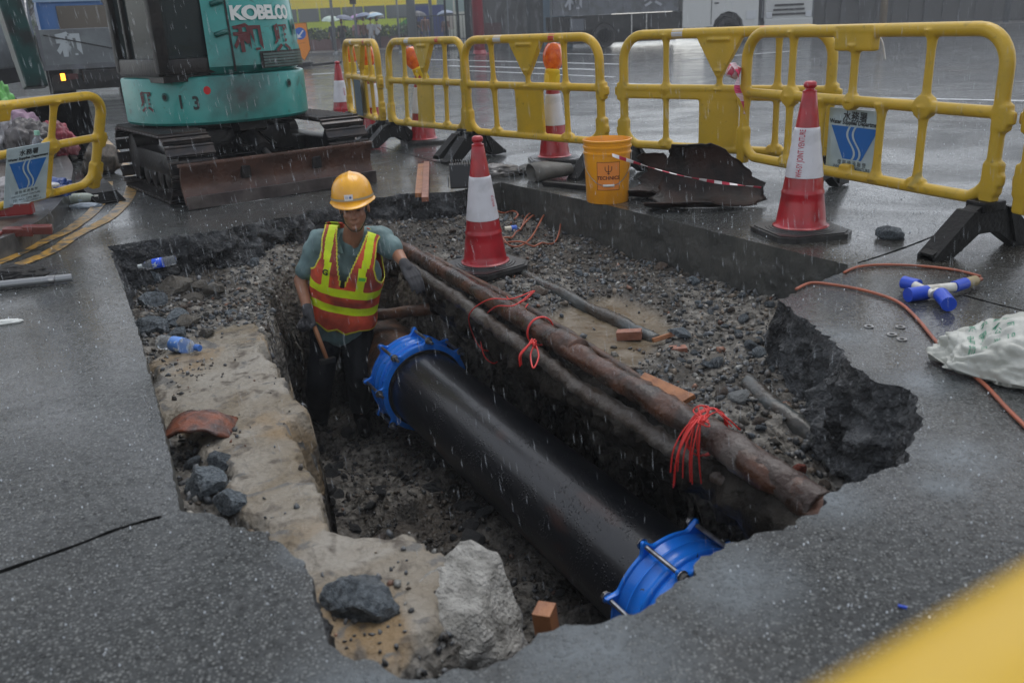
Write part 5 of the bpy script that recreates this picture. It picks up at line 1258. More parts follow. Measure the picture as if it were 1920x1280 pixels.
lb = patch('pail_label', f_, .145, .175, mat('label dark rim', (.25, .08, .02), .4), t); patch('label_face', pail_pt(A0, .175, .0025), .137, .167, mat('label orange', (.80, .27, .05), .4), lb)
M_lp = mat('label brown print', (.10, .02, .015), .4)
text_on('label_print', 'TECHNICS', .030, pail_pt(A0, .165, .0035), M_lp, lb, bold=.0008); text_on('label_print', '=========', .012, pail_pt(A0, .125, .0035), M_lp, lb); text_on('label_print', '====', .012, pail_pt(A0, .110, .0035), M_lp, lb)
f_ = pail_pt(A0, .215, .0035)
for pts in ([(0, -.03), (0, .028)], [(-.02, .02), (-.02, 0), (-.012, -.010), (0, -.012), (.012, -.010), (.02, 0), (.02, .02)], [(-.008, -.022), (.008, -.022)]):
    mb = MB(); mb.tube([f_(*p) for p in pts], .0022, 6); mb.build('trident_mark', M_lp, lb, smooth=True)
mb = MB(); mb.tube(bez([(.150 * math.cos(a), .150 * math.sin(a), z) for a, z in ((A0 - 1.5, .31), (A0 - 1.1, .21), (A0 - .5, .135), (A0, .12), (A0 + .5, .135), (A0 + 1.1, .21), (A0 + 1.5, .31))], 8), .0022, 6); mb.build('wire_handle', M_steel, t, smooth=True)
mb = MB(); mb.tube([(.157 * math.cos(a), .157 * math.sin(a), .121) for a in (A0 - .22, A0, A0 + .22)], .0075, 8); mb.build('hand_grip', mat('white grip', (.7, .7, .66), .4), t, smooth=True)
# rusted steel shells: two open half pipes
M_shell = mat('dark rusted shell steel', (.008, .006, .005), .45, spec=.25, col2=(.032, .017, .013), vs=7, vd=7, bump=.004, bs=45)
def shell(label, p, rot, r, L, a0, a1, jag, seed):
    t = thing('steel_shell', label, 'scrap metal', p, rot); na, nl = 30, 18; V = []
    for s_ in (0, 1):
        for i in range(na + 1):
            a = a0 + (a1 - a0) * i / na
            for k in range(nl + 1):
                u = k / nl; ext = 1 + jag * (noise.noise(Vector((a * 2.5, seed + (u > .5) * 7, 0))) + .5 * noise.noise(Vector((a * 7, seed, (u > .5) * 5)))) 
                R = r - .008 * s_; V.append((R * math.cos(a), (u - .5) * L * (ext * (1.15 - .55 * i / na) if u > .5 else (.20 + 1.1 * math.sin(math.pi * i / na) ** .9) * (1 + jag * noise.noise(Vector((a * 4, seed * 3, 1))))), R * math.sin(a) + .006 * noise.noise(Vector((a * 3, u * 4, seed)))))
    st = (na + 1) * (nl + 1); Fc = []
    for s_ in (0, 1):
        for i in range(na):
            for k in range(nl): q = s_ * st + i * (nl + 1) + k; f = (q, q + 1, q + nl + 2, q + nl + 1); Fc.append(f if s_ else f[::-1])
    for i in range(na):
        for k in (0, nl): q = i * (nl + 1) + k; Fc.append((q, q + nl + 1, st + q + nl + 1, st + q))
    for k in range(nl):
        for i in (0, na): q = i * (nl + 1) + k; Fc.append((q, q + 1, st + q + 1, st + q))
    mk('shell', V, Fc, M_shell, t); return t
shell('large dark rusted half pipe lying open beside the traffic cone', G(1325, 400, .0) + Vector((0, .17, .235)), (R_(0), R_(0), R_(80)), .23, .58, R_(-130), R_(30), .25, 4)
shell('torn rusted steel sheet with jagged tips beside the yellow pail', G(1228, 378, .0) + Vector((0, .14, .215)), (R_(0), R_(10), R_(68)), .21, .30, R_(-125), R_(20), .8, 11)
t = thing('warning_tape', 'twisted red and white tape stretched from the pail over the rusted steel', 'tape', G(1150, 292, .30))
a_, b_ = D(1148, 291, 5.35) , D(1427, 352, 4.95); mb = MB(); n_ = 40; V = []
for i in range(n_ + 1):
    u = i / n_; p = a_.lerp(b_, u) - t.location - Vector((0, 0, .03 * math.sin(u * math.pi))); an = .9 + 2.4 * math.sin(u * 4); w = .011 * (1 - .3 * u)
    for s_ in (-1, 1): V.append(p + Vector((0, math.cos(an) * w * s_, math.sin(an) * w * s_)))
tp = mk('tape_strip', V, [(2 * i, 2 * i + 1, 2 * i + 3, 2 * i + 2) for i in range(n_)], [mat('tape white', (.75, .72, .72), .4), M_rprint], t, smooth=False)
tp.data.polygons.foreach_set('material_index', [(i // 2) % 2 for i in range(n_)]); sd_ = tp.modifiers.new('s', 'SOLIDIFY'); sd_.thickness = .0015
# knotted tape on the barrier
t = thing('warning_tape', 'short red and white tape knotted on the left post of the front right barrier', 'tape', D(1378, 145, 5.62)); V = []
pts = bez([D(1374, 118, 5.57), D(1385, 140, 5.54), D(1382, 165, 5.53), D(1392, 190, 5.54), D(1396, 214, 5.55)], 5)
for i, p in enumerate(pts): 
    w = .020 * (1 if i < 14 else .7); an = i * .25; V += [p - t.location + Vector((w * math.cos(an), w * math.sin(an), 0)), p - t.location - Vector((w * math.cos(an), w * math.sin(an), 0))]
q = mk('tape_tail', V, [(2 * i, 2 * i + 1, 2 * i + 3, 2 * i + 2) for i in range(len(pts) - 1)], [mat('tape pinkish white', (.7, .5, .55), .4), mat('tape pink', (.6, .05, .14), .4)], t, smooth=False); q.data.polygons.foreach_set('material_index', [(i // 3) % 2 for i in range(len(pts) - 1)])
mb = MB(); mb.tube([D(1366, 130, 5.6) - t.location, D(1384, 138, 5.6) - t.location], .040, 12); mb.build('tape_wrap', mat('tape wrap', (.65, .5, .52), .4, col2=(.5, .05, .1), vs=25, mix=(.5, .52)), t, smooth=True)
mb = MB(); mb.tube(bez([D(1645, 62, 4.85), D(1655, 80, 4.83), D(1660, 112, 4.82)], 6), .0035, 6); tag(mb.build('cable_tie', mat('white nylon tie', (.7, .7, .7), .35), smooth=True), 'thin white cable tie dangling from the top rail of the front right barrier', 'cable tie')
# Y shaped blue and white hose splitter
c = G(1757, 552, .03); t = thing('hose_splitter', 'blue and white three way plug connector on the pavement by the orange cable', 'connector', c)
M_pw = mat('white abs plastic', (.62, .62, .58), .35, col2=(.45, .43, .38), vs=20); M_pb = mat('blue plug plastic', (.02, .07, .50), .3)
def rod(p0, p1, r, name, m): mb = MB(); mb.tube([Vector(p0) - c, Vector(p1) - c], r, 18); return mb.build(name, m, t, auto=40)
rod(G(1722, 545, .03), G(1790, 538, .035), .019, 'socket_body', M_pw); rod(G(1715, 535, .04), G(1750, 552, .03), .017, 'socket_body', M_pw); rod(G(1755, 548, .03), G(1768, 556, .03), .02, 'socket_body', M_pw)
rod(G(1694, 529, .035), G(1722, 536, .035), .026, 'socket_cap', M_pb); rod(G(1702, 553, .028), G(1738, 548, .028), .028, 'socket_cap', M_pb); rod(G(1772, 566, .03) + Vector((0, -.03, 0)), G(1764, 552, .035), .028, 'socket_cap', M_pb)
rod(G(1788, 538, .035), G(1810, 531, .035), .023, 'plug', M_pb); rod(G(1808, 532, .035), G(1828, 526, .032), .021, 'plug_tail', mat('dirty cream plug', (.30, .24, .13), .45)); rod(G(1828, 526, .032), G(1840, 523, .03), .008, 'cable_end', M_ocord)
cord('orange cable running over the right pavement past the white sack', [hug([G(*p) for p in [(1492, 546), (1520, 534), (1560, 537), (1620, 548), (1680, 568), (1718, 600), (1760, 650), (1810, 695), (1850, 730), (1885, 768), (1925, 808), (1960, 850)]], .008)], r=.0065, m=M_ocord, name='cable', cat='cable')
cord('orange cable arching from the slab edge to the connector', [hug([G(*p) for p in [(1582, 514), (1610, 503), (1660, 499), (1730, 502), (1790, 509), (1838, 521)]], .007)], r=.006, m=M_ocord, name='cable', cat='cable')
for x, y, lab in ((1629, 613, 'leftmost'), (1688, 614, 'farthest right'), (1672, 628, 'middle'), (1691, 637, 'nearest')):
    mb = MB(); mb.lathe([(.009, .001), (.009, .004), (.017, .004), (.017, .001)], 20); o = mb.build('washer', M_steel, None, auto=40); o.location = G(x, y); tag(o, f'small steel washer on the right pavement, {lab} of the four', 'washer', 'washers on the pavement')
# woven rice sack
sk = bmesh.new(); bmesh.ops.create_icosphere(sk, subdivisions=6, radius=1)
for v in sk.verts:
    p = v.co.copy(); wr = .14 * noise.noise(p * 2.2 + Vector((3, 0, 0))) + .16 * abs(noise.noise(p * 4.5)) + .07 * abs(noise.noise(p * 9))
    zz_ = (abs(p.z) ** .8) * (1 if p.z > 0 else .12) * math.copysign(1, p.z)
    zz_ *= .62 + .5 * noise.noise(Vector((p.x * 1.6, p.y * 1.6, 2.2))) - .25 * max(0, p.x * -1)
    e_ = 1 + .18 * noise.noise(Vector((math.atan2(p.y, p.x) * 1.6, 0, 4)))
    v.co = Vector((p.x * .25 * e_ * (1 + wr), p.y * .18 * e_ * (1 + wr), .19 * zz_ + .13 * wr * (p.z > -.3)))
me = bpy.data.meshes.new('sack'); sk.to_mesh(me); sk.free()
M_sack = mat('wet woven white sack', (.50, .51, .47), .42, col2=(.36, .37, .33), vs=5, bump=.0012, bs=300)
cs = G(1905, 690); t = thing('sack', 'crumpled white woven sack printed with green characters at the right edge', 'sack', cs + Vector((.02, -.02, .015)), (0, 0, R_(-22)))
o = link('sack_cloth', me, M_sack, t)
from mathutils.bvhtree import BVHTree
bv = BVHTree.FromObject(o, bpy.context.evaluated_depsgraph_get()); M_gp = mat('green sack print', (.03, .26, .15), .5)
rows = ['米 五 香米', '中 國 米 業', '有 限 公 司', '精 白 米 10']
for i, rw in enumerate(rows):
    def f(u, v, i=i):
        x, y = -.12 + u * 1.0, -.045 + (1.5 - i) * .034 + v; hit = bv.ray_cast(Vector((x, y, .5)), Vector((0, 0, -1)))
        return (hit[0] + hit[1] * .0012) if hit[0] else (x, y, 0)
    text_on('sack_print', rw, .021, f, M_gp, t, spacing=1.25)

# bits at the far edge of the pit
t = thing('floodlight', 'black square panel with metal stand tipped at the far pit edge by the cone', 'panel', G(868, 358), (0, 0, R_(5)))
mb = MB(); mb.box((0, 0, .10), (.17, .04, .16), bev=.006, rot=Matrix.Rotation(R_(-16), 3, 'X')); mb.build('panel', mat('black glass face', (.008, .008, .009), .2), t)
mb = MB()
for i in range(9): mb.box((-.07 + .0175 * i, .055, .19), (.003, .10, .03))
mb.box((0, .06, .175), (.16, .11, .008)); mb.build('cooling_fins', M_black, t); mb = MB(); mb.tube([(-.10, 0, .03), (-.10, .02, .10)], .006, 8); mb.build('bracket', M_steel, t)
def cloth(name, label, cat, p, r, m, seed, rz=0, sub=5, crum=.5):
    bm = bmesh.new(); bmesh.ops.create_icosphere(bm, subdivisions=sub, radius=1); off = Vector((seed * 3.1, seed, 0))
    for v in bm.verts:
        q = v.co.copy(); k = 1 + crum * (.35 * noise.noise(q * 1.7 + off) + .45 * abs(noise.noise(q * 3.3 + off)) + .15 * noise.noise(q * 8 + off))
        v.co = Vector((q.x * r[0] * k, q.y * r[1] * k, max(q.z, -.35) * r[2] * k + r[2] * .35))
    me = bpy.data.meshes.new(name); bm.to_mesh(me); bm.free(); o = link(name, me, m); o.location = p; o.rotation_euler = (0, 0, rz); return tag(o, label, cat)
cloth('plastic_bag', 'crumpled grey plastic bag behind the tip of the cone in the pit', 'plastic bag', G(935, 328), (.16, .11, .06), mat('dirty clear bag', (.20, .19, .18), .25, col2=(.08, .075, .07), vs=12), 3)
cloth('plastic_bag', 'small blue scrap of film on the grey plastic bag', 'plastic scrap', G(940, 316, .05), (.035, .03, .02), mat('blue film', (.12, .30, .60), .3), 5, sub=3)
cloth('tarpaulin', 'dirty grey sacking folded at the foot of the cone behind the pail', 'sacking', G(1010, 322), (.15, .16, .05), mat('dirty grey sacking', (.10, .10, .09), .5, col2=(.06, .058, .05), vs=9, bump=.003, bs=60), 8)
t = thing('duct_end', 'grey flattened canvas duct with an open round end next to the pail', 'duct', G(1050, 335), (0, 0, R_(28)))
mb = MB(); mb.tube([(-.22, .04, .06), (-.10, .02, .07), (0, 0, .065), (.08, -.02, .06)], [.10, .095, .075, .06], 20, cap=False, flat=.62); o = mb.build('duct', mat('grey canvas duct', (.14, .135, .12), .5, col2=(.09, .085, .075), vs=8, bump=.003, bs=60), t, smooth=True); s2_ = o.modifiers.new('s', 'SOLIDIFY'); s2_.thickness = .006
mb = MB(); mb.box((0, 0, .018), (.75, .045, .03), bev=.006); o = mb.build('steel_bar', M_black, None); o.location = G(1130, 358) + Vector((-.10, .06, 0)); o.rotation_euler = (0, 0, R_(-42)); tag(o, 'dark steel angle bar lying behind the pail along the slab edge', 'steel bar')
# left side litter
t = thing('scaffold_tube', 'grey galvanised tube lying on the left pavement', 'metal tube', G(60, 528, .03)); mb = MB(); mb.tube([G(-60, 540, .025) - t.location, G(136, 520, .025) - t.location], .019, 16); mb.build('tube', mat('dull galvanised tube', (.26, .27, .28), .3, metal=.5), t, auto=40)
mb = MB(); mb.lathe([(.021, -.02), (.021, .02)], 16, G(97, 524, .025) - t.location, Matrix.Rotation(R_(90), 3, 'Y')); mb.build('joint_ring', M_steel, t, auto=40)
cloth('tool_bag', 'black tool bag or netting heap behind the grey tube at the left edge', 'tool bag', G(5, 525), (.20, .10, .05), M_foot, 12)
cloth('plastic_scrap', 'white scrap of plastic film on the left pavement at the picture edge', 'plastic scrap', G(10, 606), (.065, .022, .012), mat('white film', (.62, .64, .62), .4), 14, rz=.2)
big_ = rock_mesh('stone_block', 77, 4, .35, .8, elong=1.2)
o = link('stone_block', big_, mat('layered brown stone block', (.13, .105, .08), .4, col2=(.06, .05, .04), vs=5, bump=.012, bs=22, bd=8)); o.location = G(182, 330) + Vector((0, .12, .13)); o.scale = (.17, .17, .23); o.rotation_euler = (0, .12, .4); tag(o, 'upright block of broken brown stone by the left barrier end', 'stone block')
t = thing('rubber_ramp', 'black rubber ramp block lying flat on the kerb edge at the left', 'rubber ramp', G(185, 372), (0, 0, R_(-50)))
mb = MB(); mb.prism([(-.22, 0), (.30, 0), (.30, .012), (-.02, .10), (-.16, .12), (-.22, .06)], -.10, .10, Matrix.Rotation(R_(90), 4, 'X')); mb.build('foot_block', M_foot, t)
for i in range(8): mb = MB(); mb.box((.14 + .02 * i, 0, .058 - .0055 * i), (.006, .19, .008)); mb.build('tread_rib', M_foot, t)
M_milky = mat('milky plastic', (.50, .56, .50), .35, alpha=1)
bottle('milky green bottle lying at the kerb by the rubber foot', G(146, 372, .04), R_(12), s=1.05, body=M_milky, lab=(.45, .5, .42), cap=(.5, .5, .45))
cloth('plastic_scrap', 'pale blue torn film beside the milky bottle', 'plastic scrap', G(160, 388), (.11, .05, .02), mat('pale blue film', (.40, .47, .55), .3), 21)
cloth('plastic_scrap', 'small pale green crumpled scrap on the road below the kerb', 'plastic scrap', G(102, 410), (.055, .04, .022), mat('pale green film', (.42, .46, .36), .4), 22)
cloth('litter_bag', 'grey white bag on the island beneath the left barrier', 'bag', G(25, 372, .11), (.22, .14, .10), mat('grey litter bag', (.30, .29, .30), .35), 23)
cloth('litter_bag', 'blue bag with white flap beneath the left barrier', 'bag', G(84, 366, .11), (.19, .13, .09), mat('blue litter bag', (.03, .07, .26), .3), 24)
cloth('plastic_scrap', 'white flap on the blue bag beneath the left barrier', 'plastic scrap', G(96, 350, .22), (.05, .04, .02), mat('white flap', (.6, .62, .65), .35), 25, sub=3)
t = thing('drink_carton', 'silver and red carton lying on the island at the left edge', 'carton', G(25, 405, .11), (0, 0, R_(12))); MB().box((0, 0, .04), (.24, .08, .07), bev=.01).build('carton_body', mat('red carton', (.25, .02, .02), .35), t); MB().box((.02, -.01, .078), (.20, .07, .006), bev=.002).build('carton_top', mat('silver foil', (.6, .6, .62), .2, metal=.6), t)
M_rbrick = mat('wet dark red brick', (.16, .03, .022), .35, col2=(.09, .02, .016), bump=.004, bs=50)
for i, (x, y, r_, lab) in enumerate(((40, 432, 18, 'dark red brick on the kerb edge, nearer the picture edge'), (-18, 440, 12, 'dark red brick touching the picture edge on the kerb'), (75, 428, 22, 'dark red brick farthest right on the kerb edge'))):
    o = MB().box((0, 0, 0), (.15, .07, .045), bev=.006).build('brick', M_rbrick); o.location = G(x, y, .11) + Vector((0, -.03, .0)); o.rotation_euler = (.05, .1, R_(r_)); tag(o, lab, 'brick', 'red bricks on the kerb')
t = thing('tag_stick', 'bright blue plastic strip dropped on the near right pavement', 'plastic strip', G(1692, 1139)); MB().box((0, 0, .003), (.016, .004, .004), rz=-.5).build('strip', M_pb, t)
o = rock(1742, 1156, 7, 'tiny white pebble on the near right pavement', z=0, m=mat('white pebble', (.7, .7, .66), .4)); o.name = 'pebble'; o['category'] = 'pebble'
# heap of coloured bags and bottles behind the left barrier
hp = [((30, 290), (.28, .22, .34), (.45, .30, .40), 'pinkish clear bag of rubbish behind the left barrier'), ((8, 250), (.22, .2, .42), (.12, .42, .08), 'bright green and blue bag behind the left barrier'),
      ((62, 300), (.20, .2, .26), (.10, .09, .09), 'dark bag between the pink and red litter behind the left barrier'), ((105, 290), (.18, .16, .22), (.30, .04, .06), 'red bag in the litter heap behind the left barrier'), ((-20, 300), (.3, .3, .35), (.42, .42, .44), 'whitish bag at the picture edge behind the left barrier')]
for i, ((x, y), r, c_, lab) in enumerate(hp): cloth('litter_bag', lab, 'bag', G(x, y, .11), r, mat('bag', c_, .35, col2=tuple(q * .45 for q in c_), vs=9), 40 + i)
q = bottle('clear bottle standing upright among the bags behind the left barrier', G(84, 328, .11) + Vector((0, 0, .16)), 0, 0, 1.4, cap=(.3, .6, .45)); q.rotation_euler = (0, R_(4), 0)

# ------------------------------------------------------------ background: vehicles
def wheel(parent, c, r=.47, w=.28):
    t = MB(); t.lathe([(r * .62, -w / 2), (r * .95, -w / 2), (r, -w / 2 + .03), (r, w / 2 - .03), (r * .95, w / 2), (r * .62, w / 2)], 28, (0, 0, 0), Matrix.Rotation(R_(90), 3, 'X'))
    o = t.build('wheel', M_black, parent, auto=40); o.location = c
    h = MB(); h.lathe([(.0, -w * .35), (r * .2, -w * .42), (r * .3, -w * .2), (r * .5, -w * .15), (r * .60, -w / 2 - .01), (r * .64, -w / 2 - .01), (r * .64, w / 2)], 24, (0, 0, 0), Matrix.Rotation(R_(90), 3, 'X')); h.build('rim', mat('painted rim', (.25, .25, .24), .5), o, auto=40)
M_tgrey = mat('grey tipper panel', (.13, .14, .16), .4, col2=(.08, .085, .09), vs=3); M_cabw = mat('off white cab paint', (.55, .56, .55), .3); M_lampg = mat('headlamp glass', (.5, .52, .55), .1, spec=.8)
M_win = mat('dark vehicle window', (.02, .03, .035), .08, spec=.8)
M_txtg = mat('faded pale lettering', (.34, .36, .40), .5)
t = thing('truck', 'grey tipper truck with white cab parked side on across the road', 'truck', (6.3, 38.6, 0))
mb = MB(); mb.box((-1.45, 0, .98), (5.6, 1.9, .55)); mb.box((2.7, 0, .85), (2.6, 1.6, .5)); mb.box((.6, 0, .75), (1.4, 2.0, .6)); mb.box((-1.2, .6, .5), (4.6, .3, .7)); mb.build('chassis', M_black, t)  # chassis boxes enlarged as black fill for the shade under the truck
for x in (-2.0, 3.0): wheel(t, (x, -1.0, .47)); wheel(t, (x, 1.0, .47))
mb = MB(); mb.box((-1.55, 0, 1.95), (5.0, 2.3, 1.3)); b = mb.build('tipper_body', M_tgrey, t)
for i in range(8): MB().box((-3.95 + i * .69, -1.165, 1.93), (.07, .05, 1.28)).build('panel_rib', M_tgrey, b)
MB().box((-1.55, -1.17, 1.33), (5.05, .07, .10)).build('panel_rib', M_tgrey, b)
for s_, x in (('和', -3.25), ('興', -.05)): text_on('lettering', s_, .75, lambda u, v, x=x: (x + u, -1.20, 1.85 + v), M_txtg, b, bold=.02)
MB().box((-3.1, -1.0, .92), (.55, .3, .45)).build('tool_box', mat('tool box blue grey', (.09, .1, .12), .4), t)
for x in (-.9, -.3): MB().box((x, -1.1, .85), (.04, .04, .75)).build('guard_post', M_steel, t)
mb = MB(); mb.prism([(1.15, .62), (1.15, 2.75), (1.3, 2.85), (3.75, 2.85), (4.05, 2.2), (4.2, 1.5), (4.2, .55), (3.62, .55), (3.55, .85), (3.3, 1.1), (3.0, 1.18), (2.7, 1.1), (2.45, .85), (2.38, .62)], -1.12, 1.12, Matrix.Rotation(R_(90), 4, 'X'))
cb = mb.build('cab', M_cabw, t); bm = bmesh.new(); bm.from_mesh(cb.data); bmesh.ops.triangulate(bm, faces=[f for f in bm.faces if len(f.verts) > 4]); bmesh.ops.recalc_face_normals(bm, faces=bm.faces); bm.to_mesh(cb.data); bm.free()
MB().box((3.1, -1.125, 2.15), (1.2, .02, .7)).build('side_window', M_win, cb); MB().box((1.75, -1.125, 2.1), (.7, .02, .6)).build('side_window', M_win, cb)
MB().box((2.30, -1.13, 1.55), (.02, .02, 1.7)).build('door_seam', M_black, cb); MB().box((3.92, -1.128, 1.0), (.42, .03, .32)).build('corner_lamp', M_lampg, t); MB().box((4.22, 0, .62), (.12, 2.2, .3)).build('bumper', M_tgrey, t)
MB().box((2.5, -1.13, 1.5), (.18, .03, .05)).build('door_handle', M_black, cb)
# second truck, front on
t = thing('truck', 'white truck seen front on with slotted grille right of the tipper truck', 'truck', (13.6, 43.5, 0), (0, 0, R_(-14)))
mb = MB(); mb.box((0, .9, 1.75), (2.1, 1.8, 2.3), bev=.12); cb = mb.build('cab', M_cabw, t, auto=40); MB().box((0, 4.0, 1.9), (2.2, 4.2, 2.2)).build('cargo_box', M_tgrey, t)
for i in range(3): MB().box((0, -.03, .95 + .20 * i), (1.5 - .1 * i, .05, .09)).build('grille_slot', M_black, cb)
MB().box((0, -.02, 2.25), (1.85, .05, .8)).build('windscreen', M_win, cb); MB().box((0, -.06, .60), (2.15, .22, .32), bev=.04).build('bumper', M_cabw, t)
for s in (-1, 1): MB().box((s * .88, -.03, .92), (.28, .08, .26), bev=.04).build('headlight', M_lampg, cb); wheel(t, (0, 0, 0)) if False else None
for s in (-1, 1): MB().lathe([(.25, -.13), (.45, -.13), (.45, .13), (.25, .13)], 20, (s * .9, .9, .45), Matrix.Rotation(R_(90), 3, 'Y')).build('wheel', M_black, t)
# bus
M_by = mat('bus yellow', (.85, .68, .03), .3); M_bg = mat('bus lime green', (.50, .62, .03), .3); M_bglass = mat('bus window', (.06, .08, .085), .12, spec=.7)
t = thing('bus', 'yellow and lime green double decker bus behind the waiting people', 'bus', (-9.2, 60.5, 0), (0, 0, R_(3)))
mb = MB(); mb.box((0, 0, 1.25), (10.6, 2.4, 1.9), bev=.08); mb.build('lower_body', M_bg, t); mb = MB(); mb.box((0, 0, 3.45), (10.7, 2.42, 2.1), bev=.12); mb.build('upper_body', M_by, t)
mb = MB(); mb.box((0, 0, 2.3), (10.5, 2.36, .5)); mb.build('waist', M_bg, t)
for i in range(7): MB().box((-4.1 + i * 1.38, -1.215, 2.12), (1.28, .05, .78)).build('window', M_bglass, t); MB().box((-4.1 + i * 1.38, -1.225, 3.65), (1.28, .05, .7)).build('window', M_bglass, t)
MB().box((-5.0, -1.23, 1.9), (.12, .06, 2.4)).build('door_pillar', M_by, t)
for x in (-3.6, 2.6): MB().lathe([(.25, -.14), (.48, -.14), (.48, .14), (.25, .14)], 22, (x, -1.08, .48), Matrix.Rotation(R_(90), 3, 'X')).build('wheel', M_black, t)
mb = MB(); mb.prism([(3.2, .6), (4.6, 1.7), (3.5, 1.75), (2.6, 1.2)], 1.205, 1.225, Matrix.Rotation(R_(90), 4, 'X')); mb.build('livery_leaf', mat('bus leaf green', (.05, .26, .05), .3), t)
mb = MB(); mb.tube([(-5.3, -1.2, 3.0), (-5.6, -1.5, 2.7)], .03, 8); mb.box((-5.62, -1.52, 2.5), (.16, .12, .4)); mb.build('mirror', M_black, t); MB().box((-5.36, -.9, 2.85), (.1, .35, .22)).build('indicator_light', mat('lit amber lamp', (1, .35, .08), .3, emit=1.2), t)
t = thing('coach', 'white coach with bluish windows right of the yellow bus', 'coach', (-2.9, 64.5, 0)); MB().box((0, 0, 1.75), (5.6, 2.3, 2.9), bev=.2).build('coach_body', M_cabw, t, auto=40)
for i in range(4): MB().box((-1.9 + 1.28 * i, -1.16, 2.45), (1.15, .04, .9)).build('window', mat('pale blue glass', (.22, .32, .36), .1), t)
for x in (-1.8, 1.8): MB().lathe([(.25, -.14), (.46, -.14), (.46, .14), (.25, .14)], 20, (x, -1.08, .46), Matrix.Rotation(R_(90), 3, 'X')).build('wheel', M_black, t)
# left truck, rear on, and its neighbour
t = thing('truck', 'small truck seen from behind with grey tailgate and blue cab, left of the excavator', 'truck', (-7.35, 17.2, 0), (0, 0, R_(27)))
bd_ = MB(); bd_.box((0, 1.8, .72), (1.95, 3.6, .10)); bd_.box((-.96, 1.8, 1.0), (.06, 3.6, .55)); bd_.box((.96, 1.8, 1.0), (.06, 3.6, .55)); bd_.build('bed', M_tgrey, t)
tg = MB().box((0, -.03, 1.03), (2.0, .05, .62), bev=.01).build('tailgate', mat('grey green tailgate', (.16, .18, .185), .4, col2=(.11, .12, .13), vs=2.5), t); MB().box((0, -.04, .69), (2.06, .10, .09)).build('sill_beam', M_tgrey, tg)
for x in (-.98, .98): MB().box((x, -.03, 1.05), (.06, .08, .72)).build('corner_post', M_tgrey, tg)
text_on('lettering', '和', .42, lambda u, v: (-.52 + u, -.062, 1.08 + v), mat('chalky white lettering', (.42, .46, .48), .5), tg, bold=.022)
mb = MB(); mb.tube([(-.9, -.08, 1.25), (.9, -.08, .80)], .010, 8); mb.build('rope', M_black, t)
mb = MB(); mb.box((0, 4.45, 1.25), (1.75, 1.4, 1.55), bev=.15); cb = mb.build('cab', mat('mid blue cab paint', (.02, .13, .38), .3), t, auto=40); MB().box((.05, 3.73, 1.62), (1.05, .04, .48), bev=.015).build('rear_window', mat('brownish window', (.09, .07, .05), .15), cb)
MB().box((0, 3.72, 1.98), (1.78, .08, .08)).build('roof_edge', mat('pale blue trim', (.25, .38, .55), .3), cb)
mb = MB(); mb.box((0, 1.8, .52), (.8, 4.6, .2)); mb.box((0, .0, .42), (1.8, .1, .28)); mb.build('chassis', M_black, t)
for x in (-.72, .72):
    for y in (1.0, 4.2): MB().lathe([(.2, -.2), (.38, -.2), (.38, .2), (.2, .2)], 20, (x, y, .38), Matrix.Rotation(R_(90), 3, 'Y')).build('wheel', M_black, t)
MB().box((-.72, -.07, .52), (.07, .03, .12)).build('tail_light', mat('lit orange tail light', (1, .30, .02), .3, emit=3.0), t); MB().box((-.55, -.07, .52), (.16, .03, .10)).build('tail_light', mat('dull red lens', (.08, .01, .01), .3), t)
MB().box((.35, -.07, .55), (.44, .02, .11)).build('number_plate', mat('dim yellow plate', (.10, .075, .03), .4), t)
mb = MB(); mb.tube(bez([(-1.02, -.1, .7), (-1.1, -.1, 1.5), (-1.0, .6, 2.3)], 6), .02, 8); mb.build('rack_post', M_steel, t)
t = thing('lorry', 'pale grey lorry body at the far left behind the excavator arm', 'lorry', (-10.0, 15.5, 0), (0, 0, R_(12)))
MB().box((0, 1.5, 1.55), (2.3, 5, 1.7), bev=.04).build('cargo_box', mat('pale grey lorry panel', (.13, .15, .165), .4, col2=(.08, .09, .10), vs=2), t); MB().box((0, 1.5, .55), (1.8, 5, .3)).build('chassis', M_black, t)
for x in (-.85, .85): MB().lathe([(.2, -.15), (.42, -.15), (.42, .15), (.2, .15)], 20, (x, .3, .42), Matrix.Rotation(R_(90), 3, 'Y')).build('wheel', M_black, t)
MB().box((.35, -1.02, 1.9), (.9, .03, .5)).build('blue_panel', mat('faded blue panel', (.07, .10, .22), .4), t)

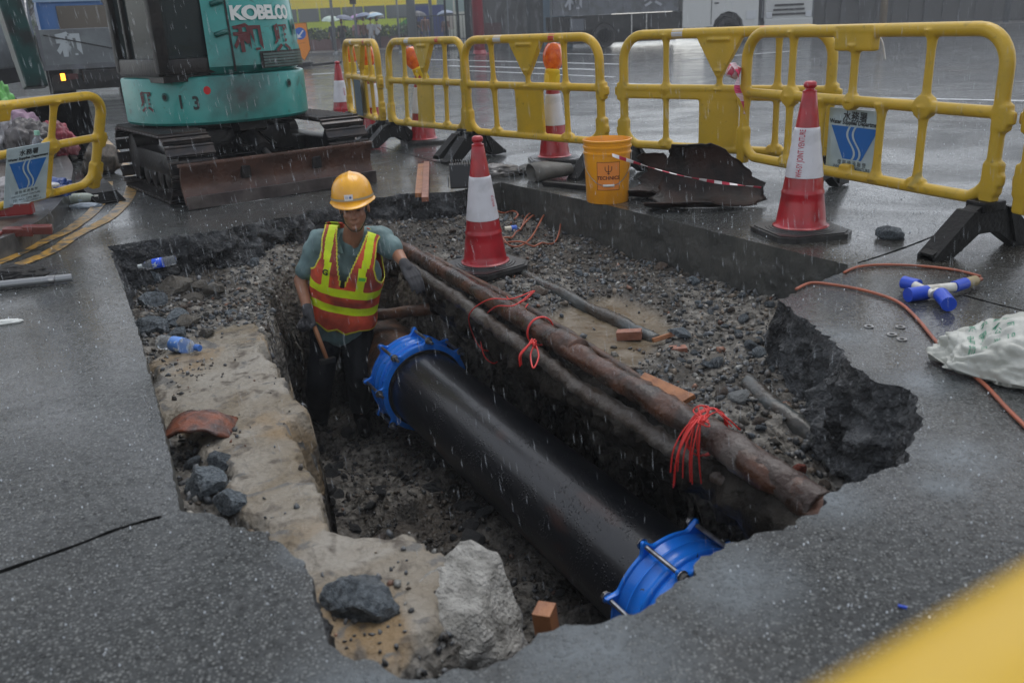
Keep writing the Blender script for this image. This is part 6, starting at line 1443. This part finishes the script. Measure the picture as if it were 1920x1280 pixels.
# ------------------------------------------------------------ background: people
def dbox(b): return b
_ud = {}
def small_person(label, loc, rz, top, trous, pose=0, umb=None, ulabel=None, hgt=1.65):
    t = thing('person', label, 'person', loc, rz, 'people waiting across the road'); s = hgt / 1.7
    def cp(mb, a, b, r1, r2): capsule(mb, Vector(a) * s, Vector(b) * s, r1 * s, r2 * s, 8)
    st = .16 if pose else .07; up = umb is not None
    key = (pose, up)
    if key not in _ud:
        bd = MB(); bd.ell(Vector((0, -.01, 1.60)), (.078, .092, .112), 12, 8); cp(bd, (0, 0, 1.38), (0, 0, 1.52), .055, .05); cp(bd, (-.15, 0, 1.38), (.15, 0, 1.38), .06, .06); cp(bd, (0, 0, 1.3), (0, 0, .95), .13, .12)
        hr_ = (.13, -.22, 1.28) if up else (.26, -.03, .82)
        cp(bd, (.19, 0, 1.38), (.23, -.02, 1.10), .045, .038); cp(bd, (.23, -.02, 1.10), hr_, .038, .028); cp(bd, (-.19, 0, 1.38), (-.24, .02, 1.10), .045, .038); cp(bd, (-.24, .02, 1.10), (-.24, -.06, .84), .036, .03)
        for sx in (-1, 1): cp(bd, (sx * .09, 0, .92), (sx * .10, -sx * st * .5, .48), .075, .055); cp(bd, (sx * .10, -sx * st * .5, .48), (sx * .10, sx * st * .6 * pose, .08), .052, .038); cp(bd, (sx * .10, sx * st * .6 * pose + .02, .04), (sx * .11, sx * st * .6 * pose - .14, .035), .038, .03)
        tp_ = MB(); cp(tp_, (-.15, 0, 1.37), (.15, 0, 1.37), .075, .075); cp(tp_, (0, 0, 1.3), (0, 0, .96), .15, .145); cp(tp_, (.19, 0, 1.38), (.225, -.015, 1.14), .062, .056); cp(tp_, (-.19, 0, 1.38), (-.235, .02, 1.14), .062, .056)
        lg = MB()
        for sx in (-1, 1): cp(lg, (sx * .09, 0, .90), (sx * .10, -sx * st * .5, .48), .09, .068); cp(lg, (sx * .10, -sx * st * .5, .48), (sx * .10, sx * st * .6 * pose, .14), .066, .055)
        _ud[key] = [remesh(m_, .018, 2, n) for m_, n in ((bd, 'body'), (tp_, 'shirt'), (lg, 'trousers'))]
    for me, n, m_ in zip(_ud[key], ('body', 'shirt', 'trousers'), (M_skin, top, trous)):
        me = me.copy(); link(n, me, m_, t)
    MB().ell(Vector((0, .012, 1.625)) * s, (.084 * s, .094 * s, .10 * s), 12, 8).build('hair', bpy.data.materials['short black hair'], t, smooth=True)
    if up:
        u = thing('umbrella', ulabel, 'umbrella', Vector(loc) + Matrix.Rotation(rz, 3, 'Z') @ Vector((.13, -.23, 1.2)) * s, (R_(random.uniform(-10, 10)), R_(random.uniform(-10, 10)), 0), 'umbrellas of the waiting people')
        mb = MB(); V = [(0, 0, .76)]; K8 = 8
        for j, (r, z) in enumerate(((.18, .735), (.36, .66), (.50, .53))):
            for k in range(24): a = 2 * math.pi * k / 24; sc_ = 1 - .05 * (j / 2) * abs(math.sin(a * 4)); V.append((r * sc_ * math.cos(a), r * sc_ * math.sin(a), z + .02 * abs(math.sin(a * 4)) * j / 2))
        Fc = [(0, 1 + k, 1 + (k + 1) % 24) for k in range(24)] + [(1 + j * 24 + k, 25 + j * 24 + k, 25 + j * 24 + (k + 1) % 24, 1 + j * 24 + (k + 1) % 24) for j in range(2) for k in range(24)]
        q = mk('canopy', V, Fc, umb, u, smooth=False); sd2 = q.modifiers.new('s', 'SOLIDIFY'); sd2.thickness = .004
        mb = MB(); mb.tube([(0, 0, -.05), (0, 0, .80)], .009, 6); mb.build('shaft', M_black, u)
def M_(n, c): return mat(n, c, .5)
dk = M_('dark trousers cloth', (.02, .022, .03)); gy_ = M_('grey shorts cloth', (.12, .12, .13)); wh = M_('white shirt cloth', (.55, .57, .60)); nv = M_('navy top', (.03, .04, .07)); lb_ = M_('light blue shirt', (.28, .36, .42)); pk = M_('pink top', (.45, .25, .32)); bk_ = M_('black top', (.015, .015, .018)); br_ = M_('brown top', (.16, .08, .06))
ppl = [((622, 84), nv, dk, 0, M_('white green umbrella', (.42, .52, .46)), 'woman-height person in navy top under the white green umbrella at the left of the crowd', 'white green umbrella, leftmost of the crowd'),
       ((648, 82), bk_, dk, 0, M_('slate umbrella', (.12, .14, .20)), 'person in black under the dark slate umbrella', 'dark slate umbrella held high second from the left'),
       ((668, 83), pk, gy_, 1, M_('lilac umbrella', (.42, .24, .48)), 'person in pink stepping forward under the lilac umbrella', 'lilac pink umbrella tilted in the crowd'),
       ((682, 82), br_, dk, 0, M_('blue grey umbrella', (.16, .20, .30)), 'person in brown top under the blue grey umbrella', 'blue grey umbrella between the lilac and the cream ones'),
       ((695, 84), wh, wh, 1, M_('cream umbrella', (.56, .54, .42)), 'person in white walking under the cream umbrella', 'cream umbrella below the light blue one'),
       ((708, 83), wh, dk, 0, M_('light blue umbrella', (.38, .52, .62)), 'person in white shirt and dark trousers under the light blue umbrella', 'light blue umbrella, highest in the crowd'),
       ((786, 80), bk_, gy_, 1, M_('charcoal umbrella', (.05, .05, .06)), 'person in dark clothes under the wide charcoal umbrella right of the thick pole', 'wide charcoal umbrella right of the thick grey pole'),
       ((800, 79), br_, gy_, 0, None, 'person in brown top without umbrella beside the charcoal umbrella', ''),
       ((836, 78), br_, dk, 0, M_('pale slate umbrella', (.20, .25, .34)), 'person under the pale slate umbrella in front of the blue hoarding', 'pale slate umbrella in front of the blue hoarding')]
for (x, y), tp_, tr2, ps, um, lab, ul in ppl:
    g = D(x, y, 50.0); small_person(lab, (g.x, 50 + random.uniform(-1, 1), .06), R_(random.uniform(-40, 40)), tp_, tr2, ps, um, ul, hgt=1.62 + random.uniform(-.08, .08))
vestm = M_('orange vest cloth', (.70, .14, .02))
small_person('person in orange and yellow vest beside the grey lorry at the far left', (-9.0, 14.1, 0), R_(60), vestm, dk, 0, None, '', 1.7)

# ------------------------------------------------------------ background: street furniture, trees, walls
def post(name, px, pyb, y, r, h, m, lab, cat='pole', arm=None, group=None):
    g = D(px, pyb, y); mb = MB(); mb.tube([(0, 0, 0), (0, 0, h * .5), (0, 0, h)], [r * 1.15, r, r * .9], 14); t = thing(name, lab, cat, (g.x, y, 0), 0, group); mb.build('shaft', m, t, smooth=True)
    MB().lathe([(r * 2.2, 0), (r * 2.2, .04), (r * 1.3, .05), (r * 1.2, .16)], 14).build('base_flange', m, t, smooth=True)
    if arm == 'sign': MB().box((0, -r - .01, h - .3), (.30, .02, .45)).build('sign_plate', mat('pale street sign', (.35, .42, .52), .4), t)
    if arm == 'signal': MB().box((.0, -.18, 2.75), (.30, .24, .85), bev=.03).build('signal_head', M_black, t)
    return t
M_pg = mat('grey galvanised pole', (.17, .19, .20), .4); M_pd = mat('dark green black post', (.03, .04, .045), .4); M_pr = mat('dull red column', (.30, .03, .045), .35)
post('pole', 628, 80, 47, .07, 5.5, M_pg, 'slim grey pole at the left end of the bus'); post('traffic_signal', 670, 80, 47, .055, 3.6, M_pg, 'traffic signal post in front of the bus', 'traffic light', 'signal')
post('lamp_post', 775, 78, 45, .20, 8, M_pg, 'thick grey lamp post between the crowd and the coach', 'lamp post'); post('sign_post', 750, 84, 42, .045, 3.6, M_pg, 'thin grey post with small sign left of the thick lamp post', 'sign post', 'sign')
post('pole', 811, 76, 46, .08, 6, M_pg, 'grey pole at the left edge of the blue hoarding'); post('pole', 838, 76, 36, .04, 6, M_pd, 'thin black pole in front of the blue hoarding'); post('pole', 861, 80, 34, .045, 6, M_pd, 'thin dark pole left of the grey gate posts')
post('pole', 879, 80, 36, .10, 6, M_pd, 'thick dark pole just left of the red column'); post('red_column', 898, 70, 36.5, .20, 7, M_pr, 'dull red painted column left of the weathered wall', 'column')
post('pole', 1034, 62, 37.5, .03, 6, M_pg, 'slender pale pole in front of the blue corrugated panel')
def wallbox(name, lab, cat, x0, x1, y, d, h, m): 
    t = thing(name, lab, cat, ((x0 + x1) / 2, y, 0)); MB().box((0, d / 2, h / 2), (x1 - x0, d, h)).build('wall', m, t); return t
t = wallbox('hoarding', 'dark blue hoarding behind the umbrella crowd', 'hoarding', -4.75, -2.85, 52.5, .15, 2.25, mat('hoarding blue', (.02, .04, .16), .4)); MB().box((1.15, -.35, 1.4), (.48, .04, .95)).build('notice_board', mat('cream notice', (.42, .38, .33), .5), t)
def graf(K):
    w = K['N'].new('ShaderNodeTexWave'); w.inputs['Scale'].default_value = .7; w.inputs['Distortion'].default_value = 9; w.inputs['Detail'].default_value = 2; K['L'].new(K['tc'].outputs['Object'], w.inputs['Vector'])
    c = K['mixc'](K['ramp'](w.outputs['Fac'], .75, .9), (.07, .072, .072), (.13, .135, .135)); c = K['mixc'](K['ramp'](K['noise'](1.5, 6), .45, .65), c, (.035, .034, .034)); K['L'].new(c, K['b'].inputs['Base Color'])
t = wallbox('painted_wall', 'weathered grey wall with faded painted shapes right of the red column', 'wall', -1.30, 2.55, 41, .3, 3.6, mat('weathered painted wall', (.08, .08, .08), .5, custom=graf))
for x in (-.15, .75, 1.62): MB().box((x, -.03, 2.2), (.05 if x != .75 else .16, .06, 4.4)).build('wall_post', M_pd if x == .75 else M_pg, t)
MB().box((-.85, -.03, .75), (.75, .05, .8)).build('hatch', mat('dark red hatch', (.07, .03, .03), .5), t)
t = thing('corrugated_panel', 'pale blue corrugated panel between the weathered wall and the tipper truck', 'panel', (2.62, 40.4, 0)); M_cb = mat('pale blue corrugated sheet', (.13, .20, .26), .4)
for i in range(7): MB().box((-.55 + .17 * i, 0, 1.9), (.13, .04, 3.8)).build('sheet_rib', M_cb, t)
MB().box((0, .03, 1.9), (1.25, .02, 3.8)).build('sheet', M_cb, t)
def darkw(K):
    w = K['N'].new('ShaderNodeTexBrick'); w.inputs['Scale'].default_value = 1.6; w.inputs['Color1'].default_value = (.022, .023, .025, 1); w.inputs['Color2'].default_value = (.035, .036, .038, 1); w.inputs['Mortar'].default_value = (.05, .05, .05, 1); K['L'].new(K['tc'].outputs['Object'], w.inputs['Vector']); K['L'].new(w.outputs[0], K['b'].inputs['Base Color'])
M_dw = mat('dark shopfront', (.03, .03, .03), .45, custom=darkw)
t = wallbox('shop_building', 'dark shuttered building front along the top right of the picture', 'building', 12.5, 36, 48, 8, 5.5, M_dw)
for i in range(26):
    x = -10.8 + i * .86; MB().box((x, -.12, 1.7), (.05 if i % 5 else .22, .08, 3.4)).build('grille_bar' if i % 5 else 'pier', mat('dark pier', (.055, .058, .062), .5) if i == 0 else bpy.data.materials['dark pier'], t)
for z in (.25, 1.5, 3.0): MB().box((0, -.10, z), (22.5, .05, .06)).build('rail', bpy.data.materials['dark pier'], t)
post('door_post', 1655, 42, 46.5, .16, 5, mat('ochre post', (.20, .15, .09), .5), 'ochre brown post on the dark building front', 'post'); post('pole', 1520, 40, 46.8, .10, 5, M_pg, 'dull grey post right of the white truck front'); post('pole', 1885, 45, 44, .12, 5, mat('slate post', (.08, .09, .10), .5), 'leaning slate grey post near the top right corner')
# more buildings well behind so the street is closed off
M_far = mat('far facade', (.16, .17, .17), .6, col2=(.12, .13, .13), vs=.5)
for x0, x1, y, h, lab in ((-70, -34, 96, 10, 'tall grey block far away at the left end of the street'), (-33, -12, 100, 9, 'grey block far behind the bus and the trees'), (-11, 12, 98, 11, 'grey block far behind the weathered wall'), (37, 80, 70, 10, 'grey block far away at the right end of the street')):
    t = wallbox('far_building', lab, 'building', x0, x1, y, 12, h, M_far)
    nx_ = int((x1 - x0) / 3.2)
    me_w = MB().box((0, 0, 0), (1.6, .1, 1.5)).mesh('window'); me_w.materials.append(M_win)
    for i in range(nx_):
        for j in range(min(3, int(h / 3.4))):
            o = bpy.data.objects.new('window', me_w); COL.objects.link(o); o.parent = t; o.location = (-(x1 - x0) / 2 + 1.6 + i * 3.2, -.06, 2 + 3.4 * j)
# kerb and pavement on the far side, planter with hedge, railings
tag(MB().box((-8, 58, .05), (34, 22, .14)).build('far_pavement', mat('far wet pavement', (.09, .09, .09), .3)), kind='structure')
tag(MB().box((24, 60, .05), (28, 36, .14)).build('far_pavement', bpy.data.materials['far wet pavement']), kind='structure')
t = thing('planter', 'low reddish planter with hedge behind the waiting people', 'planter', (-10, 52.5, .12)); MB().box((0, 0, .30), (11.5, .9, .6)).build('planter_wall', mat('reddish planter', (.12, .055, .05), .5), t)
def leaves(name, n, fn, size, m, parent, seed):
    r2 = np.random.default_rng(seed); C_ = np.array([fn(r2) for _ in range(n)]); a = r2.normal(size=(n, 3)); a /= np.linalg.norm(a, axis=1)[:, None]; b = np.cross(a, r2.normal(size=(n, 3))); b /= np.linalg.norm(b, axis=1)[:, None]
    s_ = size * r2.uniform(.6, 1.4, (n, 1)); P4 = np.stack([C_ - a * s_, C_ + b * s_ * .5, C_ + a * s_, C_ - b * s_ * .5], 1).reshape(-1, 3)
    me = fast_mesh(name, P4, np.arange(4 * n).reshape(n, 4)); return link(name, me, m, parent, smooth=False)
M_leaf = mat('green leaves', (.035, .075, .025), .5, col2=(.065, .11, .035), vs=.9, mix=(.45, .6), vary=.2); M_bark = mat('brown bark', (.06, .045, .035), .7, bump=.01, bs=12)
leaves('foliage', 5000, lambda r: (r.uniform(-5.7, 5.7), r.uniform(-.5, .5), .5 + r.uniform(0, .75) * (.7 + .3 * r.random())), .09, M_leaf, t, 1)
def tree(lab, x, y, h, cr, seed, n=5200):
    t = thing('tree', lab, 'tree', (x, y, 0), 0, 'trees across the road'); r2 = random.Random(seed); mb = MB()
    mb.tube(bez([(0, 0, 0), (.1, 0, h * .25), (r2.uniform(-.3, .3), .1, h * .5), (0, 0, h * .8)], 5), [.20 - .16 * i / 15 for i in range(16)], 10)
    cl_ = []
    for i in range(13):
        a = r2.uniform(0, 6.28); rr_ = cr * r2.uniform(.25, .85); z = h * r2.uniform(.28, .95); c_ = (rr_ * math.cos(a), rr_ * math.sin(a), z); cl_.append((c_, cr * r2.uniform(.28, .48)))
        z0 = z * .7; mb.tube(bez([(0, 0, z0 * .75), (c_[0] * .5, c_[1] * .5, z0 * .95), c_], 3), [.07 - .05 * k / 6 for k in range(7)], 6)
    mb.build('trunk', M_bark, t, smooth=True)
    def fn(r):
        c_, R = cl_[r.integers(len(cl_))]; v = r.normal(size=3); v /= np.linalg.norm(v); q = R * r.random() ** .45; return (c_[0] + v[0] * q, c_[1] + v[1] * q, c_[2] + v[2] * q * .75)
    leaves('crown', n, fn, .17, M_leaf, t, seed)
for i, (x, y, h, cr, lab) in enumerate(((-17.5, 56, 8, 3.2, 'broad tree behind the white canopy'), (-13.8, 66, 9, 3.4, 'tree rising behind the left end of the bus'), (-21, 62, 9, 3.6, 'leftmost tree across the road behind the excavator'), (-7, 68, 10, 3.6, 'tree behind the middle of the bus'), (-1.5, 70, 9, 3.4, 'tree behind the white coach'), (-26, 50, 8, 3.4, 'tree beyond the cab of the excavator'), (-33, 46, 9, 3.8, 'tree far left beyond the blue truck'))): tree(lab, x, y, h, cr, 60 + i)
tag(leaves('undergrowth', 9000, lambda r: (r.uniform(-32, -13.5), r.uniform(58, 61), r.uniform(.1, 2.8) * r.random() ** .4), .16, M_leaf, None, 5), 'dark shrubbery filling the gap under the trees left of the bus', 'shrubbery', kind='stuff')
def railing(lab, x0, x1, y, h, step, m=M_pd):
    t = thing('railing', lab, 'railing', ((x0 + x1) / 2, y, 0)); w = x1 - x0
    for z in (h, .25): MB().box((0, 0, z), (w, .04, .05)).build('rail', m, t)
    me = MB().box((0, 0, h / 2), (.025, .025, h)).mesh('bar'); me.materials.append(m); n = int(w / step)
    for i in range(n + 1): o = bpy.data.objects.new('bar', me); COL.objects.link(o); o.parent = t; o.location = (-w / 2 + i * step, 0, 0)
railing('dark pavement railing under the trees left of the crowd', -13.8, -9.5, 47.6, 1.1, .22); railing('dark railing in front of the blue hoarding', -4.9, -1.5, 45.8, 1.6, .16)
t = thing('canopy_tent', 'white canopy tent top behind the excavator and the orange sign', 'tent', (-11.3, 42, 0)); mb = MB(); V = [(-1.6, -1.5, 2.05), (1.6, -1.5, 2.05), (1.6, 1.5, 2.05), (-1.6, 1.5, 2.05), (0, 0, 3.2), (-1.6, -1.5, 1.8), (1.6, -1.5, 1.8), (1.6, 1.5, 1.8), (-1.6, 1.5, 1.8)]
mb.add(V, [(0, 1, 4), (1, 2, 4), (2, 3, 4), (3, 0, 4), (5, 6, 1, 0), (6, 7, 2, 1), (7, 8, 3, 2), (8, 5, 0, 3)]); q = mb.build('canopy', mat('white tent cloth', (.62, .60, .58), .5), t); sd3 = q.modifiers.new('s', 'SOLIDIFY'); sd3.thickness = .01
for x in (-1.55, 1.55):
    for y in (-1.45, 1.45): MB().box((x, y, .95), (.05, .05, 1.9)).build('leg', M_pg, t)
g = D(573, 122, 31); t = thing('road_sign', 'orange arrow-pointed road sign with blue disc behind the excavator', 'road sign', (g.x, 31, 0), (0, R_(-3), R_(4)))
mb = MB(); mb.prism([(-.26, .55), (.26, .55), (.26, 1.48), (-.26, 1.48)][0:0] + [(-.26, .55), (0, .22), (.26, .55), (.26, 1.40), (-.26, 1.40)], -.02, .02, Matrix.Rotation(R_(90), 4, 'X')); sg = mb.build('sign_board', mat('orange sign', (.80, .26, .02), .35), t)
mb = MB(); mb.tube([(-.26, -.03, .55), (-.26, -.03, 1.40), (.26, -.03, 1.40), (.26, -.03, .55), (0, -.03, .22), (-.26, -.03, .55)], .010, 6); mb.build('border', M_black, sg)
mk('blue_disc', [(.19 * math.cos(a), -.026, 1.08 + .19 * math.sin(a)) for a in np.linspace(0, 6.283, 28, endpoint=False)], [tuple(range(28))], mat('disc blue', (.02, .12, .48), .35), sg, smooth=False)
mk('arrow', [(x, -.030, z) for x, z in ((.10, 1.18), (.13, 1.15), (-.02, 1.00), (.04, .96), (-.11, .94), (-.10, 1.09), (-.05, 1.03))], [tuple(range(7))], mat('arrow white', (.75, .75, .75), .4), sg, smooth=False)
text_on('sign_lettering', '=====', .085, lambda u, v: (u, -.027, .78 + v), mat('sign brown print', (.35, .10, .02), .4), sg)
mb = MB(); mb.box((0, .0, .10), (.50, .30, .12), bev=.03); mb.box((.45, 0, .05), (1.5, .30, .08), bev=.02); mb.build('base', M_foot, t)

# ------------------------------------------------------------ rain and rain haze
def drops(name, n, lab, seed):
    r2 = np.random.default_rng(seed); y = r2.uniform(1.9, 9, n) ** 1.0; x = (r2.uniform(-.72, .72, n)) * y * 1.05; z = r2.uniform(-.2, 1.0, n) * (CAM_H + .35 * y) ; z = np.where((y > 6.3) & (z < 0), .3, z)
    L_ = r2.uniform(.006, .026, n); w = r2.uniform(.00028, .00055, n); dx = L_ * r2.normal(.10, .05, n)
    V = []; 
    a = np.stack([x - dx, y, z + L_], 1); b = np.stack([x + dx, y, z - L_], 1); P6 = []
    for k in range(4):
        an = math.pi / 2 * k; P6.append(np.stack([x + np.cos(an) * w, y + np.sin(an) * w, z - L_ * .4], 1))
    P = np.stack([a] + P6 + [b], 1).reshape(-1, 3); base = (np.arange(n) * 6)[:, None]
    f = np.array([[0, 1, 2], [0, 2, 3], [0, 3, 4], [0, 4, 1], [5, 2, 1], [5, 3, 2], [5, 4, 3], [5, 1, 4]]); Fq = (base[:, None, :] + f[None]).reshape(-1, 3)
    o = link(name, fast_mesh(name, P, Fq), mat('falling water', (.75, .8, .85), .15, alpha=.6, spec=.8), smooth=True); return tag(o, lab, 'rain', kind='stuff')
drops('rain', 10000, 'falling rain drops in the air over the pit and the road', 3)
n = 2600; r2 = np.random.default_rng(8); y = 1.3 + 9 * r2.random(n) ** 1.4; x = r2.uniform(-.65, .65, n) * y * 1.1; okk = sdist(x, y, holepoly) < -.01; x, y = x[okk], y[okk]; n = len(x)
s = r2.uniform(.0006, .0018, n) * (1 + y * .22); P = IV[None] * s[:, None, None] * np.array([1, 1, 1.6])[None, None]; P = P + np.stack([x, y, r2.uniform(0, .02, n)], 1)[:, None]
tag(link('rain_splash', fast_mesh('rain_splash', P.reshape(-1, 3), (IF[None] + (np.arange(n) * len(IV))[:, None, None]).reshape(-1, 3)), bpy.data.materials['falling water']), 'tiny splashes of rain bouncing off the wet pavement', 'splash', kind='stuff')
hz = MB().box((0, 30, 16), (200, 180, 37)).build('haze', None); mh = bpy.data.materials.new('rain haze'); mh.use_nodes = True; mh.node_tree.nodes.clear()
pv = mh.node_tree.nodes.new('ShaderNodeVolumePrincipled'); pv.inputs['Color'].default_value = (.93, .96, 1, 1); pv.inputs['Density'].default_value = .0028; pv.inputs['Anisotropy'].default_value = 0
ou = mh.node_tree.nodes.new('ShaderNodeOutputMaterial'); mh.node_tree.links.new(pv.outputs[0], ou.inputs['Volume']); hz.data.materials.append(mh); tag(hz, 'pale rain haze hanging over the whole street', 'haze', kind='stuff')
